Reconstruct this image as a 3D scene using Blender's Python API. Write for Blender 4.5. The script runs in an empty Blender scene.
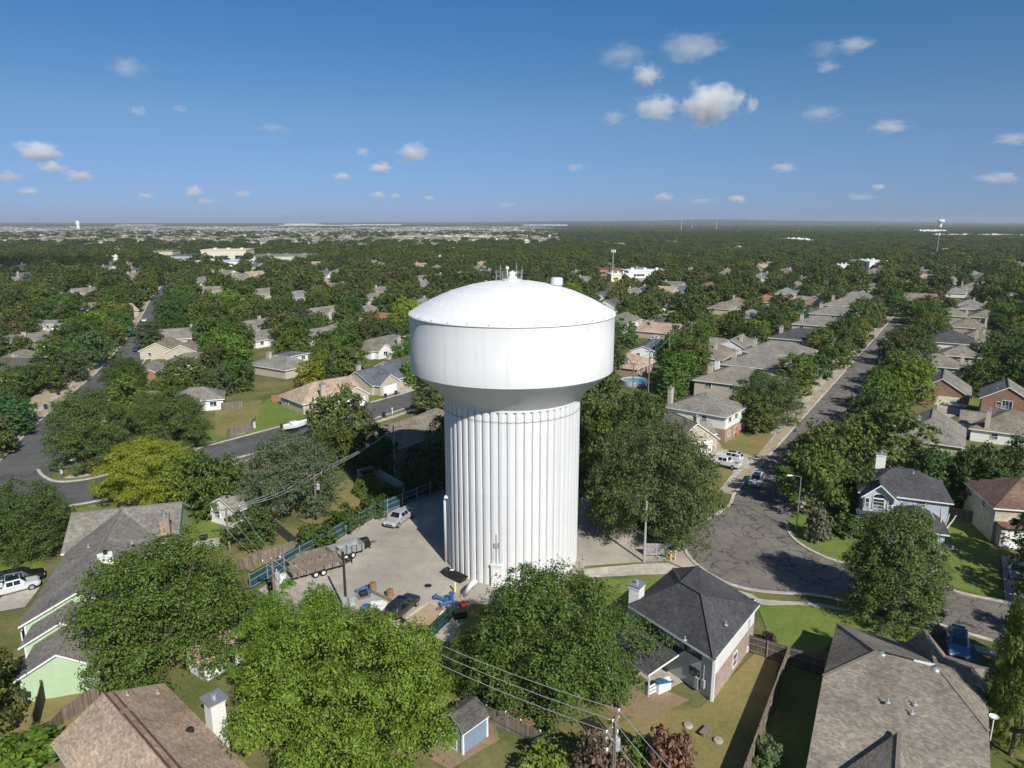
import bpy, math, random
import numpy as np
from mathutils import Vector, Matrix

random.seed(7)
D = bpy.data
SC = bpy.context.scene
COL = SC.collection
PI = math.pi
R = math.radians

# ------------------------------------------------------------------ camera geometry (metres)
CAM_H = 42.0
FOC = 711.0                       # focal length in pixels of a 1024 px wide frame
PITCH = math.atan(162 / 711)
SUN_AZ = R(26)                    # the sun stands behind the camera, this far to its right
SUN_EL = R(38)
SUN_DIR = Vector((math.sin(SUN_AZ) * math.cos(SUN_EL), -math.cos(SUN_AZ) * math.cos(SUN_EL), math.sin(SUN_EL)))

def gp(x, y, z=0.0):
    """survey helper: the point at height z seen at photo pixel x, y"""
    u = (x - 512) / FOC
    v = (y - 384) / FOC
    d = v * math.cos(PITCH) + math.sin(PITCH)
    f = math.cos(PITCH) - v * math.sin(PITCH)
    t = (CAM_H - z) / d
    return Vector((u * t, f * t, z))

def pr(X, Y, Z):
    dz = Z - CAM_H
    cz = Y * math.cos(PITCH) - dz * math.sin(PITCH)
    cy = -Y * math.sin(PITCH) - dz * math.cos(PITCH)
    return (512 + FOC * X / cz, 384 + FOC * cy / cz, cz)

# ------------------------------------------------------------------ mesh builder
class MB:
    def __init__(self):
        self.v = []; self.f = []; self.m = []
    def add(self, vs, fs, mi=0):
        o = len(self.v)
        self.v.extend([tuple(p) for p in vs])
        for f in fs:
            self.f.append([i + o for i in f]); self.m.append(mi)
        return self
    def box(self, c, s, rz=0.0, mi=0, rx=0.0, ry=0.0):
        hx, hy, hz = s[0] / 2, s[1] / 2, s[2] / 2
        M = Matrix.Translation(c) @ Matrix.Rotation(rz, 4, 'Z') @ Matrix.Rotation(ry, 4, 'Y') @ Matrix.Rotation(rx, 4, 'X')
        vs = [M @ Vector((x * hx, y * hy, z * hz)) for z in (-1, 1) for y in (-1, 1) for x in (-1, 1)]
        return self.add(vs, [(0, 2, 3, 1), (4, 5, 7, 6), (0, 1, 5, 4), (2, 6, 7, 3), (0, 4, 6, 2), (1, 3, 7, 5)], mi)
    def bar(self, a, b, w, h, mi=0):
        """box beam from a to b, w wide (horizontal), h tall"""
        a, b = Vector(a), Vector(b)
        d = (b - a)
        if d.length < 1e-6: return self
        d.normalize()
        s = d.cross(Vector((0, 0, 1)))
        if s.length < 1e-4: s = Vector((1, 0, 0))
        s.normalize(); u = s.cross(d)
        vs = []
        for p in (a, b):
            for i, j in ((-1, -1), (1, -1), (1, 1), (-1, 1)):
                vs.append(p + s * (i * w / 2) + u * (j * h / 2))
        return self.add(vs, [(0, 1, 2, 3), (7, 6, 5, 4), (0, 4, 5, 1), (1, 5, 6, 2), (2, 6, 7, 3), (3, 7, 4, 0)], mi)
    def tube(self, pts, rads, n=8, mi=0, cap=True):
        pts = [Vector(p) for p in pts]
        if not isinstance(rads, (list, tuple)): rads = [rads] * len(pts)
        vs = []; fs = []
        ref = None
        for i, p in enumerate(pts):
            t = (pts[min(i + 1, len(pts) - 1)] - pts[max(i - 1, 0)]).normalized()
            if ref is None:
                ref = Vector((1, 0, 0)) if abs(t.x) < .9 else Vector((0, 1, 0))
            s = t.cross(ref).normalized(); u = t.cross(s)
            ref = -u if False else ref
            for k in range(n):
                a = 2 * PI * k / n
                vs.append(p + s * (math.cos(a) * rads[i]) + u * (math.sin(a) * rads[i]))
        for i in range(len(pts) - 1):
            for k in range(n):
                fs.append((i * n + k, i * n + (k + 1) % n, (i + 1) * n + (k + 1) % n, (i + 1) * n + k))
        if cap:
            fs.append(tuple(range(n))[::-1]); fs.append(tuple((len(pts) - 1) * n + k for k in range(n)))
        return self.add(vs, fs, mi)
    def lathe(self, prof, n=32, c=(0, 0, 0), mi=0, cap0=False, cap1=False):
        vs = []; fs = []
        for r, z in prof:
            for k in range(n):
                a = 2 * PI * k / n
                vs.append((c[0] + r * math.cos(a), c[1] + r * math.sin(a), c[2] + z))
        for i in range(len(prof) - 1):
            for k in range(n):
                fs.append((i * n + k, i * n + (k + 1) % n, (i + 1) * n + (k + 1) % n, (i + 1) * n + k))
        if cap0: fs.append(tuple(range(n))[::-1])
        if cap1: fs.append(tuple((len(prof) - 1) * n + k for k in range(n)))
        return self.add(vs, fs, mi)
    def prism(self, poly, z0, z1, mi=0):
        n = len(poly)
        ar = sum(poly[i][0] * poly[(i + 1) % n][1] - poly[(i + 1) % n][0] * poly[i][1] for i in range(n))
        if ar < 0: poly = poly[::-1]
        vs = [(p[0], p[1], z0) for p in poly] + [(p[0], p[1], z1) for p in poly]
        fs = [tuple(range(n))[::-1], tuple(range(n, 2 * n))] + [(i, (i + 1) % n, n + (i + 1) % n, n + i) for i in range(n)]
        return self.add(vs, fs, mi)
    def sheet(self, poly, z, mi=0):
        n = len(poly)
        ar = sum(poly[i][0] * poly[(i + 1) % n][1] - poly[(i + 1) % n][0] * poly[i][1] for i in range(n))
        if ar < 0: poly = poly[::-1]
        return self.add([(p[0], p[1], z) for p in poly], [tuple(range(n))], mi)
    def build(self, name, mats, parent=None, loc=None, rz=None, smooth=False, bevel=0):
        me = D.meshes.new(name)
        me.from_pydata(self.v, [], self.f)
        if not isinstance(mats, (list, tuple)): mats = [mats]
        for m in mats: me.materials.append(m)
        me.polygons.foreach_set('material_index', self.m)
        uvl = me.uv_layers.new(name='UVMap')
        for p in me.polygons:
            nx, ny, nz = p.normal
            l = math.hypot(nx, ny)
            if l < .02:
                ux, uy, uz, vx, vy, vz = 1, 0, 0, 0, 1, 0
            else:
                ux, uy, uz = -ny / l, nx / l, 0
                vx, vy, vz = ny * uz - nz * uy, nz * ux - nx * uz, nx * uy - ny * ux
            for li in p.loop_indices:
                x, y, z = self.v[me.loops[li].vertex_index]
                uvl.data[li].uv = (x * ux + y * uy + z * uz, x * vx + y * vy + z * vz)
        if smooth:
            me.polygons.foreach_set('use_smooth', [True] * len(me.polygons))
        me.update()
        o = D.objects.new(name, me)
        COL.objects.link(o)
        if parent: o.parent = parent
        if loc is not None: o.location = loc
        if rz is not None: o.rotation_euler = (0, 0, rz)
        if bevel:
            b = o.modifiers.new('bevel', 'BEVEL'); b.width = bevel; b.segments = 2; b.limit_method = 'ANGLE'
        return o

def tag(o, label=None, cat=None, group=None, kind=None):
    if label: o['label'] = label
    if cat: o['category'] = cat
    if group: o['group'] = group
    if kind: o['kind'] = kind
    return o

def thing(name, label, cat, loc=(0, 0, 0), rz=0.0, group=None):
    o = D.objects.new(name, None)
    COL.objects.link(o)
    o.empty_display_size = .3
    o.location = loc; o.rotation_euler = (0, 0, rz)
    return tag(o, label, cat, group)

def copy_tree(o, parent=None):
    c = o.copy(); COL.objects.link(c)
    if parent: c.parent = parent
    for ch in list(o.children):
        copy_tree(ch, c)
    return c

# ------------------------------------------------------------------ materials
def newmat(name):
    m = D.materials.new(name); m.use_nodes = True
    nt = m.node_tree
    b = nt.nodes['Principled BSDF']
    return m, nt, b

def N(nt, t, **kw):
    n = nt.nodes.new(t)
    for k, v in kw.items():
        if k in ('operation', 'blend_type', 'data_type', 'feature', 'attribute_name', 'offset', 'distance', 'noise_dimensions', 'wave_type', 'bands_direction', 'clamp_factor', 'interpolation_type', 'offset_frequency', 'squash', 'squash_frequency', 'use_clamp', 'vector_type'):
            setattr(n, k, v)
        else:
            n.inputs[k.replace('_', ' ')].default_value = v
    return n

def c4(c): return (c[0], c[1], c[2], 1)
def mulc(c, k): return tuple(min(1, x * k) for x in c)

def ramp(nt, fac, stops, interp='LINEAR'):
    r = nt.nodes.new('ShaderNodeValToRGB')
    r.color_ramp.interpolation = interp
    e = r.color_ramp.elements
    while len(e) < len(stops): e.new(.5)
    for i, (p, c) in enumerate(stops):
        e[i].position = p; e[i].color = c4(c) if len(c) == 3 else c
    nt.links.new(fac, r.inputs[0])
    return r

def coords(nt, kind='Object'):
    return nt.nodes.new('ShaderNodeTexCoord').outputs[kind]

def m_plain(name, col, rough=.6, metal=0.0, var=.12, scale=1.5, spec=.3, coat=0.0):
    m, nt, b = newmat(name)
    co = coords(nt)
    n = N(nt, 'ShaderNodeTexNoise', Scale=scale, Detail=6, Roughness=.65)
    nt.links.new(co, n.inputs['Vector'])
    r = ramp(nt, n.outputs['Fac'], [(.3, mulc(col, 1 - var)), (.7, mulc(col, 1 + var))])
    nt.links.new(r.outputs[0], b.inputs['Base Color'])
    b.inputs['Roughness'].default_value = rough
    b.inputs['Metallic'].default_value = metal
    b.inputs['Specular IOR Level'].default_value = spec
    b.inputs['Coat Weight'].default_value = coat
    return m

def m_bricky(name, c1, c2, mortar, bw, bh, ms=.02, noise=.25, nscale=1.2, bump=.3, rough=.9, blotch=.18, soft=.6):
    """shingles, bricks, boards, siding: rows in metres from the mesh's own UVs"""
    m, nt, b = newmat(name)
    uv = coords(nt, 'UV')
    br = N(nt, 'ShaderNodeTexBrick', Scale=1.0, offset=.5)
    br.inputs['Color1'].default_value = c4(c1); br.inputs['Color2'].default_value = c4(c2)
    br.inputs['Mortar'].default_value = c4(mortar)
    br.inputs['Mortar Size'].default_value = ms
    br.inputs['Mortar Smooth'].default_value = soft
    br.inputs['Brick Width'].default_value = bw
    br.inputs['Row Height'].default_value = bh
    nt.links.new(uv, br.inputs['Vector'])
    n = N(nt, 'ShaderNodeTexNoise', Scale=nscale, Detail=8, Roughness=.7)
    nt.links.new(coords(nt), n.inputs['Vector'])
    n2 = N(nt, 'ShaderNodeTexNoise', Scale=.25, Detail=4, Roughness=.6)
    nt.links.new(coords(nt), n2.inputs['Vector'])
    r1 = ramp(nt, n.outputs['Fac'], [(.25, (1 - noise,) * 3), (.75, (1 + noise * .7,) * 3)])
    r2 = ramp(nt, n2.outputs['Fac'], [(.3, (1 - blotch,) * 3), (.7, (1 + blotch * .6,) * 3)])
    x1 = N(nt, 'ShaderNodeMix', data_type='RGBA', blend_type='MULTIPLY'); x1.inputs[0].default_value = 1
    nt.links.new(br.outputs['Color'], x1.inputs[6]); nt.links.new(r1.outputs[0], x1.inputs[7])
    x2 = N(nt, 'ShaderNodeMix', data_type='RGBA', blend_type='MULTIPLY'); x2.inputs[0].default_value = 1
    nt.links.new(x1.outputs[2], x2.inputs[6]); nt.links.new(r2.outputs[0], x2.inputs[7])
    nt.links.new(x2.outputs[2], b.inputs['Base Color'])
    b.inputs['Roughness'].default_value = rough
    b.inputs['Specular IOR Level'].default_value = .15
    if bump:
        bp = N(nt, 'ShaderNodeBump', Strength=bump, Distance=.03)
        nt.links.new(br.outputs['Fac'], bp.inputs['Height']); bp.invert = True
        nt.links.new(bp.outputs[0], b.inputs['Normal'])
    return m

def m_shingle(name, c, var=.3):
    return m_bricky(name, mulc(c, 1 - var * .7), mulc(c, 1 + var), mulc(c, .6), .32, .15, ms=.012, noise=.36, nscale=2.2, bump=.4, blotch=.3)

def m_siding(name, c, bh=.16):
    return m_bricky(name, mulc(c, .97), mulc(c, 1.03), mulc(c, .7), 3.6, bh, ms=.014, noise=.06, nscale=.6, bump=.25, rough=.6, blotch=.08)

def m_brickwall(name, c):
    return m_bricky(name, mulc(c, .75), mulc(c, 1.25), (.35, .32, .28), .22, .075, ms=.009, noise=.25, nscale=1.5, bump=.2)

def m_boards(name, c):
    return m_bricky(name, mulc(c, .7), mulc(c, 1.25), mulc(c, .25), .14, 6.0, ms=.012, noise=.35, nscale=1.3, bump=.3)

def m_ground(name, stops, scale=.12, detail_scale=2.5, rough=.95, fine=.35, bump=.0):
    m, nt, b = newmat(name)
    co = coords(nt)
    n = N(nt, 'ShaderNodeTexNoise', Scale=scale, Detail=9, Roughness=.68)
    nt.links.new(co, n.inputs['Vector'])
    r = ramp(nt, n.outputs['Fac'], stops)
    n2 = N(nt, 'ShaderNodeTexNoise', Scale=detail_scale, Detail=7, Roughness=.75)
    nt.links.new(co, n2.inputs['Vector'])
    r2 = ramp(nt, n2.outputs['Fac'], [(.25, (1 - fine,) * 3), (.75, (1 + fine * .8,) * 3)])
    x = N(nt, 'ShaderNodeMix', data_type='RGBA', blend_type='MULTIPLY'); x.inputs[0].default_value = 1
    nt.links.new(r.outputs[0], x.inputs[6]); nt.links.new(r2.outputs[0], x.inputs[7])
    nt.links.new(x.outputs[2], b.inputs['Base Color'])
    b.inputs['Roughness'].default_value = rough
    b.inputs['Specular IOR Level'].default_value = .1
    if bump:
        bp = N(nt, 'ShaderNodeBump', Strength=bump, Distance=.15)
        nt.links.new(n2.outputs['Fac'], bp.inputs['Height'])
        nt.links.new(bp.outputs[0], b.inputs['Normal'])
    return m

def m_asphalt(name, base, cracks=0.0, cell=.28):
    m, nt, b = newmat(name)
    co = coords(nt)
    n = N(nt, 'ShaderNodeTexNoise', Scale=.16, Detail=8, Roughness=.65)
    nt.links.new(co, n.inputs['Vector'])
    r = ramp(nt, n.outputs['Fac'], [(.3, mulc(base, .78)), (.5, base), (.72, mulc(base, 1.3))])
    n2 = N(nt, 'ShaderNodeTexNoise', Scale=6, Detail=5, Roughness=.8)
    nt.links.new(co, n2.inputs['Vector'])
    r2 = ramp(nt, n2.outputs['Fac'], [(.2, (.75,) * 3), (.8, (1.2,) * 3)])
    x = N(nt, 'ShaderNodeMix', data_type='RGBA', blend_type='MULTIPLY'); x.inputs[0].default_value = 1
    nt.links.new(r.outputs[0], x.inputs[6]); nt.links.new(r2.outputs[0], x.inputs[7])
    out = x.outputs[2]
    if cracks:
        wn = N(nt, 'ShaderNodeTexNoise', Scale=.5, Detail=5, Roughness=.6)
        nt.links.new(co, wn.inputs['Vector'])
        va = N(nt, 'ShaderNodeVectorMath', operation='MULTIPLY_ADD')
        va.inputs[1].default_value = (3.4, 3.4, 0)
        nt.links.new(wn.outputs['Color'], va.inputs[0]); nt.links.new(co, va.inputs[2])
        for k, (cl, wd, st) in enumerate(((cell, .017, 1.0), (cell * 2.3, .009, .6))):
            vo = N(nt, 'ShaderNodeTexVoronoi', feature='DISTANCE_TO_EDGE', Scale=cl)
            nt.links.new(va.outputs[0], vo.inputs['Vector'])
            rr = ramp(nt, vo.outputs['Distance'], [(wd * .6, (1 - cracks * st * .72,) * 3), (wd * 2.2, (1, 1, 1))])
            y = N(nt, 'ShaderNodeMix', data_type='RGBA', blend_type='MULTIPLY'); y.inputs[0].default_value = 1
            nt.links.new(out, y.inputs[6]); nt.links.new(rr.outputs[0], y.inputs[7])
            nm_ = N(nt, 'ShaderNodeTexNoise', Scale=.22 + .2 * k, Detail=4); nt.links.new(co, nm_.inputs['Vector'])
            rm = ramp(nt, nm_.outputs['Fac'], [(.34, (.35,) * 3), (.52, (1, 1, 1))]); nt.links.new(rm.outputs[0], y.inputs[0])
            out = y.outputs[2]
    nt.links.new(out, b.inputs['Base Color'])
    b.inputs['Roughness'].default_value = .85
    b.inputs['Specular IOR Level'].default_value = .2
    return m

def m_concrete(name, c, bw=1.5, bh=1.5, joint=.5, ms=.02):
    return m_bricky(name, mulc(c, .93), mulc(c, 1.06), mulc(c, joint), bw, bh, ms=ms, noise=.2, nscale=1.0, bump=.05, blotch=.22, soft=.3)

def m_leaf(name, transl=.35, spread=.45, hue=.03, instanced=False):
    """leaves: the object's own colour, each leaf a little lighter, darker or yellower"""
    m, nt, b = newmat(name)
    oi = nt.nodes.new('ShaderNodeObjectInfo')
    ge = nt.nodes.new('ShaderNodeNewGeometry')
    r = ramp(nt, ge.outputs['Random Per Island'], [(0, (1 - spread,) * 3), (.5, (1, 1, 1)), (1, (1 + spread * 1.1, 1 + spread, 1 + spread * .5))])
    x = N(nt, 'ShaderNodeMix', data_type='RGBA', blend_type='MULTIPLY'); x.inputs[0].default_value = 1
    if instanced:
        base = ramp(nt, oi.outputs['Random'], [(0, (.056, .082, .022)), (.35, (.080, .110, .027)), (.7, (.104, .138, .032)), (.9, (.135, .155, .038)), (1, (.12, .105, .045))])
        nt.links.new(base.outputs[0], x.inputs[6])
    else:
        nt.links.new(oi.outputs['Color'], x.inputs[6])
    nt.links.new(r.outputs[0], x.inputs[7])
    b.inputs['Roughness'].default_value = .55
    b.inputs['Specular IOR Level'].default_value = .25
    nt.links.new(x.outputs[2], b.inputs['Base Color'])
    tr = nt.nodes.new('ShaderNodeBsdfTranslucent')
    y = N(nt, 'ShaderNodeMix', data_type='RGBA', blend_type='MULTIPLY'); y.inputs[0].default_value = 1
    nt.links.new(x.outputs[2], y.inputs[6]); y.inputs[7].default_value = (1.25, 1.3, .55, 1)
    nt.links.new(y.outputs[2], tr.inputs['Color'])
    mx = nt.nodes.new('ShaderNodeMixShader'); mx.inputs[0].default_value = transl
    nt.links.new(b.outputs[0], mx.inputs[1]); nt.links.new(tr.outputs[0], mx.inputs[2])
    nt.links.new(mx.outputs[0], nt.nodes['Material Output'].inputs['Surface'])
    return m

def m_glass(name, c=(.02, .025, .03), rough=.06, blind=1.8):
    m, nt, b = newmat(name)
    n = N(nt, 'ShaderNodeTexNoise', Scale=.9, Detail=2)
    nt.links.new(coords(nt), n.inputs['Vector'])
    r = ramp(nt, n.outputs['Fac'], [(.4, mulc(c, .6)), (.52, mulc(c, 1.8)), (.62, mulc(c, blind))])
    nt.links.new(r.outputs[0], b.inputs['Base Color'])
    b.inputs['Roughness'].default_value = rough
    b.inputs['Specular IOR Level'].default_value = .8
    return m

M = {}
def setup_materials():
    M['white_steel'] = None
    M['trim'] = m_plain('white trim paint', (.74, .74, .72), .5, var=.06)
    M['white'] = m_plain('white paint', (.78, .78, .77), .5, var=.05)
    M['cream'] = m_plain('cream paint', (.66, .6, .47), .6, var=.06)
    M['grey_paint'] = m_plain('grey paint', (.35, .36, .37), .55, var=.08)
    M['steel'] = m_plain('galvanised steel', (.42, .43, .44), .4, metal=.6, var=.15)
    M['dark_metal'] = m_plain('dark metal', (.035, .035, .038), .5, metal=.4, var=.2)
    M['rubber'] = m_plain('black rubber', (.018, .018, .019), .8, var=.2)
    M['glass'] = m_glass('window glass', blind=9)
    M['carglass'] = m_glass('car glass', (.012, .014, .016), .03)
    M['bark'] = m_plain('bark', (.16, .12, .09), .95, var=.35, scale=3)
    M['palebark'] = m_plain('bare pale wood', (.5, .45, .38), .9, var=.2, scale=3)
    M['pole'] = m_plain('weathered pole timber', (.2, .165, .13), .9, var=.3, scale=4)
    M['poledark'] = m_plain('dark pole', (.03, .028, .026), .7, var=.2)
    M['wire'] = m_plain('cable', (.36, .36, .37), .4, var=.05)
    M['fence'] = m_boards('weathered fence boards', (.23, .19, .155))
    M['fencedark'] = m_boards('dark fence boards', (.13, .11, .095))
    M['teal'] = m_plain('teal windscreen mesh', (.012, .06, .07), .7, var=.3, scale=.8)
    M['yellow'] = m_plain('yellow paint', (.62, .44, .10), .5, var=.1)
    M['paleyellow'] = m_plain('pale yellow paint', (.74, .63, .30), .5, var=.1)
    M['bluepaint'] = m_plain('blue pipe paint', (.04, .13, .30), .45, var=.15)
    M['redpaint'] = m_plain('red paint', (.45, .035, .03), .5, var=.15)
    M['orangepaint'] = m_plain('orange brown', (.27, .15, .08), .6, var=.2)
    M['greenpaint'] = m_plain('dark green paint', (.02, .09, .055), .6, var=.2)
    M['bin'] = m_plain('dark bin plastic', (.03, .034, .04), .55, var=.1)
    M['water'] = m_glass('pool water', (.03, .20, .27), .05)
    M['leaf'] = m_leaf('leaves')
    M['leaf_far'] = m_leaf('leaves of the far woods', instanced=True, spread=.3)
    M['woodside'] = m_boards('trailer timber', (.24, .2, .16))
    M['concrete'] = m_concrete('pavement concrete', (.46, .42, .36), 1.5, 1.5)
    M['concrete_big'] = m_concrete('driveway concrete', (.43, .385, .325), 3.2, 3.2)
    M['kerb'] = m_concrete('kerb concrete', (.52, .48, .42), 3.0, .5)
    M['asphalt'] = m_asphalt('street asphalt', (.115, .113, .112), .4, .12)
    M['asphalt_crack'] = m_asphalt('cracked street asphalt', (.185, .165, .148), .92, .42)
    M['asphalt_yard'] = m_asphalt('yard asphalt', (.37, .335, .282), .12, .15)
    M['grass'] = m_ground('rough grass', [(.25, (.22, .165, .085)), (.42, (.16, .14, .058)), (.55, (.088, .105, .034)), (.75, (.062, .088, .026))], .09, 2.2)
    M['lawn'] = m_ground('mown lawn', [(.25, (.24, .22, .075)), (.42, (.165, .205, .050)), (.6, (.13, .19, .040)), (.8, (.10, .155, .034))], .22, 3.0, fine=.4)
    M['drylawn'] = m_ground('dry lawn', [(.25, (.29, .22, .10)), (.5, (.22, .19, .075)), (.75, (.125, .145, .045))], .14, 3.0, fine=.3)
    M['paledirt'] = m_ground('pale dry verge', [(.3, (.44, .37, .27)), (.55, (.36, .30, .20)), (.75, (.22, .21, .10))], .3, 3.0, fine=.25)
    M['dirt'] = m_ground('bare dirt', [(.3, (.30, .22, .14)), (.55, (.25, .185, .115)), (.75, (.15, .135, .06))], .3, 3.0, fine=.3)
# ------------------------------------------------------------------ world, sun, camera
def setup_world():
    w = D.worlds.new('World'); SC.world = w; w.use_nodes = True
    nt = w.node_tree
    bg = nt.nodes['Background']
    sky = nt.nodes.new('ShaderNodeTexSky')
    sky.sky_type = 'NISHITA'; sky.sun_disc = False
    sky.sun_elevation = SUN_EL
    sky.sun_rotation = SKY_ROT
    sky.altitude = 0; sky.air_density = .5; sky.dust_density = .5; sky.ozone_density = 8.0
    # the air of this day: deeper blue overhead, greyer blue low down
    ge = nt.nodes.new('ShaderNodeTexCoord'); sp = nt.nodes.new('ShaderNodeSeparateXYZ')
    nt.links.new(ge.outputs['Generated'], sp.inputs[0])
    rp = ramp(nt, sp.outputs[2], [(0, (.86, .80, .92)), (.035, (.93, .84, .86)), (.13, (1.15, 1.14, .96)), (.27, (.70, 1.24, 1.17)), (.6, (.8, 1.1, 1.1))])
    mx = N(nt, 'ShaderNodeMix', data_type='RGBA', blend_type='MULTIPLY'); mx.inputs[0].default_value = 1
    nt.links.new(sky.outputs[0], mx.inputs[6]); nt.links.new(rp.outputs[0], mx.inputs[7])
    nt.links.new(mx.outputs[2], bg.inputs[0])
    bg.inputs[1].default_value = .078
    l = D.lights.new('sun', 'SUN'); l.energy = 4.4; l.angle = R(.53); l.color = (1, .955, .88)
    o = D.objects.new('sun', l); COL.objects.link(o)
    o.rotation_euler = (-SUN_DIR).to_track_quat('-Z', 'Y').to_euler()
    o.location = (0, 0, 300)
    cam = D.cameras.new('camera'); c = D.objects.new('camera', cam); COL.objects.link(c)
    cam.sensor_fit = 'HORIZONTAL'; cam.sensor_width = 36; cam.lens = FOC / 1024 * 36
    cam.clip_start = .5; cam.clip_end = 60000
    c.location = (0, 0, CAM_H); c.rotation_euler = (PI / 2 - PITCH, 0, 0)
    SC.camera = c
    SC.view_settings.view_transform = 'Standard'; SC.view_settings.look = 'None'
    SC.view_settings.exposure = .36; SC.view_settings.gamma = 1
    cy = SC.cycles
    cy.use_denoising = True
    try: cy.denoiser = 'OPENIMAGEDENOISE'
    except Exception: pass
    cy.max_bounces = 10; cy.diffuse_bounces = 3; cy.glossy_bounces = 2; cy.transmission_bounces = 4
    cy.transparent_max_bounces = 8; cy.volume_bounces = 8
    cy.use_adaptive_sampling = True; cy.adaptive_threshold = .02
SKY_ROT = PI - SUN_AZ

# ------------------------------------------------------------------ the water tower
TOWER = Vector((0, 74.8 * 42 / 37, 0))
def build_tower():
    k = 42 / 37
    m, nt, b = newmat('white tank paint')
    co = coords(nt)
    n = N(nt, 'ShaderNodeTexNoise', Scale=.35, Detail=7, Roughness=.65)
    mp = N(nt, 'ShaderNodeMapping'); mp.inputs['Scale'].default_value = (1, 1, .25)
    nt.links.new(co, mp.inputs['Vector']); nt.links.new(mp.outputs[0], n.inputs['Vector'])
    r = ramp(nt, n.outputs['Fac'], [(.3, (.63, .635, .645)), (.6, (.69, .69, .695))])
    # courses of welded plates, each a touch lighter or darker than the next
    sp = nt.nodes.new('ShaderNodeSeparateXYZ'); nt.links.new(co, sp.inputs[0])
    at = N(nt, 'ShaderNodeMath', operation='ARCTAN2'); nt.links.new(sp.outputs[1], at.inputs[0]); nt.links.new(sp.outputs[0], at.inputs[1])
    au = N(nt, 'ShaderNodeMath', operation='MULTIPLY'); au.inputs[1].default_value = 12.2; nt.links.new(at.outputs[0], au.inputs[0])
    cb = nt.nodes.new('ShaderNodeCombineXYZ'); nt.links.new(au.outputs[0], cb.inputs[0]); nt.links.new(sp.outputs[2], cb.inputs[1])
    br = N(nt, 'ShaderNodeTexBrick', Scale=1.0, offset=.5); br.inputs['Brick Width'].default_value = 7.6; br.inputs['Row Height'].default_value = 2.25
    br.inputs['Mortar Size'].default_value = .02; br.inputs['Mortar Smooth'].default_value = .5
    br.inputs['Color1'].default_value = (.965, .965, .965, 1); br.inputs['Color2'].default_value = (1, 1, 1, 1); br.inputs['Mortar'].default_value = (.88, .88, .87, 1)
    nt.links.new(cb.outputs[0], br.inputs['Vector'])
    n2 = N(nt, 'ShaderNodeTexNoise', Scale=1.0, Detail=6, Roughness=.7); mp2 = N(nt, 'ShaderNodeMapping'); mp2.inputs['Scale'].default_value = (1.6, 1.6, .07)
    nt.links.new(co, mp2.inputs['Vector']); nt.links.new(mp2.outputs[0], n2.inputs['Vector'])
    st = ramp(nt, n2.outputs['Fac'], [(.30, (.90, .895, .88)), (.46, (1, 1, 1))])
    x1 = N(nt, 'ShaderNodeMix', data_type='RGBA', blend_type='MULTIPLY'); x1.inputs[0].default_value = 1
    nt.links.new(r.outputs[0], x1.inputs[6]); nt.links.new(br.outputs['Color'], x1.inputs[7])
    x2 = N(nt, 'ShaderNodeMix', data_type='RGBA', blend_type='MULTIPLY'); x2.inputs[0].default_value = 1
    nt.links.new(x1.outputs[2], x2.inputs[6]); nt.links.new(st.outputs[0], x2.inputs[7])
    nt.links.new(x2.outputs[2], b.inputs['Base Color'])
    b.inputs['Roughness'].default_value = .42; b.inputs['Specular IOR Level'].default_value = .35
    W = m; M['white_steel'] = m
    # dome: streaks of grime near the rim on the sunny side
    md, nt, b = newmat('white dome paint')
    co = coords(nt)
    n = N(nt, 'ShaderNodeTexNoise', Scale=.9, Detail=8, Roughness=.7)
    nt.links.new(co, n.inputs['Vector'])
    r = ramp(nt, n.outputs['Fac'], [(.30, (.66, .65, .62)), (.40, (.735, .735, .735)), (.6, (.76, .76, .765))])
    nt.links.new(r.outputs[0], b.inputs['Base Color']); b.inputs['Roughness'].default_value = .5
    t = thing('water_tower', 'huge white water tower with a domed tank on a fluted column', 'water tower', TOWER)
    RC = 7.32 * k; RT = 10.75 * k
    z_sh = 21.9 * k; z_top = 27.75 * k; z_ap = 31.0 * k; z_cb = 19.15 * k
    # fluted column
    mb = MB(); nf = 54; pr_ = []
    for i in range(nf):
        a0 = 2 * PI * i / nf; da = 2 * PI / nf
        for fr, rr in ((0, RC), (.32, RC + .05), (.64, RC), (.74, RC - .26), (.88, RC - .26)):
            a = a0 + fr * da; pr_.append((rr * math.cos(a), rr * math.sin(a)))
    npf = len(pr_)
    zs = [0, z_cb * .5, z_cb - .35]
    vs = [(x, y, z) for z in zs for x, y in pr_]
    fs = [(j * npf + i, j * npf + (i + 1) % npf, (j + 1) * npf + (i + 1) % npf, (j + 1) * npf + i) for j in range(2) for i in range(npf)]
    mb.add(vs, fs); col = mb.build('column', W, t)
    # weld bands round the flutes near the top
    mb = MB()
    vs = []
    zb = z_cb - 1.75
    for z, e in ((zb, .02), (zb + .07, .05), (zb + .14, .02)):
        for x, y in pr_:
            l = math.hypot(x, y); vs.append((x * (l + e) / l, y * (l + e) / l, z))
    fs = [(j * npf + i, j * npf + (i + 1) % npf, (j + 1) * npf + (i + 1) % npf, (j + 1) * npf + i) for j in range(2) for i in range(npf)]
    mb.add(vs, fs); mb.build('weld_band', M['grey_paint'], col)
    mb = MB(); mb.lathe([(RC - .4, z_cb - .5), (RC + .06, z_cb - .5), (RC + .06, z_cb - .28), (RC - .4, z_cb - .28)], 96)
    mb.build('ring_girder', W, t, smooth=False)
    # cone and shell
    mb = MB(); mb.lathe([(RC + .05, z_cb - .28), (RC + 1.2, z_cb + .9), (RT - .9, z_sh - .75), (RT - .25, z_sh - .22), (RT, z_sh)], 128)
    mb.build('cone', W, t, smooth=True)
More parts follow.
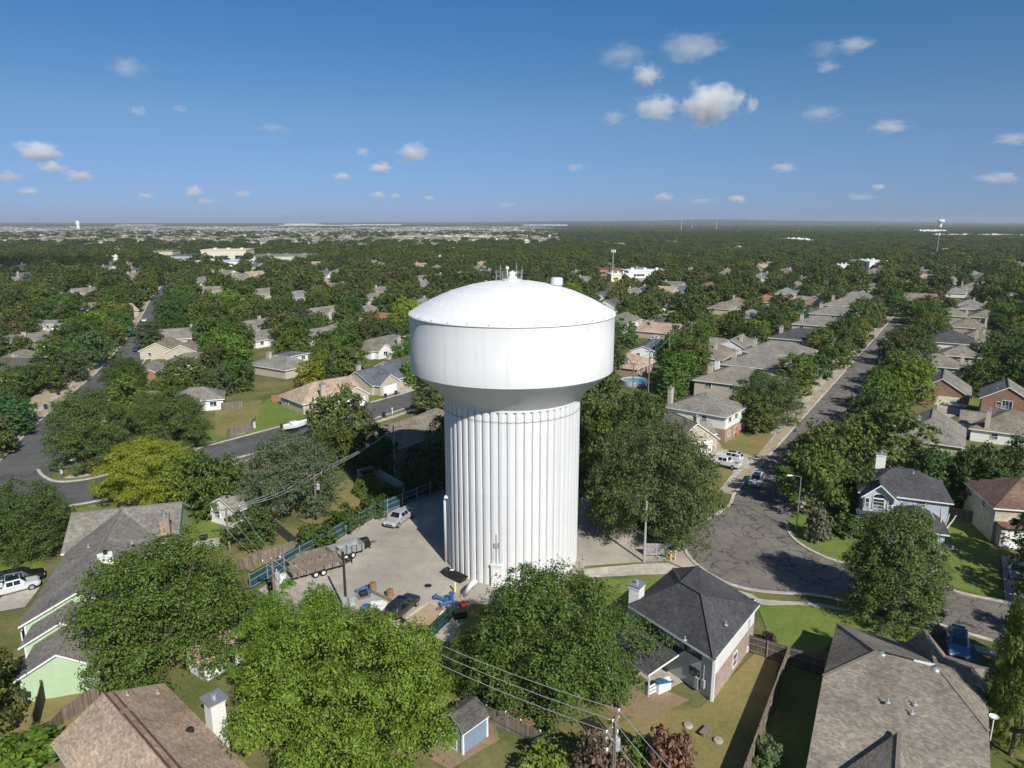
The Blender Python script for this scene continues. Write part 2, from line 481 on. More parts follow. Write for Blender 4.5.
    mb = MB(); mb.lathe([(RT, z_sh), (RT + .012, z_sh + (z_top - z_sh) * .34), (RT, z_sh + (z_top - z_sh) * .345), (RT + .012, z_sh + (z_top - z_sh) * .67), (RT, z_sh + (z_top - z_sh) * .675), (RT, z_top)], 160)
    mb.build('tank_shell', W, t, smooth=True)
    # dome with radial plates
    mb = MB(); prof = [(RT + .12, z_top - .12), (RT + .14, z_top + .02), (RT - .05, z_top + .10)]
    s = RT; h = z_ap - z_top; rad = (s * s + h * h) / (2 * h)
    for i in range(1, 15):
        x = (RT - .05) * (1 - i / 14.0)
        prof.append((max(x, .02), z_top + .08 + math.sqrt(rad * rad - x * x) - (rad - h)))
    mb.lathe(prof, 128); dome = mb.build('dome_roof', md, t, smooth=True)
    dz = lambda x: z_top + .08 + math.sqrt(rad * rad - x * x) - (rad - h)
    mb = MB()
    for i in range(40):
        a = 2 * PI * i / 40
        mb.tube([((x) * math.cos(a), (x) * math.sin(a), dz(x) + .0) for x in (RT - .15, RT * .8, RT * .6, RT * .4, RT * .2)], .016, 4)
    mb.build('roof_seams', M['trim'], dome)
    lug = None
    for i in range(32):
        a = 2 * PI * i / 32
        if lug is None:
            mb = MB(); mb.box((0, 0, 0), (.14, .12, .1)); lug = mb.build('rim_lug', M['grey_paint'], t); o = lug
        else:
            o = lug.copy(); COL.objects.link(o)
        o.location = ((RT + .05) * math.cos(a), (RT + .05) * math.sin(a), z_top + .12); o.rotation_euler = (0, 0, a)
    # vent cap, hatch ring, antennas, whip, rail at the top
    v = MB(); v.lathe([(1.15, dz(1.15) - .05), (1.15, z_ap + .22), (.6, z_ap + .26), (.55, z_ap + .5), (.42, z_ap + .55)], 28, cap1=True)
    v.build('top_plinth', W, t, smooth=False)
    v = MB(); v.lathe([(.38, z_ap + .55), (.40, z_ap + .85), (.30, z_ap + 1.05), (.1, z_ap + 1.15), (.02, z_ap + 1.16)], 20); v.build('vent_cap', W, t, smooth=True)
    v = MB(); v.lathe([(.01, -.22), (.16, -.16), (.22, 0), (.16, .16), (.01, .22)], 16, (-.55, .2, z_ap + 1.5)); v.tube([(-.55, .2, z_ap + .2), (-.55, .2, z_ap + 1.3)], .05, 6)
    v.build('beacon_light', M['white'], t, smooth=True)
    for x, y, h2 in ((-1.35, .1, 1.9), (-1.9, .6, 1.3), (.55, .7, 2.1), (1.2, .1, 1.6)):
        v = MB(); v.tube([(x, y, dz(1.3)), (x, y, z_ap + h2)], .035, 6); v.tube([(x - .18, y, z_ap + h2 * .75), (x + .18, y, z_ap + h2 * .75)], .03, 6)
        v.build('antenna', M['steel'], t)
    v = MB(); ring = [(1.9 * math.cos(2 * PI * i / 20), 1.9 * math.sin(2 * PI * i / 20)) for i in range(21)]
    for hh in (.55, 1.05): v.tube([(x, y, dz(1.9) + hh) for x, y in ring[3:18]], .025, 5)
    for x, y in ring[3:18:2]: v.tube([(x, y, dz(1.9) - .05), (x, y, dz(1.9) + 1.05)], .025, 5)
    v.build('guard_rail', M['steel'], t)
    # manhole drum on the right of the dome
    x0, y0 = 5.3, -.3; zz = dz(math.hypot(x0, y0))
    v = MB(); v.lathe([(.62, -.15), (.62, .16)], 24, (x0, y0, zz)); v.build('hatch_collar', M['grey_paint'], t)
    v = MB(); v.lathe([(.60, .16), (.70, .17), (.70, .92), (.5, 1.0), (.02, 1.04)], 28, (x0, y0, zz)); v.build('roof_hatch', W, t, smooth=False)
    # rivets of light: anchor eyes on the sunny slope
    # door, pipe box, conduit and lamp at the foot, towards the camera
    def wall_pt(ax, z, off=.0):
        a = -PI / 2 + ax; r_ = RC + off
        return Vector((r_ * math.cos(a), r_ * math.sin(a), z)), a + PI / 2
    p, ang = wall_pt(-.22, 1.3, .05)
    v = MB(); v.box(p, (1.25, .5, 2.6), ang); v.box(p + Vector((0, 0, 1.4)), (1.45, .62, .16), ang)
    d = v.build('entry_box', W, t)
    v = MB(); q, _ = wall_pt(-.22, 1.2, .32); v.box(q, (.95, .03, 2.1), ang); dd = v.build('door', M['trim'], t)
    v = MB(); q, _ = wall_pt(-.22, 1.55, .345); v.box(q, (.32, .012, .2), ang); v.build('notice', M['redpaint'], dd)
    v = MB(); q, _ = wall_pt(-.22, 5.2, .05); v.box(q, (.5, .3, .55), ang); v.tube([wall_pt(-.22, 2.6, .05)[0], wall_pt(-.22, 6.6, .05)[0]], .07, 6)
    v.build('conduit_box', M['grey_paint'], t)
    v = MB()
    v.tube([wall_pt(-1.32, .0, .28)[0], wall_pt(-1.32, 8.6, .28)[0], wall_pt(-1.32, 8.9, .0)[0]], .2, 10); v.build('overflow_pipe', W, t, smooth=True)
    v = MB(); v.box(wall_pt(-1.25, 9.0, .15)[0], (.5, .35, .3), ang); v.build('wall_lamp', M['white'], t)
    return t
# ------------------------------------------------------------------ ground, streets, yards
def P(*pts): return [gp(*p) for p in pts]
S_DIR = Vector((.539, .842, 0)).normalized()           # the long streets run this way
S_NOR = Vector((.842, -.539, 0)).normalized()          # to the right of it
R1_L0 = gp(735, 495)
R1_W = 9.6
MID_0 = (gp(366, 404) + gp(367, 421)) / 2
ROADS = []      # polygons trees and houses keep off

def offset_line(pts, d):
    out = []
    for i, p in enumerate(pts):
        t = (pts[min(i + 1, len(pts) - 1)] - pts[max(i - 1, 0)]); t.z = 0; t.normalize()
        out.append(p + Vector((t.y, -t.x, 0)) * d)
    return out

def smooth_line(pts, n=6):
    """Catmull-Rom through the given ground points"""
    out = []
    for i in range(len(pts) - 1):
        p0 = pts[max(i - 1, 0)]; p1 = pts[i]; p2 = pts[i + 1]; p3 = pts[min(i + 2, len(pts) - 1)]
        for k in range(n):
            t = k / n
            out.append(.5 * ((2 * p1) + (p2 - p0) * t + (2 * p0 - 5 * p1 + 4 * p2 - p3) * t * t + (3 * p1 - p0 - 3 * p2 + p3) * t ** 3))
    out.append(pts[-1]); return out

def ribbon(name, pts, d0, d1, z, mat, h=0.0, kind='structure'):
    a = offset_line(pts, d0); b = offset_line(pts, d1)
    mb = MB(); n = len(pts)
    if h:
        vs = []
        for i in range(n):
            vs += [(a[i].x, a[i].y, z), (a[i].x, a[i].y, z + h), (b[i].x, b[i].y, z + h), (b[i].x, b[i].y, z)]
        fs = []
        for i in range(n - 1):
            o = i * 4; q = o + 4
            fs += [(o, q, q + 1, o + 1), (o + 1, q + 1, q + 2, o + 2), (o + 2, q + 2, q + 3, o + 3)]
        fs += [(0, 1, 2, 3), ((n - 1) * 4 + 3, (n - 1) * 4 + 2, (n - 1) * 4 + 1, (n - 1) * 4)]
        mb.add(vs, fs)
    else:
        vs = [(p.x, p.y, z) for p in a] + [(p.x, p.y, z) for p in b]
        mb.add(vs, [(i, n + i, n + i + 1, i + 1) for i in range(n - 1)])
    o = mb.build(name, mat)
    # faces up
    return tag(o, kind=kind)

def patch(name, poly, z, mat):
    PZ[0] += .0015
    mb = MB(); mb.sheet(poly, z + (PZ[0] if name in ('lawn', 'bare_ground', 'driveway', 'road') else 0))
    return tag(mb.build(name, mat), kind='structure')

OUTER = None
PZ = [0.0]
def build_ground():
    global OUTER
    # the ground sheet is finer near the camera only in its texture
    m, nt, b = newmat('ground far and near')
    co = coords(nt)
    n = N(nt, 'ShaderNodeTexNoise', Scale=.09, Detail=9, Roughness=.68); nt.links.new(co, n.inputs['Vector'])
    near = ramp(nt, n.outputs['Fac'], [(.28, (.27, .21, .12)), (.42, (.19, .17, .075)), (.55, (.115, .13, .045)), (.75, (.08, .108, .034))])
    n3 = N(nt, 'ShaderNodeTexNoise', Scale=.004, Detail=10, Roughness=.7); nt.links.new(co, n3.inputs['Vector'])
    far = ramp(nt, n3.outputs['Fac'], [(.3, (.034, .052, .018)), (.52, (.048, .064, .024)), (.62, (.075, .078, .036)), (.74, (.2, .18, .13))])
    sx = nt.nodes.new('ShaderNodeSeparateXYZ'); nt.links.new(co, sx.inputs[0])
    mr = nt.nodes.new('ShaderNodeMapRange'); mr.inputs[1].default_value = 350; mr.inputs[2].default_value = 900
    nt.links.new(sx.outputs[1], mr.inputs[0])
    # the newer estates far off on the left: pale streets and dry lots, few trees
    m1 = nt.nodes.new('ShaderNodeMapRange'); m1.inputs[1].default_value = 1400; m1.inputs[2].default_value = 1750; nt.links.new(sx.outputs[1], m1.inputs[0])
    rt = N(nt, 'ShaderNodeMath', operation='DIVIDE'); nt.links.new(sx.outputs[0], rt.inputs[0]); nt.links.new(sx.outputs[1], rt.inputs[1])
    m2 = nt.nodes.new('ShaderNodeMapRange'); m2.inputs[1].default_value = .16; m2.inputs[2].default_value = -.02; nt.links.new(rt.outputs[0], m2.inputs[0])
    m3 = nt.nodes.new('ShaderNodeMapRange'); m3.inputs[1].default_value = 6500; m3.inputs[2].default_value = 5200; nt.links.new(sx.outputs[1], m3.inputs[0])
    q1 = N(nt, 'ShaderNodeMath', operation='MULTIPLY'); nt.links.new(m1.outputs[0], q1.inputs[0]); nt.links.new(m2.outputs[0], q1.inputs[1])
    q2 = N(nt, 'ShaderNodeMath', operation='MULTIPLY'); nt.links.new(q1.outputs[0], q2.inputs[0]); nt.links.new(m3.outputs[0], q2.inputs[1])
    n4 = N(nt, 'ShaderNodeTexNoise', Scale=.02, Detail=8, Roughness=.7); nt.links.new(co, n4.inputs['Vector'])
    est = ramp(nt, n4.outputs['Fac'], [(.35, (.08, .09, .045)), (.5, (.19, .175, .125)), (.65, (.30, .27, .22))])
    xf = N(nt, 'ShaderNodeMix', data_type='RGBA'); nt.links.new(q2.outputs[0], xf.inputs[0]); nt.links.new(far.outputs[0], xf.inputs[6]); nt.links.new(est.outputs[0], xf.inputs[7])
    x = N(nt, 'ShaderNodeMix', data_type='RGBA'); nt.links.new(mr.outputs[0], x.inputs[0])
    nt.links.new(near.outputs[0], x.inputs[6]); nt.links.new(xf.outputs[2], x.inputs[7])
    n2 = N(nt, 'ShaderNodeTexNoise', Scale=2.2, Detail=7, Roughness=.75); nt.links.new(co, n2.inputs['Vector'])
    r2 = ramp(nt, n2.outputs['Fac'], [(.25, (.65,) * 3), (.75, (1.28,) * 3)])
    y = N(nt, 'ShaderNodeMix', data_type='RGBA', blend_type='MULTIPLY'); y.inputs[0].default_value = 1
    nt.links.new(x.outputs[2], y.inputs[6]); nt.links.new(r2.outputs[0], y.inputs[7])
    nt.links.new(y.outputs[2], b.inputs['Base Color']); b.inputs['Roughness'].default_value = 1; b.inputs['Specular IOR Level'].default_value = .05
    mb = MB(); mb.sheet([(-11000, -250), (11000, -250), (11000, 12500), (-11000, 12500)], -.02)
    tag(mb.build('ground', m), kind='structure')
    # low wooded hills on the skyline
    mh = m_ground('far wooded hills', [(.35, (.035, .052, .02)), (.6, (.05, .068, .028)), (.75, (.085, .085, .05))], .003, .02)
    rnd = random.Random(5)
    for yy, base, amp in ((9800, 22, 30), (11600, 40, 34)):
        mb = MB(); nseg = 160; ph = [rnd.uniform(0, 7) for _ in range(6)]
        vs = []
        for i in range(nseg + 1):
            x_ = -10900 + 21800 * i / nseg
            g = .5 + .5 * math.sin(x_ / 2600 + ph[0]) * .5 + .25 * math.sin(x_ / 1100 + ph[1]) + .12 * math.sin(x_ / 420 + ph[2])
            bias = .55 + .65 * math.exp(-((x_ - 2600) / 2600.0) ** 2)
            h = max(6, (base + amp * g) * bias)
            vs += [(x_, yy - 800, -1), (x_, yy - 350, h * .55), (x_, yy, h), (x_, yy + 500, -1)]
        fs = []
        for i in range(nseg):
            o = i * 4; q = o + 4
            for k in range(3): fs.append((o + k, q + k, q + k + 1, o + k + 1))
        mb.add(vs, fs); tag(mb.build('hills', mh, smooth=True), kind='structure')

    # ---- right hand street and its elbow
    L1 = [R1_L0 + S_DIR * t for t in (0, 60, 130, 200, 262)]
    Rr = [p + S_NOR * R1_W for p in L1]
    outer = P((735, 495), (731, 505), (718, 515), (700, 525), (686, 540), (689, 554), (702, 568), (722, 580), (745, 588), (775, 592), (810, 594), (845, 600), (890, 610), (930, 621), (968, 633), (1040, 655), (1120, 690))
    inner = P((1120, 622), (1060, 613), (1004, 603), (960, 594), (940, 586), (900, 577), (870, 571), (843, 564), (822, 557), (801, 546), (789, 535), (784, 523))
    outer = smooth_line(outer, 5); inner = smooth_line(inner, 5)
    elbow = outer + inner + [R1_L0 + S_DIR * 4 + S_NOR * R1_W, R1_L0 + S_DIR * 4]
    ROADS.append(elbow)
    patch('road', elbow, .012, M['asphalt_crack'])
    poly = [R1_L0 + S_DIR * 3.9] + L1[1:] + Rr[::-1][:-1] + [R1_L0 + S_DIR * 3.9 + S_NOR * R1_W]
    ROADS.append(poly)
    patch('road', poly, .004, M['asphalt_crack'])
    e = L1[-1]
    t_end = [e - S_NOR * 90 - S_DIR * 0, e + S_NOR * 110, e + S_NOR * 110 + S_DIR * 9, e - S_NOR * 90 + S_DIR * 9]
    ROADS.append(t_end); patch('road', t_end, .008, M['asphalt'])
    ribbon('kerb', L1, -.45, 0, 0, M['kerb'], .13)
    ribbon('kerb', Rr, 0, .45, 0, M['kerb'], .13)
    ribbon('kerb', outer, 0, .45, 0, M['kerb'], .13)
    ribbon('kerb', inner, 0, .45, 0, M['kerb'], .13)
    ribbon('pavement', L1, -3.4, -2.1, .03, M['concrete'])
    ribbon('grass_verge', L1, -2.1, -.45, .02, M['paledirt'])
    ribbon('grass_verge', Rr, .45, 2.0, .02, M['drylawn'])
    ribbon('pavement', Rr, 2.0, 3.3, .03, M['concrete'])
    ribbon('pavement', outer[40:], 2.0, 3.3, .028, M['concrete'])
    # ---- left street
    le = P((-150, 640), (-60, 528), (0, 462), (55, 408), (105, 365), (137, 325), (152, 298))
    le += [le[-1] + Vector((-60, 140, 0)), le[-1] + Vector((-170, 330, 0))]
    le = smooth_line(le, 5)
    re_ = offset_line(le, 10.2)
    poly = le + re_[::-1]; ROADS.append(poly); patch('road', poly, .004, M['asphalt'])
    # mid street from the left street past the tower to the far end
    mA = MID_0 - S_DIR * 58; mB = MID_0 + S_DIR * 250
    HW = 4.9
    up = P((36, 470), (42, 477), (54, 482), (75, 481.5), (106, 475.5), (175, 455.5), (248, 435.5))
    up += [MID_0 + S_DIR * t - S_NOR * HW for t in (12, 30, 80, 160, 250)]
    lo = [MID_0 + S_DIR * t + S_NOR * HW for t in (250, 160, 80, 30, 12, -10)] + P((180, 474), (120, 495), (90, 502), (60, 508), (42, 522), (20, 545))
    up = smooth_line(up, 4); lo = smooth_line(lo, 4)
    poly = up + lo; ROADS.append(poly); patch('road', poly, .008, M['asphalt'])
    ribbon('kerb', le, -.45, 0, 0, M['kerb'], .13)
    k = min(range(len(re_)), key=lambda i: (re_[i] - up[0]).length)
    ribbon('kerb', re_[k:], 0, .45, 0, M['kerb'], .13)
    ribbon('kerb', up, -.5, 0, 0, M['kerb'], .13); ribbon('kerb', lo, -.5, 0, 0, M['kerb'], .13)
    ribbon('pavement', le, -3.7, -2.3, .03, M['concrete']); ribbon('pavement', up[8:], -3.4, -1.9, .03, M['concrete']); ribbon('pavement', lo[:-8], -3.4, -1.9, .03, M['concrete'])
    ribbon('grass_verge', le, -2.3, -.45, .02, M['paledirt'])
    ribbon('pavement', re_[k:], 2.0, 3.3, .03, M['concrete'])
    j = MID_0 + S_DIR * 178
    br = [j, j + S_NOR * 46 - S_DIR * 4, j + S_NOR * 46 + S_DIR * 5, j + S_DIR * 9]
    ROADS.append(br); patch('road', br, .0, M['asphalt'])
    # far streets seen end on among the trees
    for a, b_, w in ((gp(930, 262), gp(940, 238), 16), (gp(958, 275), gp(975, 262), 12), (gp(790, 252), gp(806, 244), 14), (gp(604, 300), gp(640, 278), 10), (gp(215, 300), gp(300, 272), 9)):
        d = (b_ - a).normalized(); nn = Vector((d.y, -d.x, 0)) * w / 2
        q = [a - nn, b_ - nn, b_ + nn, a + nn]; ROADS.append(q); patch('road', q, .004, M['drive'] if 'drive' in M else M['concrete_big'])
    # ---- yard round the tower
    yard = P((258, 590), (300, 562), (372, 519), (443, 488), (470, 480), (560, 490), (622, 512), (648, 538), (676, 545), (700, 566), (694, 572), (668, 561), (640, 562), (585, 566), (565, 588), (520, 605), (470, 604), (452, 640), (423, 650), (396, 642), (372, 626), (330, 622), (290, 612))
    patch('yard_pavement', yard, .008, M['asphalt_yard']); ROADS.append(yard)
    patch('path', P((583, 569), (640, 564), (668, 563), (690, 572), (712, 584), (752, 594), (760, 600), (735, 602), (700, 590), (668, 574), (640, 575), (584, 578)), .02, M['concrete'])
    patch('yard_apron', P((292, 582), (328, 566), (345, 580), (322, 598), (300, 598)), .02, M['concrete_big'])
    slab = P((429, 602.5), (453, 613), (423, 642), (394.5, 627))
    mt = m_ground('rusty stained slab', [(.3, (.36, .26, .17)), (.55, (.42, .32, .22)), (.75, (.30, .22, .15))], .6, 4, fine=.2)
    patch('yard_slab', slab, .02, mt)
    mb = MB()
    for i in range(4): mb.bar(slab[i] + Vector((0, 0, .06)), slab[(i + 1) % 4] + Vector((0, 0, .06)), .22, .14)
    tag(mb.build('slab_kerb', M['kerb']), kind='structure')
    patch('yard_slab', P((357, 601), (371, 594), (384, 601), (371, 610)), .02, M['grey_paint'])
    mb = MB()
    for a, b_ in (((345, 600), (372, 592)), ((372, 592), (395, 603)), ((345, 600), (350, 612)), ((350, 612), (372, 622)), ((395, 603), (390, 612))):
        mb.bar(gp(*a) + Vector((0, 0, .1)), gp(*b_) + Vector((0, 0, .1)), .3, .22)
    tag(mb.build('slab_kerb', M['pole']), kind='structure')
    # ---- lawns, drives and bare patches
    for nm, mt, pts in (
        ('lawn', 'lawn', ((236, 430), (268, 399), (300, 396), (352, 396), (352, 402), (330, 411), (290, 422), (250, 434))),
        ('lawn', 'lawn', ((940, 584), (1003, 601), (999, 560), (993, 545), (975, 522), (950, 515), (942, 535))),
        ('lawn', 'lawn', ((786, 523), (792, 535), (803, 545), (822, 555), (843, 562), (862, 566), (862, 535), (835, 520), (810, 508))),
        ('lawn', 'lawn', ((757, 606), (800, 605), (850, 612), (905, 625), (935, 638), (920, 652), (838, 640), (808, 662), (770, 650), (765, 625))),
        ('lawn', 'lawn', ((575, 583), (640, 578), (662, 578), (690, 592), (640, 600), (580, 605))),
        ('lawn', 'drylawn', ((712, 430), (775, 434), (752, 462), (735, 460), (716, 448))),
        ('lawn', 'drylawn', ((700, 462), (734, 472), (716, 494), (702, 484))),
        ('lawn', 'drylawn', ((700, 708), (760, 648), (782, 652), (772, 690), (748, 768), (690, 800), (560, 800), (590, 735), (640, 715))),
        ('lawn', 'lawn', ((786, 662), (830, 666), (808, 768), (755, 780), (770, 735))),
        ('bare_ground', 'dirt', ((588, 690), (625, 672), (662, 690), (690, 700), (650, 722), (610, 712))),
        ('bare_ground', 'dirt', ((440, 720), (490, 710), (500, 740), (450, 770), (430, 760))),
        ('lawn', 'lawn', ((182, 512), (214, 516), (228, 548), (200, 560), (182, 545))),
        ('lawn', 'lawn', ((70, 509), (138, 501), (120, 516), (90, 532), (78, 525))),
        ('lawn', 'lawn', ((-20, 560), (35, 553), (45, 570), (20, 590), (-20, 600))),
        ('lawn', 'drylawn', ((-10, 700), (105, 690), (110, 705), (60, 760), (-10, 768))),
        ('lawn', 'lawn', ((100, 458), (190, 446), (230, 438), (235, 430), (190, 430), (110, 448))),
        ('lawn', 'drylawn', ((215, 408), (262, 400), (256, 430), (215, 436))),
        ('lawn', 'lawn', ((395, 384), (420, 381), (420, 386), (392, 391))),
        ('lawn', 'lawn', ((358, 396), (382, 392), (384, 398), (366, 404))),
        ('lawn', 'lawn', ((965, 400), (985, 398), (985, 408), (964, 412))),
        ('lawn', 'drylawn', ((300, 520), (345, 480), (385, 480), (380, 500), (320, 530))),
        ('lawn', 'drylawn', ((215, 560), (262, 548), (300, 540), (262, 575))),
        ('driveway', 'concrete_big', ((702, 458), (722, 449), (762, 458), (748, 470), (716, 464), (704, 464))),
        ('driveway', 'concrete_big', ((690, 450), (716, 438), (725, 452), (704, 464))),
        ('driveway', 'concrete_big', ((900, 556), (944, 548), (940, 584), (928, 587), (903, 578))),
        ('driveway', 'concrete_big', ((1001, 556), (1045, 560), (1070, 613), (1005, 603))),
        ('driveway', 'asphalt', ((928, 622), (967, 633), (985, 668), (948, 660), (925, 650))),
        ('driveway', 'concrete_big', ((938, 398), (966, 396), (966, 412), (950, 418), (936, 412))),
        ('driveway', 'concrete_big', ((383, 385), (400, 380), (420, 387), (402, 394))),
        ('driveway', 'concrete_big', ((-10, 595), (40, 588), (25, 608), (-20, 615))),
    ):
        patch(nm, P(*pts), .014 if nm != 'driveway' else .024, M[mt])
    # pale dusty strip between the right street's kerb and its left houses
    a = [R1_L0 + S_DIR * t for t in (46, 110, 180, 258)]
    ribbon('bare_ground', a, -7.2, -3.4, .012, M['paledirt'])
    a = le[8:32]
    ribbon('bare_ground', a, -8.5, -3.7, .012, M['paledirt'])
    return le, re_, up, lo, outer, inner

def build_haze():
    m = D.materials.new('pale air'); m.use_nodes = True
    nt = m.node_tree; nt.nodes.clear()
    o = nt.nodes.new('ShaderNodeOutputMaterial'); v = nt.nodes.new('ShaderNodeVolumePrincipled')
    v.inputs['Color'].default_value = (.82, .90, 1.0, 1); v.inputs['Density'].default_value = HAZE
    v.inputs['Anisotropy'].default_value = .2
    nt.links.new(v.outputs[0], o.inputs['Volume'])
    mb = MB(); mb.box((0, 6100, 54), (22600, 13000, 112))
    tag(mb.build('haze', m), kind='stuff')
HAZE = 7.5e-5
# ------------------------------------------------------------------ trees
def leaf_mesh(name, cen, nor, size, aspect=.55, rng=None, mat=None):
    """one rhombic leaf spray per centre"""
    n = len(cen)
    rnd = rng.normal(size=(n, 3))
    t = rnd - nor * np.sum(rnd * nor, 1)[:, None]
    t /= np.linalg.norm(t, axis=1)[:, None] + 1e-9
    b = np.cross(nor, t)
    s = size * rng.uniform(.65, 1.35, n)
    L = t * s[:, None]; Wd = b * (s * aspect)[:, None]
    V = np.empty((n, 4, 3))
    V[:, 0] = cen - L; V[:, 1] = cen + Wd - L * .1; V[:, 2] = cen + L + nor * (s * -.25)[:, None]; V[:, 3] = cen - Wd - L * .1
    me = D.meshes.new(name)
    me.vertices.add(n * 4); me.loops.add(n * 4); me.polygons.add(n)
    me.vertices.foreach_set('co', V.reshape(-1))
    me.loops.foreach_set('vertex_index', np.arange(n * 4, dtype=np.int32))
    me.polygons.foreach_set('loop_start', np.arange(0, n * 4, 4, dtype=np.int32))
    me.materials.append(mat or M['leaf'])
    me.update(calc_edges=True)
    return me

def crown_points(rng, n, rx, z0, z1, lobes=12, lobe_r=.42, clumps=26, style='broad', droop=0.0):
    """leaf centres and normals of a crown reaching rx from its axis between z0 and z1"""
    zc = (z0 + z1) / 2; hz = (z1 - z0) / 2
    L = []
    ga = PI * (3 - math.sqrt(5))
    for i in range(lobes):
        f = (i + .5) / lobes
        lr = lobe_r * rng.uniform(.62, 1.35)
        zz = (-.62 if style == 'broad' else -.92) + (1.6 if style == 'broad' else 1.9) * f
        zz = min(.98, max(-.97, zz + rng.uniform(-.06, .06)))
        rho = (1.05 - lr) * (rng.uniform(.58, 1.0) if rng.random() < .45 else rng.uniform(.86, 1.03))
        rad = math.sqrt(1 - zz * zz)
        if style == 'oval': rad = math.sqrt(max(.03, 1 - ((zz + .2) / 1.2) ** 2))
        a = i * ga + rng.uniform(-.5, .5)
        if rng.random() < .07: continue
        L.append((math.cos(a) * rad * rho, math.sin(a) * rad * rho, zz * rho, lr))
    # a few inner lumps so that the crown is not hollow
    for i in range(max(2, lobes // 8)):
        v = rng.normal(size=3) * .3; L.append((v[0], v[1], v[2] * .6, lobe_r * 1.3))
    lobes = len(L)
    L = np.array(L)
    per = max(1, n // (lobes * clumps))
    C = []; Nn = []
    for (x, y, z, lr) in L:
        q = rng.normal(size=(clumps, 3)); q /= np.linalg.norm(q, axis=1)[:, None]
        q[:, 2] = np.where(q[:, 2] < -.35, -q[:, 2] * .6, q[:, 2])
        cc = np.array([x, y, z]) + q * lr * rng.uniform(.55, 1.05, (clumps, 1))
        for j in range(clumps):
            m_ = int(per * rng.uniform(.5, 1.5)) + 1
            cr = lr * rng.uniform(.17, .36)
            g = rng.normal(size=(m_, 3)) * np.array([cr, cr, cr * .55]) * .72
            p = cc[j] + g
            if droop: p[:, 2] -= droop * (g[:, 0] ** 2 + g[:, 1] ** 2) / cr
            o = p - np.array([0, 0, -.35]); o /= np.linalg.norm(o, axis=1)[:, None] + 1e-9
            lo_ = g / (np.linalg.norm(g, axis=1)[:, None] + 1e-9)
            nn = lo_ * .85 + o * .25 + q[j] * .3 + np.array([0, 0, .35]) + rng.normal(size=(m_, 3)) * .38
            C.append(p); Nn.append(nn)
    C = np.concatenate(C); Nn = np.concatenate(Nn)
    rr = np.percentile(np.hypot(C[:, 0], C[:, 1]), 96); hi = np.percentile(C[:, 2], 99.3); lo = np.percentile(C[:, 2], 1)
    k = np.array([1 / rr, 1 / rr, 2 / (hi - lo)]); o0 = np.array([0, 0, (hi + lo) / 2])
    C = (C - o0) * k; L[:, :3] = (L[:, :3] - o0) * k
    Nn /= np.linalg.norm(Nn, axis=1)[:, None] + 1e-9
    C = C * np.array([rx, rx, hz]) + np.array([0, 0, zc])
    L = L * np.array([rx, rx, hz, rx]) + np.array([0, 0, zc, 0])
    return C, Nn, L

def trunk_mesh(rng, h_base, lobes, r0, n_limbs=7, mat=None):
    mb = MB()
    lean = rng.uniform(-.3, .3, 2)
    fork = Vector((lean[0] * .5, lean[1] * .5, h_base))
    mb.tube([(0, 0, -.1), (lean[0] * .15, lean[1] * .15, h_base * .45), fork], [r0 * 1.25, r0 * .9, r0 * .75], 8, cap=False)
    idx = rng.permutation(len(lobes))[:n_limbs]
    for i in idx:
        e = Vector(lobes[i][:3]); mid = fork.lerp(e, .5) + Vector((0, 0, -.05 * e.z)) + Vector(rng.uniform(-.3, .3, 3))
        mb.tube([fork - Vector((0, 0, .2)), mid, e], [r0 * .55, r0 * .34, r0 * .1], 6, cap=False)
    me_o = mb.build('trunk', mat or M['bark'], smooth=True)
    return me_o

PROTO = {}
def proto_tree(key, seed, n, leaf, rx, h, z0, **kw):
    """a crown mesh and a trunk mesh, later copied at other sizes"""
    rng = np.random.default_rng(seed)
    asp = kw.pop('aspect', .55); limbs = kw.pop('limbs', 7); r0 = kw.pop('r0', .028 * h)
    lf = kw.pop('mat', None)
    C, Nn, L = crown_points(rng, n, rx, z0, h, **kw)
    me = leaf_mesh('crown', C, Nn, leaf, asp, rng, lf)
    tr = trunk_mesh(rng, z0 + (h - z0) * .16, L, r0, limbs)
    tm = tr.data; D.objects.remove(tr)
    PROTO[key] = (me, tm, rx, h)

def place_tree(key, p, rx, h, rot, col, label, group=None, name='tree', cat='tree', trunk=True):
    me, tm, r0, h0 = PROTO[key]
    t = thing(name, label, cat, p, rot, group)
    t.scale = (rx / r0, rx / r0, h / h0)
    c = D.objects.new('crown' if cat == 'tree' else 'foliage', me); COL.objects.link(c); c.parent = t; c.color = (*col, 1)
    if trunk:
        k = D.objects.new('trunk' if cat == 'tree' else 'stem', tm); COL.objects.link(k); k.parent = t
    return t

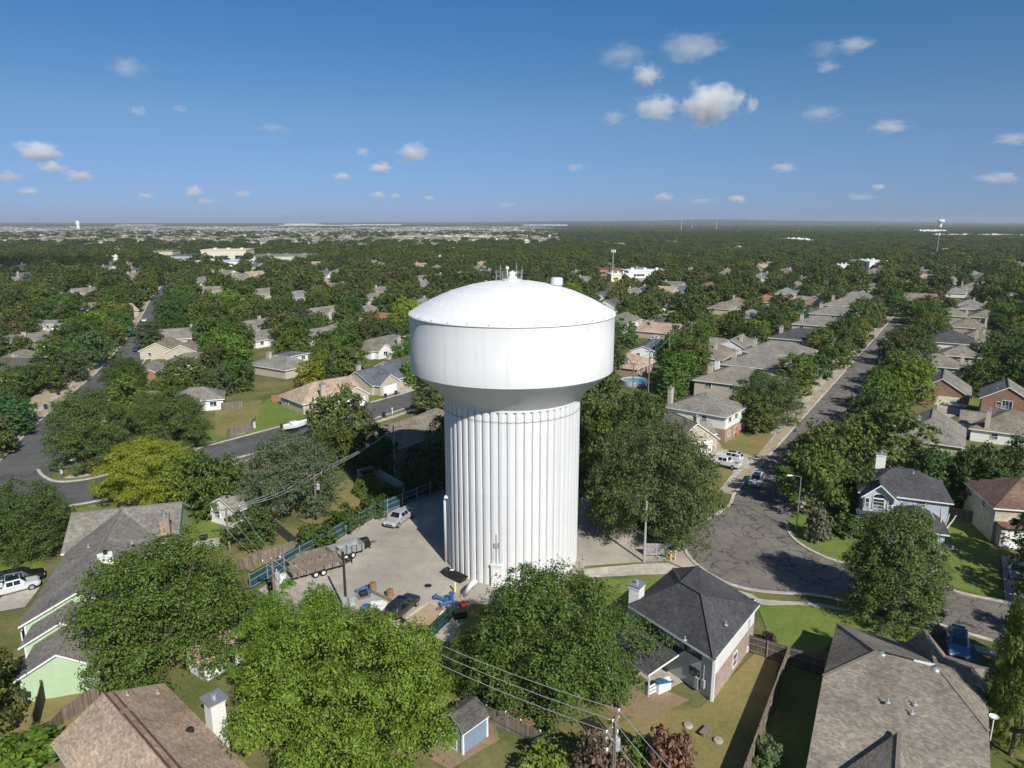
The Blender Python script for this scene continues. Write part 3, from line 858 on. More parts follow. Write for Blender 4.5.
def make_protos():
    # heroes
    for i in range(3): proto_tree('hero%d' % i, 10 + i, 60000, .115, 7, 10, .7, lobes=96, lobe_r=.235, clumps=20, limbs=10)
    proto_tree('pear', 21, 66000, .11, 4.6, 12, .5, lobes=120, lobe_r=.26, clumps=18, style='oval', limbs=9)
    proto_tree('bright0', 31, 95000, .105, 8, 10, 1.0, lobes=96, lobe_r=.19, clumps=22, limbs=10, droop=.25)
    proto_tree('bright1', 32, 95000, .105, 8, 10, 1.0, lobes=96, lobe_r=.19, clumps=22, limbs=10, droop=.25)
    proto_tree('bigoak', 41, 80000, .12, 8, 11, .6, lobes=120, lobe_r=.225, clumps=20, limbs=10)
    proto_tree('feather', 51, 26000, .15, 3.2, 8, .2, lobes=60, lobe_r=.24, clumps=14, style='oval', aspect=.28, limbs=6)
    # middle distance
    for i in range(6): proto_tree('mid%d' % i, 60 + i, 7500, .25, 5.5, 8.5, .6, lobes=36 + i * 5, lobe_r=.29 - .012 * i, clumps=12, limbs=6)
    for i in range(2): proto_tree('tall%d' % i, 80 + i, 6500, .24, 4.2, 10.5, .6, lobes=40, lobe_r=.30, clumps=11, style='oval', limbs=6)
    for i in range(3): proto_tree('bush%d' % i, 90 + i, 2200, .13, 1.5, 1.9, .05, lobes=18, lobe_r=.38, clumps=10, limbs=5, r0=.05)
    proto_tree('loose', 95, 4200, .2, 4.5, 8, 1.2, lobes=30, lobe_r=.24, clumps=9, limbs=10)

# greens as bare leaf colour
G_DARK = (0.074, 0.121, 0.028); G_MID = (0.103, 0.161, 0.034); G_OLIVE = (0.135, 0.163, 0.043); G_GREY = (0.145, 0.178, 0.078)
G_LIGHT = (0.149, 0.217, 0.034); G_LIME = (0.194, 0.262, 0.026); G_YELLOW = (0.272, 0.315, 0.028); G_BLUE = (0.086, 0.137, 0.048); G_RUST = (0.194, 0.132, 0.050)
TREES = []     # (x, y, r, h) of everything planted so far
def hero(key, px, py, wpx, top, col, label, rot=None, name='tree', cat='tree', group=None, trunk=True, back=.6):
    """a tree rooted at the ground seen at px,py, as wide as wpx and reaching up to image row top"""
    p = gp(px, py)
    _, _, cz = pr(p.x, p.y, 5)
    r = wpx / 2 * cz / FOC * .96
    p = Vector((p.x * (1 + back * r / p.y), p.y + back * r, 0))     # px,py is the near foot of the crown; the trunk stands further in
    v = (top - 384) / FOC
    el = (v * math.cos(PITCH) + math.sin(PITCH)) / (math.cos(PITCH) - v * math.sin(PITCH))
    h = max(1.0, CAM_H - (p.y + r * .2) * el)
    TREES.append((p.x, p.y, r, h))
    return place_tree(key, p, r, h, random.uniform(0, 6.28) if rot is None else rot, col, label, group, name, cat, trunk)
def plant_heroes():
    H = hero
    # nearest, bottom of the picture
    H('bright0', 302, 714, 130, 586, (0.142, 0.239, 0.034), 'big lime green tree, farther of the two bright trees before the tower yard', 1.0)
    H('bright1', 350, 812, 248, 616, (.158, .238, .034), 'biggest lime green tree, nearest of all, filling the bottom edge of the view', 2.1)
    H('hero0', 174, 692, 180, 540, (0.106, 0.165, 0.034), 'round dark green oak overhanging the back of the pale green house', .4)
    H('hero1', 553, 726, 190, 572, (0.096, 0.155, 0.034), 'dense dark green oak right in front of the water tower', 2.2)
    H('hero2', 478, 700, 70, 632, (0.095, 0.155, 0.034), 'low drooping dark green tree beside the blue garden shed', 1.2)
    H('bigoak', 652, 552, 142, 424, (0.113, 0.145, 0.053), 'huge grey green oak between the tower and the cracked road', .3)
    H('pear', 887, 636, 98, 510, (0.113, 0.162, 0.050), 'tall egg shaped tree on the front lawn at the road bend', .8)
    H('hero0', 30, 566, 98, 482, (0.085, 0.135, 0.034), 'dark green oak beyond the two parked cars by the pale green house', 2.8)
    H('feather', 1008, 768, 62, 588, (0.154, 0.199, 0.045), 'feathery light green cypress beside the big brown roof', .2)
    H('feather', 1030, 700, 70, 596, (0.103, 0.152, 0.045), 'darker feathery tree at the right edge behind the blue car', 1.2)
    H('bush0', 18, 790, 100, 738, (0.127, 0.211, 0.032), 'bright green spreading shrub at the bottom left corner', .5, 'shrub', 'shrub')
    H('loose', 8, 712, 44, 660, (0.072, 0.114, 0.042), 'thin dark blue green tree at the corner of the pale green gable', 1.7)
    H('bush1', 125, 690, 40, 664, (0.127, 0.194, 0.040), 'leafy shrub at the corner of the pale green gable under the oak', .2, 'shrub', 'shrub')
    # bottom middle shrubs
    H('bush1', 545, 790, 60, 745, (0.188, 0.247, 0.045), 'yellow green shrub before the back garden fence at the bottom edge', 1.1, 'shrub', 'shrub')
    H('bush2', 600, 790, 56, 732, (.19, .135, .105), 'pink flowering crape myrtle left of the big power pole', .6, 'shrub', 'shrub')
    H('bush0', 672, 790, 52, 728, (.24, .135, .10), 'dusky red crape myrtle just right of the big power pole', 2.6, 'shrub', 'shrub')
    H('bush0', 634, 775, 40, 742, (0.120, 0.185, 0.040), 'green shrub round the foot of the big power pole', .9, 'shrub', 'shrub')
    H('bush2', 768, 645, 15, 632, (.055, .028, .05), 'small round purple shrub by the white walled house', .3, 'shrub', 'shrub')
    H('bush1', 765, 768, 34, 738, (0.128, 0.183, 0.090), 'grey green shrub against the board fence of the shaded side yard', .3, 'shrub', 'shrub')
    # right, around the bend
    H('mid0', 812, 520, 84, 446, (0.113, 0.169, 0.040), 'leafy tree behind the street lamp on the corner lawn', .6)
    H('mid1', 866, 520, 44, 468, (0.099, 0.152, 0.040), 'narrow tree on the corner lawn before the slate roofed house', .9)
    H('bush2', 816, 544, 30, 507, (.165, .175, .125), 'white flowering oleander on the corner lawn', 2, 'shrub', 'shrub')
    H('bush1', 848, 540, 36, 514, (0.085, 0.144, 0.040), 'dark green shrub beside the white flowering oleander', 2, 'shrub', 'shrub')
    H('mid2', 878, 476, 96, 402, (0.126, 0.165, 0.045), 'broad green tree between the solar roofed house and the road', .1)
    H('mid3', 832, 470, 70, 424, (0.116, 0.155, 0.042), 'round roadside tree on the right of the cracked road below the solar panels', 1.6)
    H('mid4', 986, 520, 76, 448, (0.085, 0.128, 0.042), 'dark tree behind the slate roofed house and its dead tree', 2.4)
    H('mid5', 1030, 500, 70, 434, (0.089, 0.131, 0.042), 'dark tree behind the red roofed house at the right edge', 1.4)
    H('mid0', 966, 500, 46, 446, (0.082, 0.125, 0.042), 'dark tree rising behind the slate roof of the pale blue house', 2.9)
    H('mid1', 1020, 640, 34, 602, (0.085, 0.128, 0.040), 'dark tree at the right edge across from the silver sedan', .4)
    # left of tower
    H('hero1', 294, 524, 100, 434, (0.123, 0.165, 0.093), 'silvery grey green tree behind the transformer pole', 2.0)
    H('bright1', 152, 510, 104, 440, (.245, .285, .030), 'yellow green tree on the corner before the grey roof of the pale green house', .8)
    H('mid2', 190, 512, 60, 452, (0.158, 0.210, 0.039), 'mid green tree just right of the yellow green corner tree', 1.0)
    H('mid3', 222, 522, 62, 452, (0.096, 0.145, 0.034), 'dark green tree behind the wooden cross arm pole', 1.0)
    H('mid4', 340, 452, 66, 388, (0.126, 0.169, 0.045), 'loose green tree in front of the brown hip roofed house', .6)
    H('loose', 362, 448, 40, 400, (.15, .135, .105), 'half bare greyish tree beside the mid street', .6)
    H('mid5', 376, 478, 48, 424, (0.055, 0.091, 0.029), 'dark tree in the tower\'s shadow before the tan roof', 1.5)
    H('mid0', 440, 420, 60, 385, (0.125, 0.156, 0.054), 'olive green tree tucked under the tank beside the mid street', 2.5)
    H('mid1', 252, 552, 56, 508, (0.085, 0.131, 0.034), 'low dark tree beside the dark garden walkway fence', .3)
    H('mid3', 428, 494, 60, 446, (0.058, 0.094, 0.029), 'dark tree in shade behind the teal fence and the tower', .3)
    H('mid4', 368, 498, 30, 476, (0.120, 0.185, 0.033), 'small light green tree behind the teal fence near the silver pickup', .7)
    for i, (x, y, w, t) in enumerate(((316, 553, 44, 524), (346, 534, 40, 506), (372, 520, 34, 496), (392, 506, 28, 486))):
        H('bush%d' % (i % 3), x, y, w, t, (.072, .115, .026), ('first', 'second', 'third', 'last')[i] + ' light green shrub behind the teal fence, counting up the slope from the trailers', i, 'shrub', 'shrub', 'shrubs along the teal fence')
    H('hero2', 95, 474, 80, 390, (0.103, 0.152, 0.042), 'big dark green oak on the street corner beside the yard sign', .5)
    H('hero0', 172, 455, 84, 392, (0.103, 0.152, 0.042), 'big dark green oak on the lawn right of the street corner oak', 1.9)
    H('hero1', 127, 400, 44, 358, (0.085, 0.131, 0.037), 'dark green oak overhanging the left street', 1.1)
    H('mid2', 130, 422, 44, 374, (0.120, 0.185, 0.036), 'mid green tree overhanging the left street below the darker oak', .3)
    H('bush0', 100, 474, 34, 456, (.13, .125, .035), 'olive yellow hedge shrub on the street corner lawn', .3, 'shrub', 'shrub')
    H('bush1', 124, 468, 34, 452, (0.180, 0.180, 0.053), 'olive shrub beside the olive yellow hedge on the corner lawn', .9, 'shrub', 'shrub')
    # right of tower, behind the big oak
    H('mid3', 612, 500, 60, 420, (0.123, 0.165, 0.040), 'green tree close against the right side of the tower column', .5)
    H('mid4', 640, 470, 70, 396, (0.089, 0.135, 0.040), 'dark green tree behind the huge grey green oak', 1.8)
    H('mid5', 604, 450, 46, 394, (0.133, 0.162, 0.045), 'olive tree under the right edge of the tank', 2.8)
    H('hero2', 764, 430, 70, 372, (0.096, 0.142, 0.042), 'dark oak on the lawn before the brick based two storey house', 2.8)
    H('mid1', 42, 394, 54, 362, (.092, .132, .030), 'mid green tree on the left verge of the left street below the dark roofed house')
    H('mid4', 10, 432, 52, 384, (.080, .122, .030), 'round green tree over the parked cars at the far left edge')
    H('mid2', 78, 366, 40, 336, (.078, .116, .030), 'green tree on the left verge of the left street opposite the twin pink gables')
# ------------------------------------------------------------------ houses
def roof_piece(mb, L, W, ez, rise, endA='gable', endB='gable', over=.45, rake=.3, th=.2, cx=0, cy=0, rot=0):
    """a solid gable or hip roof; ridge along local x. slot 0 shingles, slot 1 fascia and soffit"""
    a = W / 2 + over; s = rise / (W / 2)
    xa = L / 2 + (over if endA == 'hip' else rake); xb = L / 2 + (over if endB == 'hip' else rake)
    z0 = ez - s * over; zr = ez + rise
    ra = -(xa - a) if endA == 'hip' else -xa
    rb = (xb - a) if endB == 'hip' else xb
    if ra > rb: ra = rb = (ra + rb) / 2
    M = Matrix.Translation((cx, cy, 0)) @ Matrix.Rotation(rot, 4, 'Z')
    V = [(-xa, -a, z0), (xb, -a, z0), (xb, a, z0), (-xa, a, z0), (ra, 0, zr), (rb, 0, zr)]
    top = [M @ Vector(v) for v in V]
    bot = [M @ Vector((v[0], v[1], v[2] - th)) for v in V]
    vs = top + bot
    f0 = [(0, 1, 5, 4), (2, 3, 4, 5), (3, 0, 4), (1, 2, 5)]
    if endA != 'hip': f0.remove((3, 0, 4))
    if endB != 'hip': f0.remove((1, 2, 5))
    mb.add(vs, f0, 0)
    side = [(0, 6, 7, 1), (2, 8, 9, 3)]
    if endA == 'hip': side.append((3, 9, 6, 0))
    else: side += [(3, 9, 10, 4), (4, 10, 6, 0)]
    if endB == 'hip': side.append((1, 7, 8, 2))
    else: side += [(1, 7, 11, 5), (5, 11, 8, 2)]
    under = [(6, 10, 11, 7), (8, 11, 10, 9)]
    if endA == 'hip': under.append((9, 10, 6))
    if endB == 'hip': under.append((7, 11, 8))
    mb.add(vs, side + under, 1)
    # ridge cap
    mb.bar(M @ Vector((ra, 0, zr + .01)), M @ Vector((rb, 0, zr + .01)), .26, .07, 2)
    return mb

def wall_piece(mb, L, W, ez, rise, endA, endB, cx=0, cy=0, rot=0, z0=0, mi=0):
    a = W / 2; x = L / 2
    M = Matrix.Translation((cx, cy, 0)) @ Matrix.Rotation(rot, 4, 'Z')
    V = [(-x, -a, z0), (x, -a, z0), (x, a, z0), (-x, a, z0), (-x, -a, ez - .06), (x, -a, ez - .06), (x, a, ez - .06), (-x, a, ez - .06)]
    F = [(0, 1, 5, 4), (2, 3, 7, 6)]
    if endA == 'gable': V.append((-x, 0, ez + rise - .12)); F.append((3, 0, 4, len(V) - 1, 7))
    else: F.append((3, 0, 4, 7))
    if endB == 'gable': V.append((x, 0, ez + rise - .12)); F.append((1, 2, 6, len(V) - 1, 5))
    else: F.append((1, 2, 6, 5))
    mb.add([M @ Vector(v) for v in V], F, mi)
    return mb

def window(t, x, y, z, fa, w, h, frame=None, name='window', bars=1):
    """frame with a glass pane child, on a wall facing direction fa (radians)"""
    mb = MB(); f = .08
    for bx, bz, bw, bh in ((0, h / 2 - f / 2, w, f), (0, -h / 2 + f / 2, w, f), (-w / 2 + f / 2, 0, f, h), (w / 2 - f / 2, 0, f, h)):
        mb.box((bx, -.02, bz), (bw, .1, bh))
    for i in range(bars):
        if w > h: mb.box((-w / 2 + w * (i + 1) / (bars + 1), -.015, 0), (.05, .08, h - .1))
        else: mb.box((0, -.015, -h / 2 + h * (i + 1) / (bars + 1)), (w - .1, .08, .05))
    o = mb.build(name, frame or M['trim'], t, (x, y, z), fa + PI / 2)
    g = MB(); g.box((0, .0, 0), (w - .1, .04, h - .1)); g.build('pane', M['glass'], o)
    return o

def garage_door(t, x, y, fa, w=4.8, h=2.15, mat=None):
    mb = MB(); mb.box((0, 0, h / 2), (w, .08, h))
    for r_ in range(4):
        for c_ in range(8):
            mb.box((-w / 2 + w * (c_ + .5) / 8, -.045, h * (r_ + .5) / 4), (w / 8 * .78, .02, h / 4 * .66))
    return mb.build('garage_door', mat or M['white'], t, (x, y, 0), fa + PI / 2)

def front_door(t, x, y, fa, mat=None):
    mb = MB(); mb.box((0, 0, 1.05), (.95, .09, 2.1)); 
    for zz in (.6, 1.5): mb.box((0, -.05, zz), (.6, .02, .6))
    o = mb.build('door', mat or random.choice((M['trim'], M['pole'], M['trim'], M['redpaint'], M['grey_paint'])), t, (x, y, 0), fa + PI / 2)
    k = MB(); k.lathe([(.001, -.04), (.04, 0), (.001, .04)], 8, (.38, -.09, 1.0)); k.build('handle', M['steel'], o)
    return o

def chimney(t, x, y, z0, z1, sx=1.1, sy=.8, mat=None, cap=True, rz=0, parent=None):
    mb = MB(); mb.box((0, 0, (z0 + z1) / 2), (sx, sy, z1 - z0)); mb.box((0, 0, z1 - .12), (sx + .14, sy + .14, .24))
    o = mb.build('chimney', mat or M['white'], parent or t, (x, y, 0), rz)
    if cap:
        k = MB(); k.box((0, 0, z1 + .06), (sx + .25, sy + .25, .12)); k.lathe([(.16, z1 + .1), (.16, z1 + .4), (.26, z1 + .42), (.02, z1 + .56)], 10)
        k.build('flue_cap', M['steel'], o)
    return o

def roof_pipes(t, pts):
    for (x, y, z) in pts:
        mb = MB(); mb.tube([(x, y, z - .1), (x, y, z + .38)], .055, 6); mb.lathe([(.2, 0), (.07, .09)], 8, (x, y, z)); mb.build('vent_pipe', M['grey_paint'], t)

def roof_mats(col): return [M[col], M['trim'], M['cap_' + col]]

def wing(t, roofc, wallm, L, W, ez, rise, eA='gable', eB='gable', cx=0, cy=0, rot=0, over=.45, rake=.3, trim=None):
    mb = MB(); roof_piece(mb, L, W, ez, rise, eA, eB, over, rake, cx=cx, cy=cy, rot=rot)
    r_ = mb.build('roof', roof_mats(roofc), t)
    mb = MB(); wall_piece(mb, L, W, ez, rise, eA, eB, cx, cy, rot)
    w_ = mb.build('wall', wallm, t)
    return r_, w_

def house_materials():
    for k, c in dict(grey=(.235, .218, .19), brown=(.44, .33, .245), tan=(.235, .205, .165), slate=(.082, .081, .086), charcoal=(.115, .108, .102), olive=(.20, .185, .15), red=(.19, .12, .10), taupe=(.25, .22, .18), bluegrey=(.13, .145, .165), pale=(.25, .24, .22), rust=(.30, .16, .10)).items():
        M[k] = m_shingle('shingles ' + k, c)
        M['cap_' + k] = m_plain('ridge cap ' + k, mulc(c, .8), .95, var=.2, scale=3)
    M['mint'] = m_siding('pale green siding', (.42, .56, .36))
    M['sid_white'] = m_siding('white siding', (.74, .74, .72))
    M['sid_grey'] = m_siding('light grey siding', (.47, .49, .50))
    M['sid_cream'] = m_siding('cream siding', (.48, .43, .35))
    M['sid_blue'] = m_siding('pale blue siding', (.46, .51, .57))
    M['sid_tan'] = m_siding('tan siding', (.46, .38, .29))
    M['shed_blue'] = m_siding('blue shed boards', (.21, .27, .36))
    M['brick_red'] = m_brickwall('red brick', (.30, .15, .10))
    M['brick_tan'] = m_brickwall('tan brick', (.36, .25, .17))
    M['brick_pink'] = m_brickwall('pinkish brick', (.40, .29, .24))
    M['stone'] = m_brickwall('limestone', (.52, .46, .36))
    M['metal_roof'] = m_bricky('pale metal roof', (.36, .40, .43), (.38, .42, .45), (.25, .28, .3), .45, 30, ms=.03, noise=.08, bump=.3, rough=.4)

def custom_roof(t, V, faces, col, skirt=.24, fascia='trim'):
    """roof planes from surveyed corner points, local to the empty t; outer edges get a fascia"""
    V = [Vector(v) - Vector(t.location) for v in V]
    mb = MB()
    up = []
    for f in faces:
        n = (V[f[1]] - V[f[0]]).cross(V[f[2]] - V[f[0]])
        up.append(list(f) if n.z > 0 else list(f)[::-1])
    mb.add(V, up, 0)
    edges = {}
    for f in up:
        for i in range(len(f)):
            e = (f[i], f[(i + 1) % len(f)]); edges[e] = 1
    n0 = len(V)
    side = []
    low = [v - Vector((0, 0, skirt)) for v in V]
    for (a, b) in edges:
        if (b, a) not in edges: side.append((a, n0 + a, n0 + b, b))
    mb.add(V + low, side, 1)
    mb.add(low, [f[::-1] for f in up], 1)
    # hip and ridge caps
    done = set()
    for (a, b) in edges:
        if (b, a) in edges and (b, a) not in done:
            done.add((a, b))
            mb.bar(V[a] + Vector((0, 0, .012)), V[b] + Vector((0, 0, .012)), .28, .06, 2)
    m = roof_mats(col); m[1] = M[fascia]
    return mb.build('roof', m, t)

def custom_wall(t, poly, z0, z1, mat, name='wall'):
    mb = MB(); l = Vector(t.location)
    mb.prism([(p[0] - l.x, p[1] - l.y) for p in poly], z0, z1)
    return mb.build(name, mat, t)

HOUSES = []     # (x, y, radius)
HSPOTS = []     # pixels of house roofs that trees must not hide: (px, py, depth)
def note(x, y, r, z=3.5, see=True):
    HOUSES.append((x, y, r))
    if see:
        px, py, cz = pr(x, y, z); HSPOTS.append((px, py, cz))

def generic_house(label, px, py, ang, L=16, W=10.5, roofc='grey', wallm='sid_white', storeys=1, ends=('hip', 'hip'), front=None, chim=None, garage=True, group=None, rise=None, zc=None, windows=True, gcol='white', chim_mat=None, front_wall=None, see=True):
    """house whose roof centre is seen at px,py. ang: heading of its ridge; front: (offset along ridge, width, length, side) of a front gable"""
    ez = 2.8 if storeys == 1 else 5.5
    rise = rise or W / 2 * .5
    p = gp(px, py, ez + rise * .55)
    t = thing('house', label, 'house', (p.x, p.y, 0), ang, group)
    wm = M[wallm]
    wing(t, roofc, wm, L, W, ez, rise, *ends)
    if front:
        ox, fw, fl, sd = front[:4]
        fm = M[front_wall] if front_wall else wm
        cy = sd * (W / 2 + fl / 2 - .1 - W / 4)
        fr = min(rise * .92, fw / 2 * .62)
        mb = MB(); roof_piece(mb, fl + W / 2, fw, ez, fr, 'gable' if sd < 0 else 'hip', 'hip' if sd < 0 else 'gable', .35, .3, cx=ox, cy=cy, rot=PI / 2)
        mb.build('roof', roof_mats(roofc), t)
        mb = MB(); wall_piece(mb, fl + W / 2, fw, ez, fr, 'gable' if sd < 0 else 'hip', 'gable' if sd > 0 else 'hip', ox, cy, PI / 2)
        mb.build('wall', fm, t)
        ye = cy + sd * (fl + W / 2) / 2
        fa = PI / 2 * sd
        if garage: garage_door(t, ox, ye + sd * .03, fa, min(4.8, fw - 1), 2.2, M[gcol])
        elif windows: window(t, ox, ye + sd * .03, 1.5, fa, 1.8, 1.4)
        if storeys == 2: window(t, ox, ye + sd * .03, 4.2, fa, 1.6, 1.4)
    if windows:
        for sd in (-1, 1):
            for k in range(3):
                x = -L / 2 + L * (k + .6) / 3.2
                if front and sd == front[3] and abs(x - front[0]) < front[1] / 2 + .8: continue
                for s in range(storeys):
                    window(t, x, sd * (W / 2 + .03), 1.5 + 2.8 * s, PI / 2 * sd, 1.5, 1.25)
        for sd in (-1, 1):
            window(t, sd * (L / 2 + .03), W * .2, 1.5, 0 if sd > 0 else PI, 1.2, 1.2)
            if storeys == 2: window(t, sd * (L / 2 + .03), -W * .15, 4.2, 0 if sd > 0 else PI, 1.2, 1.2)
        dx = L * .05 if not front else front[0] + (front[1] / 2 + 1.2) * (1 if front[0] < 0 else -1)
        front_door(t, dx, (front[3] if front else -1) * (W / 2 + .04), PI / 2 * (front[3] if front else -1))
    if chim:
        cx, cyy = chim
        chimney(t, cx, cyy, 0 if abs(cyy) > W / 2 - .2 or abs(cx) > L / 2 - .2 else ez - .5, ez + rise + .5, mat=M[chim_mat] if chim_mat else M['sid_cream'])
    rr = random.Random(hash((px, py)) & 0xffff)
    roof_pipes(t, [(rr.uniform(-L / 4, L / 4), W * .22 * s, ez + rise * .56) for s in (-1, 1)])
    note(p.x, p.y, L * .52, ez + rise * .5, see)
    return t

SA = math.atan2(S_DIR.y, S_DIR.x)
def build_hero_houses():
    # ---------------- pale green house, left
    p0 = gp(70.5, 600, 5.6)
    t = thing('house', 'long pale green house with three stepped gables and a worn grey shingle roof', 'house', (p0.x, p0.y, 0))
    A = R(108)
    ax = Vector((math.cos(A), math.sin(A), 0)); sx = Vector((math.sin(A), -math.cos(A), 0))
    for fx, fy, L, W, ez, rise in ((-44.0, 65.2, 23.0, 9.9, 2.95, 2.6), (-43.3, 61.3, 6.0, 6.6, 2.8, 1.8), (-40.6, 56.3, 7.5, 6.2, 2.75, 1.75)):
        c = Vector((fx, fy, 0)) - Vector((p0.x, p0.y, 0)) + ax * (L / 2 + .35)
        r_, w_ = wing(t, 'grey', M['mint'], L, W, ez, rise, 'gable', 'gable', c.x, c.y, A, .45, .35)
        e = c - ax * (L / 2 + .03)
        for s in (-1, 1):
            mb = MB(); mb.bar(e + sx * s * (W / 2 - .08), e + sx * s * (W / 2 - .08) + Vector((0, 0, ez)), .2, .12)
            mb.build('corner_board', M['trim'], t)
    an = R(17)
    c = Vector((-50.2, 87.0, 0)) - Vector((p0.x, p0.y, 0)); a_ = Vector((-53, 86, 0)); b_ = Vector((-46, 88, 0))
    wing(t, 'grey', M['mint'], 12.5, 10.8, 2.95, 2.7, 'gable', 'gable', c.x, c.y, an)
    q = gp(165, 524, 5.0) - p0; chimney(t, q.x, q.y, 3.6, 6.1, 1.1, .8, M['brick_tan'], rz=an)
    q = gp(105, 557, 5.4) - p0
    mb = MB(); mb.box((q.x, q.y, 4.9), (1.5, 1.4, 1.5), .6); mb.build('roof_cupola', M['white'], t)
    mb = MB(); mb.box((q.x - .05, q.y + .2, 5.85), (.4, .4, .5), .6); mb.build('roof_vent', M['dark_metal'], t)
    for (x, y) in ((110, 529), (112, 545), (132, 541), (88, 545)):
        q = gp(x, y, 5.0) - p0; roof_pipes(t, [(q.x, q.y, 4.7)])
    for sgn, al, si, W in ((0, 10.6, -.2, 9.9),):
        for k in range(4):
            c = ax * (2.5 + k * 4.6) - sx * (W / 2 + .23)
            window(t, c.x, c.y, 1.5, A + PI / 2, 1.5, 1.2)
    f = gp(32, 646, 2.4) - p0
    for al in range(0, 22, 5): HOUSES.append((p0.x + ax.x * al, p0.y + ax.y * al, 6.5))
    HOUSES.append((a_.x, a_.y, 7)); HOUSES.append((b_.x, b_.y, 6))
    # ---------------- brown roofed house, bottom left corner
    e1, e2 = gp(164, 683, 2.8), gp(216, 735, 2.8); pk = gp(103, 693, 5.5); el = gp(51, 743, 2.8)
    d = (e2 - e1).normalized()
    t = thing('house', 'house with a big plain brown shingle roof and white boxed chimney at its corner', 'house', (pk.x, pk.y, 0))
    Lr = 16
    V = [e1, e1 + d * 9.6, e1 + d * Lr, pk, pk + d * Lr, el, el + d * Lr]
    custom_roof(t, V, [(0, 1, 2, 4, 3), (3, 4, 6, 5)], 'brown')
    inn = lambda p, q, k: p.lerp(q, k)
    mid = (e1 + el) / 2
    poly = [inn(e1, mid, .08) + d * .4, inn(el, mid, .08) + d * .4, inn(el, mid, .08) + d * (Lr - .4), inn(e1, mid, .08) + d * (Lr - .4)]
    custom_wall(t, poly, 0, 2.75, M['brick_tan'])
    g = MB(); l = Vector(t.location); a = poly[0] - l; b2 = poly[1] - l; pk2 = pk - l + d * .4
    g.add([(a.x, a.y, 2.7), (b2.x, b2.y, 2.7), (pk2.x, pk2.y, 5.25)], [(0, 1, 2)]); g.build('gable_wall', M['sid_tan'], t)
    q = gp(217, 727, 2.6) - l
    cm = chimney(t, q.x, q.y, 0, 5.2, 1.25, 1.15, M['sid_white'], cap=False, rz=math.atan2(d.y, d.x))
    k = MB(); k.box((0, 0, 5.26), (1.7, 1.6, .14)); k.lathe([(.22, 5.3), (.22, 5.55)], 12); k.lathe([(.34, 5.6), (.36, 5.7), (.05, 5.76)], 12); k.build('flue_cap', M['steel'], cm)
    mb = MB()
    sl = (pk - e1); 
    for (s0, s1, u0, u1) in ((.98, .98, 0, 3.2), (.86, .86, .2, 3.0), (.97, .97, 3.8, 15.8), (.85, .85, 3.6, 15.6)):
        mb.bar(e1.lerp(pk, s0) + d * u0 - l + Vector((0, 0, .02)), e1.lerp(pk, s1) + d * u1 - l + Vector((0, 0, .02)), .16, .08)
    mb.build('ridge_vent', m_plain('red brown ridge strip', (.12, .05, .04), .9, var=.2), t)
    q = e1.lerp(pk, .3) + d * 8.2 - l; mb = MB(); mb.lathe([(.3, -.1), (.28, .22), (.02, .34)], 12, q); mb.build('roof_vent', M['dark_metal'], t)
    for u, s in ((1.0, .7), (1.6, .25)):
        q = e1.lerp(pk, s) + d * u - l; roof_pipes(t, [(q.x, q.y, q.z)])
    HOUSES.append((pk.x + d.x * 6, pk.y + d.y * 6, 10)); HOUSES.append((pk.x, pk.y, 5))
    # ---------------- slate roofed two storey house in the middle right
    ze = 5.15
    Np, Rp, Lp = gp(714.7, 660, ze), gp(760, 604, ze), gp(628, 605, ze)
    FL, TT = gp(673.5, 568, ze + .3), gp(698, 566, ze + 2.6)
    r1, r2 = gp(702, 594, ze + 3.3), gp(681.5, 582, ze + 3.3)
    FR = gp(728, 588, ze)
    t = thing('house', 'two storey white and grey house with a dark slate roof and covered patio', 'house', (r1.x, r1.y, 0))
    V = [Np, Rp, Lp, FL, TT, r1, r2, FR]
    custom_roof(t, V, [(0, 1, 5), (0, 5, 6, 2), (2, 6, 3), (1, 7, 4, 5), (5, 4, 6), (6, 4, 3)], 'slate', .26)
    nw = gp(711.5, 701, 0); rw = gp(751, 645, 0); lw = nw + (Lp - Np) * .93; lw.z = 0
    lw = nw + (Vector((Lp.x, Lp.y, 0)) - Vector((Np.x, Np.y, 0))) * .95
    z0_ = lambda p, k: Vector((p.x, p.y, 0)).lerp(Vector((r1.x, r1.y, 0)), k)
    flw = rw + (lw - nw) * .98
    rw2 = z0_(Rp, .17)
    custom_wall(t, [nw, rw, rw2, z0_(FR, .12), z0_(TT, .14), z0_(FL, .08), lw], 0, ze + .05, M['sid_grey'])
    l = Vector(t.location); l.z = 0
    dr = (rw - nw).normalized(); dl = (lw - nw).normalized()
    nr = Vector((dr.y, -dr.x, 0)); nl = Vector((-dl.y, dl.x, 0))
    if nr.dot(flw - nw) > 0: nr = -nr
    if nl.dot(flw - nw) > 0: nl = -nl
    Lr_ = (rw - nw).length; Ll = (lw - nw).length
    mb = MB(); c = nw + dr * Lr_ / 2 + nr * .06 - l
    mb.box(c + Vector((0, 0, 1.3)), (Lr_ - .02, .14, 2.6), math.atan2(dr.y, dr.x)); mb.build('brick_facing', M['brick_pink'], t)
    mb = MB(); mb.box(c + Vector((0, 0, 3.86)) - nr * .02, (Lr_ - .02, .14, 2.5), math.atan2(dr.y, dr.x)); mb.build('upper_facing', M['sid_white'], t)
    mb = MB(); mb.box(nw - l + (nr + nl) * .06 + Vector((0, 0, 2.55)), (.24, .24, 5.1), math.atan2(dr.y, dr.x)); mb.build('corner_board', M['trim'], t)
    fr_, fl_ = math.atan2(nr.y, nr.x), math.atan2(nl.y, nl.x)
    def on(base, dd, nn, u, z): q = base + dd * u + nn * .17 - l; return q.x, q.y, z
    window(t, *on(nw, dr, nr, 5.2, 1.45), fr_, 1.25, 1.5); window(t, *on(nw, dr, nr, 9.0, .5), fr_, .6, .5)
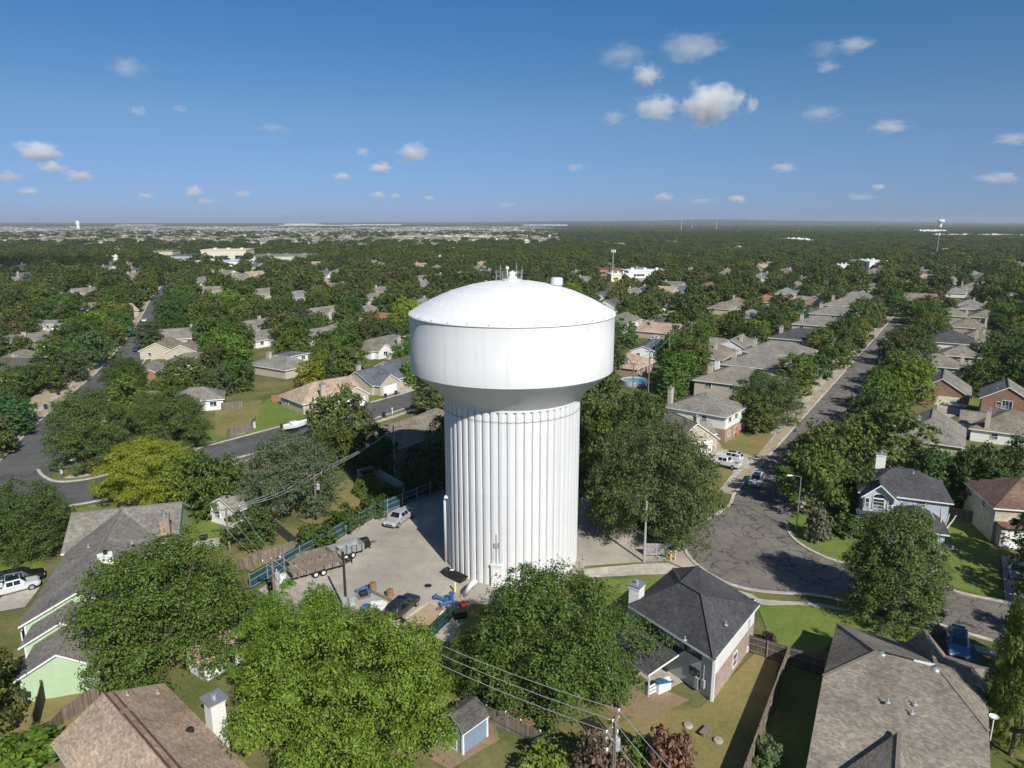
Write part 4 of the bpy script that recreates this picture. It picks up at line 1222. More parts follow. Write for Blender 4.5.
    frm = M['dark_metal']
    q = on(nw, dl, nl, 2.4, 4.0); window(t, q[0] - nl.x * .12, q[1] - nl.y * .12, 4.0, fl_, 2.0, 1.3, frm)
    q = on(nw, dl, nl, 7.0, 4.0); window(t, q[0] - nl.x * .12, q[1] - nl.y * .12, 4.05, fl_, 1.3, 1.3, frm)
    q = on(nw, dl, nl, 2.1, 1.6); window(t, q[0] - nl.x * .12, q[1] - nl.y * .12, 1.75, fl_, 1.2, .8, frm)
    mb = MB(); q = nw + dl * .9 + nl * .2 - l
    mb.box(q + Vector((0, 0, 1.3)), (.35, .25, .8), math.atan2(dl.y, dl.x)); mb.box(q + dl * .7 + Vector((0, 0, 1.0)), (.4, .3, 1.1), math.atan2(dl.y, dl.x)); mb.tube([q + Vector((0, 0, 1.6)), q + Vector((0, 0, 3.2))], .04, 6)
    mb.build('meter_box', M['grey_paint'], t)
    q = gp(636, 607, 4.6); cq = q - l
    chimney(t, cq.x, cq.y, 0, ze + 1.9, 1.2, 1.1, M['sid_white'], rz=math.atan2(dr.y, dr.x))
    for x, y in ((674, 590), (688, 605), (711, 609), (726, 624), (685, 639)):
        q = gp(x, y, ze + 1.5 if y < 600 else ze + 1.2) - l; roof_pipes(t, [(q.x, q.y, q.z - .1)])
    # patio: lean-to roof, posts, low wall, things on it
    pr1 = nw + dl * 3.3 + nl * .15; pr2 = nw + dl * 10.0 + nl * .15
    outp = 4.6
    V = [pr1 + Vector((0, 0, 3.35)), pr2 + Vector((0, 0, 3.35)), pr2 + nl * outp + Vector((0, 0, 2.55)), pr1 + nl * outp + Vector((0, 0, 2.55))]
    custom_roof(t, V, [(0, 1, 2, 3)], 'slate', .2)
    for u, o_ in ((3.6, outp - .3), (7, outp - .3), (9.8, outp - .3)):
        mb = MB(); b0 = nw + dl * u + nl * o_ - l; mb.bar(b0, b0 + Vector((0, 0, 2.45)), .14, .14); mb.build('patio_post', M['sid_grey'], t)
    mb = MB(); a = nw + dl * 3.6 + nl * (outp - .3) - l; b_ = nw + dl * 5.6 + nl * (outp - .3) - l; c2 = nw + dl * 3.6 + nl * 1.6 - l
    for zz in (.25, .6, .95):
        mb.bar(a + Vector((0, 0, zz)), b_ + Vector((0, 0, zz)), .05, .22); mb.bar(a + Vector((0, 0, zz)), c2 + Vector((0, 0, zz)), .05, .22)
    mb.build('patio_rail', M['trim'], t)
    mb = MB(); a = nw + dl * 3.3 - l; mb.sheet([a + nl * .05, a + dl * 6.8 + nl * .05, a + dl * 6.8 + nl * (outp + .2), a + nl * (outp + .2)], .05); mb.build('patio_floor', M['concrete_big'], t)
    HOUSES.append((r1.x, r1.y, 9)); HOUSES.append((lw.x, lw.y, 5))
    # blue tarp and patio table are things on the patio
    q = nw + dl * 3.4 + nl * 2.6
    tp = thing('tarp_pile', 'blue and white folded tarp pile at the edge of the covered patio', 'tarp', (q.x, q.y, 0), math.atan2(dl.y, dl.x))
    mb = MB(); mb.box((0, 0, 1.05), (.7, 1.9, .12), 0, 0, .25); mb.build('tarp', M['bluepaint'], tp, bevel=.03); mb = MB(); mb.box((.1, 0, .5), (.6, 1.6, 1.0)); mb.build('box', M['white'], tp)
    # ---------------- big grey brown roof, bottom right corner
    t0 = gp(876.6, 651.4, 6.8)
    t = thing('house', 'house under a very large brown grey shingle roof in the bottom right corner', 'house', (t0.x, t0.y, 0))
    e = 2.95
    E1, R1, R2 = gp(837, 623, e), gp(876.6, 651.4, 6.6), gp(939, 668, 6.6)
    ud = (R2 - R1).normalized(); dn = Vector((ud.y, -ud.x, 0))
    def onslope(px, py, s=.36):
        o_ = Vector((0, 0, CAM_H)); dr_ = gp(px, py, 0) - o_
        nn = Vector((dn.x * s, dn.y * s, 1)); k_ = nn.dot(R1 - o_) / nn.dot(dr_)
        return o_ + dr_ * k_
    Pp = onslope(823, 676); RNc = onslope(989, 731); FRc = gp(988, 668, e)
    BL = onslope(802, 790); BR = onslope(992, 800)
    gk = gp(926, 630, e + 2.2)   # front gable peak
    gv = gp(936, 664, 6.3)       # where its ridge dies into the roof
    gl = gp(905, 642, e + .1); gr = gp(946, 655, e + .1)
    V = [E1, R1, R2, Pp, FRc, RNc, BR, BL, gk, gv, gl, gr]
    custom_roof(t, V, [(0, 3, 1), (3, 7, 6, 5, 2, 1), (2, 5, 4), (0, 1, 9, 10), (9, 2, 4, 11)], 'taupe', .3)
    custom_roof(t, [gk, gv, gl, gr], [(0, 1, 2), (0, 3, 1)], 'taupe', .2)
    # rear gable riding on the near slope
    k0 = gp(899.5, 731, 4.75); k1 = k0 + Vector((-.5, -.87, 0)) * 7; k1.z = k0.z
    sl_, sr_ = k1 + Vector((-.84, .54, 0)) * 5.2, k1 + Vector((.84, -.54, 0)) * 5.2
    sl_.z = sr_.z = 2.2
    custom_roof(t, [k0, k1, sl_, sr_], [(0, 1, 2), (0, 3, 1)], 'taupe', .2)
    l = Vector(t.location); l.z = 0
    inner_pts = [E1, BL, BR, FRc]
    cc = sum((Vector((p.x, p.y, 0)) for p in inner_pts), Vector()) / 4
    poly = [Vector((p.x, p.y, 0)) + (cc - Vector((p.x, p.y, 0))).normalized() * .9 for p in inner_pts]
    custom_wall(t, poly, 0, 2.3, M['brick_tan'])
    g = MB(); a, b2, c2 = gl - l, gr - l, gk - l
    off = Vector((-.1, -.2, -.08))
    g.add([a + off, b2 + off, c2 + off, (a.x - .1, a.y - .2, 0), (b2.x - .1, b2.y - .2, 0)], [(0, 1, 2), (3, 4, 1, 0)]); g.build('gable_wall', M['brick_tan'], t)
    for x, y in ((881.5, 656), (935, 671.5)):
        q = gp(x, y, 6.25) - l; mb = MB(); mb.lathe([(.16, -.35), (.16, .05), (.42, .06), (.46, .16), (.34, .34), (.02, .44)], 18, q); mb.build('turbine_vent', M['steel'], t, smooth=True)
    q0, q1 = R1 - l + Vector((0, 0, .1)), R2 - l + Vector((0, 0, .1))
    mb = MB(); mb.bar(q0 + Vector(ud) * .6, q1 - Vector(ud) * 1.8, .12, .1); mb.build('ridge_vent', M['poledark'], t)
    for x, y, z in ((963, 674, 4.6), (888, 701, 5.4), (915, 703, 5.4), (940, 697, 5.2), (912, 712, 5.1), (941, 711, 5.0), (984, 716, 3.4), (973, 668, 3.7)):
        q = gp(x, y, z) - l; roof_pipes(t, [(q.x, q.y, q.z - .12)])
    q = gp(994, 718, 4.6) - l; mb = MB(); mb.tube([(q.x, q.y, 2.6), (q.x, q.y, 4.6)], .04, 6); mb.lathe([(.02, 0), (.25, .06), (.36, .14)], 14, (q.x, q.y, 4.6)); mb.build('dish_mast', M['white'], t)
    HOUSES.append((cc.x, cc.y, 12))
    # ---------------- slate roofed blue house across the bend
    fb = gp(942, 549, 0)
    t = thing('house', 'pale blue two storey house with slate roof, arched upper window and front garage', 'house', (fb.x, fb.y, 0), R(-22))
    # local: x to the right along the front, y away from the street; garage wing front right corner is the origin
    wing(t, 'slate', M['sid_blue'], 10.8, 8.2, 5.3, 2.5, 'hip', 'hip', -4.4, 8.6, 0)
    wing(t, 'slate', M['sid_blue'], 6.2, 6.6, 2.75, 2.0, 'hip', 'hip', -3.3, 2.5, PI / 2)
    mb = MB(); roof_piece(mb, 4.2, 3.9, 5.3, 1.75, 'gable', 'hip', .3, .35, cx=-7.7, cy=4.6, rot=PI / 2); mb.build('roof', roof_mats('slate'), t)
    mb = MB(); wall_piece(mb, 3.4, 3.7, 5.3, 1.7, 'gable', 'hip', -7.7, 4.5, PI / 2, z0=2.6); mb.build('bay_wall', M['sid_blue'], t)
    mb = MB(); mb.box((-7.7, 2.6, 2.75), (5.4, 1.3, .22)); mb.build('entry_canopy', M['slate'], t)
    mb = MB(); mb.box((-7.7, 3.6, 1.35), (4.6, 2.0, 2.7)); mb.build('entry_wall', M['sid_blue'], t)
    w = window(t, -7.7, 2.77, 4.1, -PI / 2, 1.5, 1.5, bars=2)
    for x in (-9.1, -6.3): window(t, x, 2.77, 4.1, -PI / 2, .6, 1.4)
    mb = MB()
    for i in range(9):
        a0, a1 = PI * i / 9, PI * (i + 1) / 9
        mb.bar((-7.7 + .78 * math.cos(a0), 2.76, 4.95 + .62 * math.sin(a0)), (-7.7 + .78 * math.cos(a1), 2.76, 4.95 + .62 * math.sin(a1)), .1, .1)
    arch = mb.build('arched_window', M['trim'], t)
    g = MB(); g.add([(-7.7 + .74 * math.cos(PI * i / 10), 2.79, 4.95 + .58 * math.sin(PI * i / 10)) for i in range(11)], [tuple(range(11))[::-1]]); g.build('pane', M['glass'], arch)
    window(t, .2 + .83, 7.5, 4.0, 0, .9, 1.2); window(t, -2.2, 4.47, 4.2, -PI / 2, .9, .9)
    garage_door(t, -3.3, -.63, -PI / 2, 4.9, 2.2)
    front_door(t, -8.4, 2.57, -PI / 2, M['redpaint'])
    chimney(t, -7.0, 12.2, 0, 8.5, 1.3, .9, M['sid_white'])
    roof_pipes(t, [(-3.2, 8.0, 7.4), (-6, 9.4, 7.3)])
    mb = MB(); mb.lathe([(.02, 0), (.3, .06), (.42, .16)], 14, (-.9, 6.2, 6.0)); mb.build('satellite_dish', M['grey_paint'], t)
    o = Vector((fb.x, fb.y, 0)); 
    for v in ((-4.4, 8.6), (-3.3, 2.5), (-8, 5)):
        q = Matrix.Rotation(R(-22), 3, 'Z') @ Vector((v[0], v[1], 0)) + o; note(q.x, q.y, 6, 5, True)
    # ---------------- red roofed house at the right edge
    fb = gp(1001, 551, 0)
    t = thing('house', 'white stone two storey house with a red brown roof at the right edge', 'house', (fb.x, fb.y, 0), R(-12))
    wing(t, 'red', M['stone'], 13, 9.5, 5.3, 2.7, 'hip', 'hip', 6.3, 7.4, 0)
    mb = MB(); mb.box((3.2, 2.0, 1.45), (6.0, 1.6, 2.9)); mb.build('garage_wall', M['stone'], t)
    mb = MB(); mb.box((3.2, 1.8, 3.0), (6.5, 2.2, .2), 0, 0, 0, 0); mb.build('garage_roof', M['red'], t)
    garage_door(t, 2.9, 1.16, -PI / 2, 4.6, 2.2); window(t, 4.2, 2.62, 4.3, -PI / 2, 1.4, 1.4); window(t, 8.6, 2.62, 4.3, -PI / 2, 1.4, 1.4); front_door(t, 8.2, 2.6, -PI / 2)
    window(t, -.23, 6, 4.2, PI, 1.1, 1.2)
    note(fb.x + 6, fb.y + 7, 8, 5)
    # ---------------- blue garden shed
    c = (gp(462, 756, 0) + gp(488, 737, 0)) / 2
    sa, sb = gp(463, 755, 0), gp(487, 737, 0); dv = (sb - sa); Lw = dv.length; an = math.atan2(dv.y, dv.x)
    nv = Vector((-dv.y, dv.x, 0)).normalized()
    c = (sa + sb) / 2 + nv * 1.3
    t = thing('garden_shed', 'small blue garden shed with white trim and a dark barn shaped roof', 'shed', (c.x, c.y, 0), an)
    wdt = 2.6
    mb = MB(); mb.box((0, 0, 1.05), (Lw, wdt, 2.1)); mb.build('wall', M['shed_blue'], t)
    prof = [(-1.45, 2.0), (-1.0, 2.72), (0, 3.12), (1.0, 2.72), (1.45, 2.0)]
    mb = MB(); x0, x1 = -Lw / 2 - .15, Lw / 2 + .15
    vs = [(x, y, z) for x in (x0, x1) for y, z in prof] + [(x, y, z - .1) for x in (x0, x1) for y, z in prof]
    mb.add(vs, [(i, i + 5, i + 6, i + 1) for i in range(4)], 0)
    mb.add(vs, [(10 + i, 11 + i, 16 + i, 15 + i) for i in range(4)] + [(i, i + 1, 11 + i, 10 + i) for i in range(4)] + [(5 + i, 15 + i, 16 + i, 6 + i) for i in range(4)] + [(0, 10, 15, 5), (4, 9, 19, 14)], 1)
    mb.build('roof', [M['charcoal'], M['trim']], t)
    mb = MB(); 
    for x in (-Lw / 2, Lw / 2): mb.add([(x, -1.3, 2.08), (x, 1.3, 2.08), (x, 1.0, 2.66), (x, 0, 3.04), (x, -1.0, 2.66)], [(0, 1, 2, 3, 4)])
    mb.build('gable_wall', M['shed_blue'], t)
    for x in (-1, 1):
        for y in (-1, 1):
            mb = MB(); mb.box((x * Lw / 2, y * wdt / 2, 1.05), (.16, .16, 2.1)); mb.build('corner_board', M['trim'], t)
    mb = MB(); mb.box((-Lw / 2 - .03, .1, .95), (.06, 1.5, 1.85)); d_ = mb.build('door', M['shed_blue'], t)
    mb = MB()
    for y, z, sy, sz in ((-.62, .95, .1, 1.85), (.82, .95, .1, 1.85), (.1, 1.85, 1.5, .1), (.1, .06, 1.5, .1), (.1, .95, .1, 1.85), (.1, .95, 1.5, .1)): mb.box((-Lw / 2 - .07, y, z), (.04, sy, sz))
    mb.build('door_trim', M['trim'], d_)
    HOUSES.append((c.x, c.y, 3))
    # long low white shed with brown roof under the oak
    a, b_ = gp(206, 682, 0), gp(246, 660, 0); dv = b_ - a; an = math.atan2(dv.y, dv.x); nv = Vector((-dv.y, dv.x, 0)).normalized(); c = (a + b_) / 2 + nv * 1.5
    t = thing('garden_shed', 'long low white shed with a brown lean-to roof under the oak', 'shed', (c.x, c.y, 0), an)
    Lw = dv.length
    mb = MB(); mb.box((0, 0, .75), (Lw, 3, 1.5)); mb.build('wall', M['sid_white'], t)
    mb = MB(); mb.add([(-Lw / 2 - .2, -1.7, 1.55), (Lw / 2 + .2, -1.7, 1.55), (Lw / 2 + .2, 1.7, 2.3), (-Lw / 2 - .2, 1.7, 2.3)] + [(-Lw / 2 - .2, -1.7, 1.45), (Lw / 2 + .2, -1.7, 1.45), (Lw / 2 + .2, 1.7, 2.2), (-Lw / 2 - .2, 1.7, 2.2)], [(0, 1, 2, 3), (7, 6, 5, 4), (0, 4, 5, 1), (1, 5, 6, 2), (2, 6, 7, 3), (3, 7, 4, 0)])
    mb.build('roof', M['brown'], t)
    mb = MB(); mb.box((-Lw / 2 - .02, -.6, .7), (.05, .8, 1.4)); mb.build('door', M['sid_grey'], t)
    HOUSES.append((c.x, c.y, 3))
# ------------------------------------------------------------------ the other houses, nearest first
def build_houses():
    g = generic_house
    S = SA; SP = SA - PI / 2
    HG, GG = ('hip', 'gable'), ('gable', 'gable')
    HH = ('hip', 'hip')
    # left row of the long right hand street, from the tower outwards
    g('grey gabled house behind two white vehicles on its drive', 674, 420, R(-70), 15, 9.4, 'grey', 'stone', 1, HG, (2.2, 5.2, 1.6, 1), (5.2, 1.5), False, rise=3.2)
    g('two storey house with brick base and white upper floor, second along the right street', 707, 398, S - .1, 10.5, 12.5, 'grey', 'sid_white', 2, HH, None, (-3, 6.6), False, rise=2.8)
    g('two storey tan roofed house with double white chimney, third along the right street', 741, 372, SP, 18, 13.5, 'taupe', 'sid_cream', 2, HH, None, (-6.5, -3.0), False, rise=2.7)
    g('tan roofed house just beyond the double white chimney, fourth along the right street', 762, 357, SP, 18, 13.5, 'grey', 'sid_cream', 2, HH, None, (-6.5, -3.0), False, rise=2.7)
    g('brown tan roofed house before the dark slate roof, fifth along the right street', 780, 345, SP, 18, 13.5, 'grey', 'sid_cream', 2, HH, None, (-6.5, -3.0), False, rise=2.7)
    g('house with the only dark slate roof in the left row of the right street', 804, 332, SP, 18, 13.5, 'slate', 'sid_cream', 2, HH, None, (-6.5, -3.0), False, rise=2.7)
    g('house behind the dark slate roof, a brown grey roof, seventh along the right street', 822, 319, SP, 18, 13.5, 'grey', 'sid_cream', 2, HH, None, (-6.5, -3.0), False, rise=2.7)
    g('brown grey roofed house with two white chimneys, eighth along the right street', 836, 309, SP, 18, 13.5, 'grey', 'sid_cream', 2, HH, None, (-6.5, 4.0), False, rise=2.7)
    g('brown grey roofed house near the far end of the right street, ninth of its row', 847, 301, SP, 18, 13.5, 'taupe', 'sid_cream', 2, HH, None, (-6.5, 4.0), False, rise=2.7)
    g('last brown grey roof in the left row of the right street', 858, 294, SP, 18, 13.5, 'grey', 'sid_cream', 2, HH, None, (-6.5, -3.0), False, rise=2.7)
    # right row
    g('grey roofed house with black solar panels on its near slope', 931, 423, S, 14, 11, 'grey', 'sid_cream', 1, HG, None, (-4.5, 2), False, rise=3)
    g('red brick gable house with a white car on its drive', 943, 380, S + PI, 13, 11.5, 'grey', 'brick_red', 1, GG, None, None, False, rise=3.6)
    g('two storey red brick house with a big arched window and pale garage', 1008, 388, S + PI, 10, 9, 'grey', 'brick_red', 2, GG, None, None, False, rise=2.7)
    g('wide tan roof with a tall white chimney at the right edge below the brick house', 1012, 416, S, 12, 13, 'tan', 'sid_white', 1, HH, (0, 6, 2, 1), (-5.5, 4), False)
    g('tan roofed two storey house just beyond the red brick gable house', 936, 357, S, 10, 13, 'tan', 'sid_cream', 2, HH, (0, 6, 2, 1), (2, -6), False, rise=2.6)
    g('tan roofed house wedged between the brick gable house and the blue slate roof', 962, 348, S, 10, 10, 'taupe', 'sid_cream', 2, HH, None, (-2, -5), False)
    g('blue grey slate roofed house with a very tall white chimney', 951, 334, S, 12, 14, 'slate', 'sid_white', 2, HH, None, (2, -6.9), False, rise=3.2)
    g('tan roof behind the blue grey slate roof in the right row', 968, 321, S, 12, 12, 'tan', 'sid_cream', 1, HH, (0, 6, 2, 1), (2, -5.9), False)
    g('grey tan roof farther along behind the trees of the right row', 951, 310, S, 13, 12, 'grey', 'sid_cream', 1, HH, (0, 6, 2, 1), (2, -5.9), False)
    g('tan gable house standing across the far end of the right street', 921, 296, SP, 13, 12, 'tan', 'stone', 2, GG, None, (2, -5.9), False)
    g('pale roofed house with a white chimney left of the two big hipped roofs, far right', 955, 289, S, 14, 11, 'pale', 'sid_white', 1, HH, None, (4, -5.9), False)
    g('big hipped grey tan roof, nearer of the two far right', 972, 285, S, 18, 15, 'taupe', 'stone', 1, HH, None, (-3, 5), False)
    g('big hipped grey tan roof, farther of the two far right', 974, 273, S, 18, 16, 'taupe', 'stone', 1, HH, None, (-3, 5), False)
    g('small pale house left of the farther big hipped roof', 953, 278, S, 12, 11, 'pale', 'sid_white', 1, HH, None, (4, -5.9), False)
    g('grey roof by the distant clearing above the right street', 955, 266, S, 14, 12, 'grey', 'sid_cream', 1, HH, None, None, False)
    g('pale hipped roof at the right edge among far trees', 1012, 295, S, 16, 13, 'pale', 'sid_cream', 1, HH, None, (2, 5), False)
    g('rust tinted house hidden by a reddish tree right of the long street', 985, 312, S, 13, 11, 'tan', 'sid_cream', 1, HH, None, None, False)
    # between the middle street and the right street
    g('brown house with a red patio roof beside the round pool', 628, 357, S, 13, 11, 'brown', 'brick_tan', 1, HH, (2, 5, 3, 1), None, False)
    g('pale metal roofed barn right of the brown house by the pool', 650, 344, S + .15, 17, 8, 'bluegrey', 'sid_white', 1, GG, None, None, False, rise=1.6)
    g('low grey roofed house with white trim just right of the tank', 622, 316, S, 15, 11, 'olive', 'sid_white', 1, HG, None, None, False)
    g('dark roofed house behind the right rim of the tank', 612, 301, S, 14, 11, 'charcoal', 'sid_white', 1, GG, None, None, False)
    g('dark roofed house with white gables up the middle street', 604, 293, S, 14, 10, 'charcoal', 'sid_white', 1, GG, (2, 6, 2, -1), None, False)
    g('tan house with a pale yellow gable facing the camera', 666, 288, SP, 11, 9, 'brown', 'sid_cream', 2, GG, None, (2, 4.6), False)
    g('grey blue roofed house right of the pale yellow gable', 683, 288, S, 14, 11, 'bluegrey', 'sid_white', 1, HG, (0, 6, 2, -1), None, False)
    g('red brown roofed two storey house amid trees, centre right', 708, 284, S, 12, 10, 'red', 'sid_cream', 2, HG, (0, 6, 2, -1), None, False)
    g('orange tan roof among trees left of the grey roofed row', 765, 297, S, 17, 11, 'rust', 'sid_cream', 1, HH, None, None, False)
    g('pale grey roof above the orange tan roof', 786, 290, S, 16, 12, 'pale', 'sid_cream', 1, HH, (0, 6, 2, -1), None, False)
    g('low pale house below the orange tan roof', 750, 312, S, 16, 10, 'pale', 'sid_white', 1, HH, None, None, False)
    g('tan roof at the left of the orange tan roof', 722, 304, S, 12, 10, 'tan', 'sid_cream', 1, HH, None, None, False)
    g('long low grey roof right of the pale grey roof', 797, 283, S, 14, 12, 'grey', 'sid_cream', 1, HH, None, None, False)
    g('grey tan roof beside the far left row of the right street', 826, 283, S, 16, 12, 'grey', 'sid_cream', 1, HH, None, None, False)
    g('grey roof showing over trees just left of the far T junction', 872, 285, SP, 14, 11, 'grey', 'sid_cream', 1, HH, None, None, False)
    g('small grey roof above the cell mast yard', 633, 268, S, 12, 10, 'pale', 'sid_white', 1, HH, None, None, False)
    # left of the tower
    g('brown hip roofed house with a stone chimney and bright lawn', 322, 386, S - .25, 15.5, 11, 'brown', 'sid_cream', 1, HG, (4.6, 6.6, 2, -1), (-3, -5.9), True, rise=3.0, chim_mat='stone')
    g('blue grey roofed cream house with a blue pickup on its drive', 378, 371, S, 15.5, 10, 'bluegrey', 'sid_cream', 1, GG, (-3.4, 7, 2.2, -1), (-3, 4), True, rise=2.8)
    g('olive roofed house with white porch behind the blue grey roof', 377, 341, S, 17, 10.5, 'olive', 'sid_white', 1, HG, (-4, 6, 2, -1), (4, -5.8), False)
    g('dark roofed house partly behind the left edge of the tank', 402, 361, S, 14, 10, 'charcoal', 'sid_white', 1, GG, None, (-2, 3), False)
    g('tan and grey roofed house in the tower\'s shadow behind the yard', 408, 424, S - .1, 15, 11, 'tan', 'brick_tan', 1, HG, None, None, False, rise=2.5)
    g('grey shingled wing beside the tan roof in the tower\'s shadow', 436, 413, S, 10, 10, 'grey', 'sid_tan', 1, HH, None, None, False)
    g('small pale grey cottage behind the transformer pole', 246, 491, S + .1, 9, 5, 'pale', 'sid_white', 1, GG, None, None, False, rise=1.4, see=False)
    g('grey roofed house with a white gabled garage, mid left', 262, 333, S, 13, 9.5, 'grey', 'sid_white', 1, GG, (2, 7, 3, -1), (-5, 0), True)
    g('pale blue flat roofed annex below the white gabled garage', 288, 353, S, 10, 6, 'bluegrey', 'sid_white', 1, HH, None, None, False, rise=.6)
    g('grey roof with a white gable right of the white gabled garage', 316, 331, S, 12, 9, 'grey', 'sid_white', 1, GG, None, None, False)
    g('grey roof house with pale gable above the olive roof', 322, 309, S, 14, 9, 'grey', 'sid_cream', 1, GG, (0, 6, 2, -1), None, False)
    g('orange tan roofed house left of the dome', 381, 315, SP, 15, 10, 'rust', 'sid_cream', 1, GG, None, None, False)
    g('pale roofed house with a white wall left of the dome top', 372, 295, S, 13, 10, 'grey', 'sid_white', 1, HG, None, None, False)
    g('long grey roof among the trees, upper left of the tank', 265, 290, S, 18, 11, 'grey', 'sid_cream', 1, GG, (2, 6, 3, -1), None, False)
    g('pale grey roof beside the long grey roof, upper left of the tank', 298, 293, S, 17, 12, 'pale', 'sid_cream', 1, HH, (2, 6, 3, -1), None, False)
    g('small brown roof far behind the dome on the left', 420, 277, S, 13, 11, 'tan', 'sid_cream', 1, GG, None, None, False)
    g('white walled house far left of the dome', 374, 261, S, 13, 10, 'tan', 'sid_white', 1, GG, None, None, False)
    g('left tan gabled twin house beside the left street', 163, 343, R(95), 12, 10, 'tan', 'sid_cream', 1, GG, None, None, False, rise=2.4)
    g('right tan gabled twin house beside the left street', 188, 345, R(95), 12, 10, 'tan', 'sid_cream', 1, GG, None, None, False, rise=2.4)
    g('long grey roof right behind the twin pink gables', 187, 331, R(30), 17, 11, 'grey', 'sid_cream', 1, GG, None, (2, 3), False)
    g('grey roof just below the twin pink gables', 197, 356, R(25), 16, 10, 'olive', 'sid_cream', 1, HH, None, None, False)
    g('narrow house with grey roof and brick side beside the left street', 149, 366, R(100), 10, 7, 'grey', 'brick_red', 1, GG, None, None, False)
    g('small grey roofed house hidden below the brick sided house', 137, 395, R(10), 8, 7, 'grey', 'sid_cream', 1, GG, None, None, False)
    g('grey roof with a bright white fence, left of the corner oaks', 197, 391, R(20), 11, 8, 'grey', 'sid_white', 1, HH, None, None, False)
    g('dark roofed cream house at the left edge', 12, 362, R(-10), 15, 11, 'charcoal', 'sid_cream', 1, GG, None, (-2, 3), False)
    g('tan roof behind the dark roofed house at the left edge', 22, 353, R(80), 11, 9, 'tan', 'sid_cream', 1, HH, None, None, False)
    g('pinkish roofed house with a pale gable left of the left street', 92, 305, R(40), 18, 11, 'tan', 'sid_cream', 1, GG, (4, 6, 2, -1), None, False)
    g('small bright white roofed house left of the left street', 52, 321, R(10), 9, 7, 'pale', 'sid_white', 1, GG, None, None, False, rise=1)
    g('grey roofed house with white gable at the far end of the left street', 199, 279, R(80), 15, 12, 'pale', 'sid_white', 1, GG, None, None, False)
    g('small pink roofed house beyond the white gable of the left street', 212, 288, R(20), 12, 9, 'tan', 'sid_cream', 1, GG, None, None, False)
    # extra features on some of them
    byl = {o['label']: o for o in list(COL.objects) if 'label' in o}
    t = byl['grey roofed house with black solar panels on its near slope']
    for k in range(4):
        mb = MB(); mb.box((-2.2 + k * 1.25, 3.0, 2.8 + 3 * (1 - 3.0 / 5.5) + .12), (1.05, 2.6, .06), 0, 0, -math.atan(3 / 5.5)); mb.build('solar_panel', M['carglass'], t)
    t = byl['two storey house with brick base and white upper floor, second along the right street']
    mb = MB(); mb.box((0, 0, 1.35), (10.62, 12.62, 2.7)); mb.build('brick_base', M['brick_tan'], t)
    t = byl['two storey red brick house with a big arched window and pale garage']
    garage_door(t, 5.08, 1.2, 0, 4.2, 2.2, M['sid_blue']); window(t, 5.05, 0, 4.3, 0, 2.0, 1.9, bars=2)
    t = byl['red brick gable house with a white car on its drive']
    garage_door(t, 6.56, 1.4, 0, 5, 2.2, M['cream']); window(t, 6.55, -3.6, 1.5, 0, 1.4, 1.3)
    t = byl['grey gabled house behind two white vehicles on its drive']
    garage_door(t, 7.56, 1.2, 0, 4.8, 2.3, M['white'])
    t = byl['two storey tan roofed house with double white chimney, third along the right street']
    chimney(t, -6.5, 2.4, 5, 8.8, 1.0, .8, M['sid_white'])

BUILDINGS = []
def far_building(label, px, py, w, d, h, col, rz=0.0, roof=None, cat='building', name='far_building', parts=2):
    p = gp(px, py)
    t = thing(name, label, cat, (p.x, p.y, 0), rz)
    mb = MB(); mb.box((0, 0, h / 2), (w, d, h)); mb.build('wall', col, t)
    mb = MB(); mb.box((0, 0, h + .3), (w + .8, d + .8, .7))
    for i in range(3): mb.box((-w * .3 + i * w * .3, d * .1, h + 1.3), (w * .06, d * .12, 1.4))
    mb.build('roof', roof or M['trim'], t)
    n = max(2, int(w / 12))
    for i in range(n):
        mb = MB(); mb.box((-w / 2 + w * (i + .5) / n, -d / 2 - .1, h * .45), (w / n * .5, .3, h * .28)); mb.build('window', M['glass'], t)
    HOUSES.append((p.x, p.y, max(w, d) * .6)); note(p.x, p.y, max(w, d) * .55, h * .7)
    return t

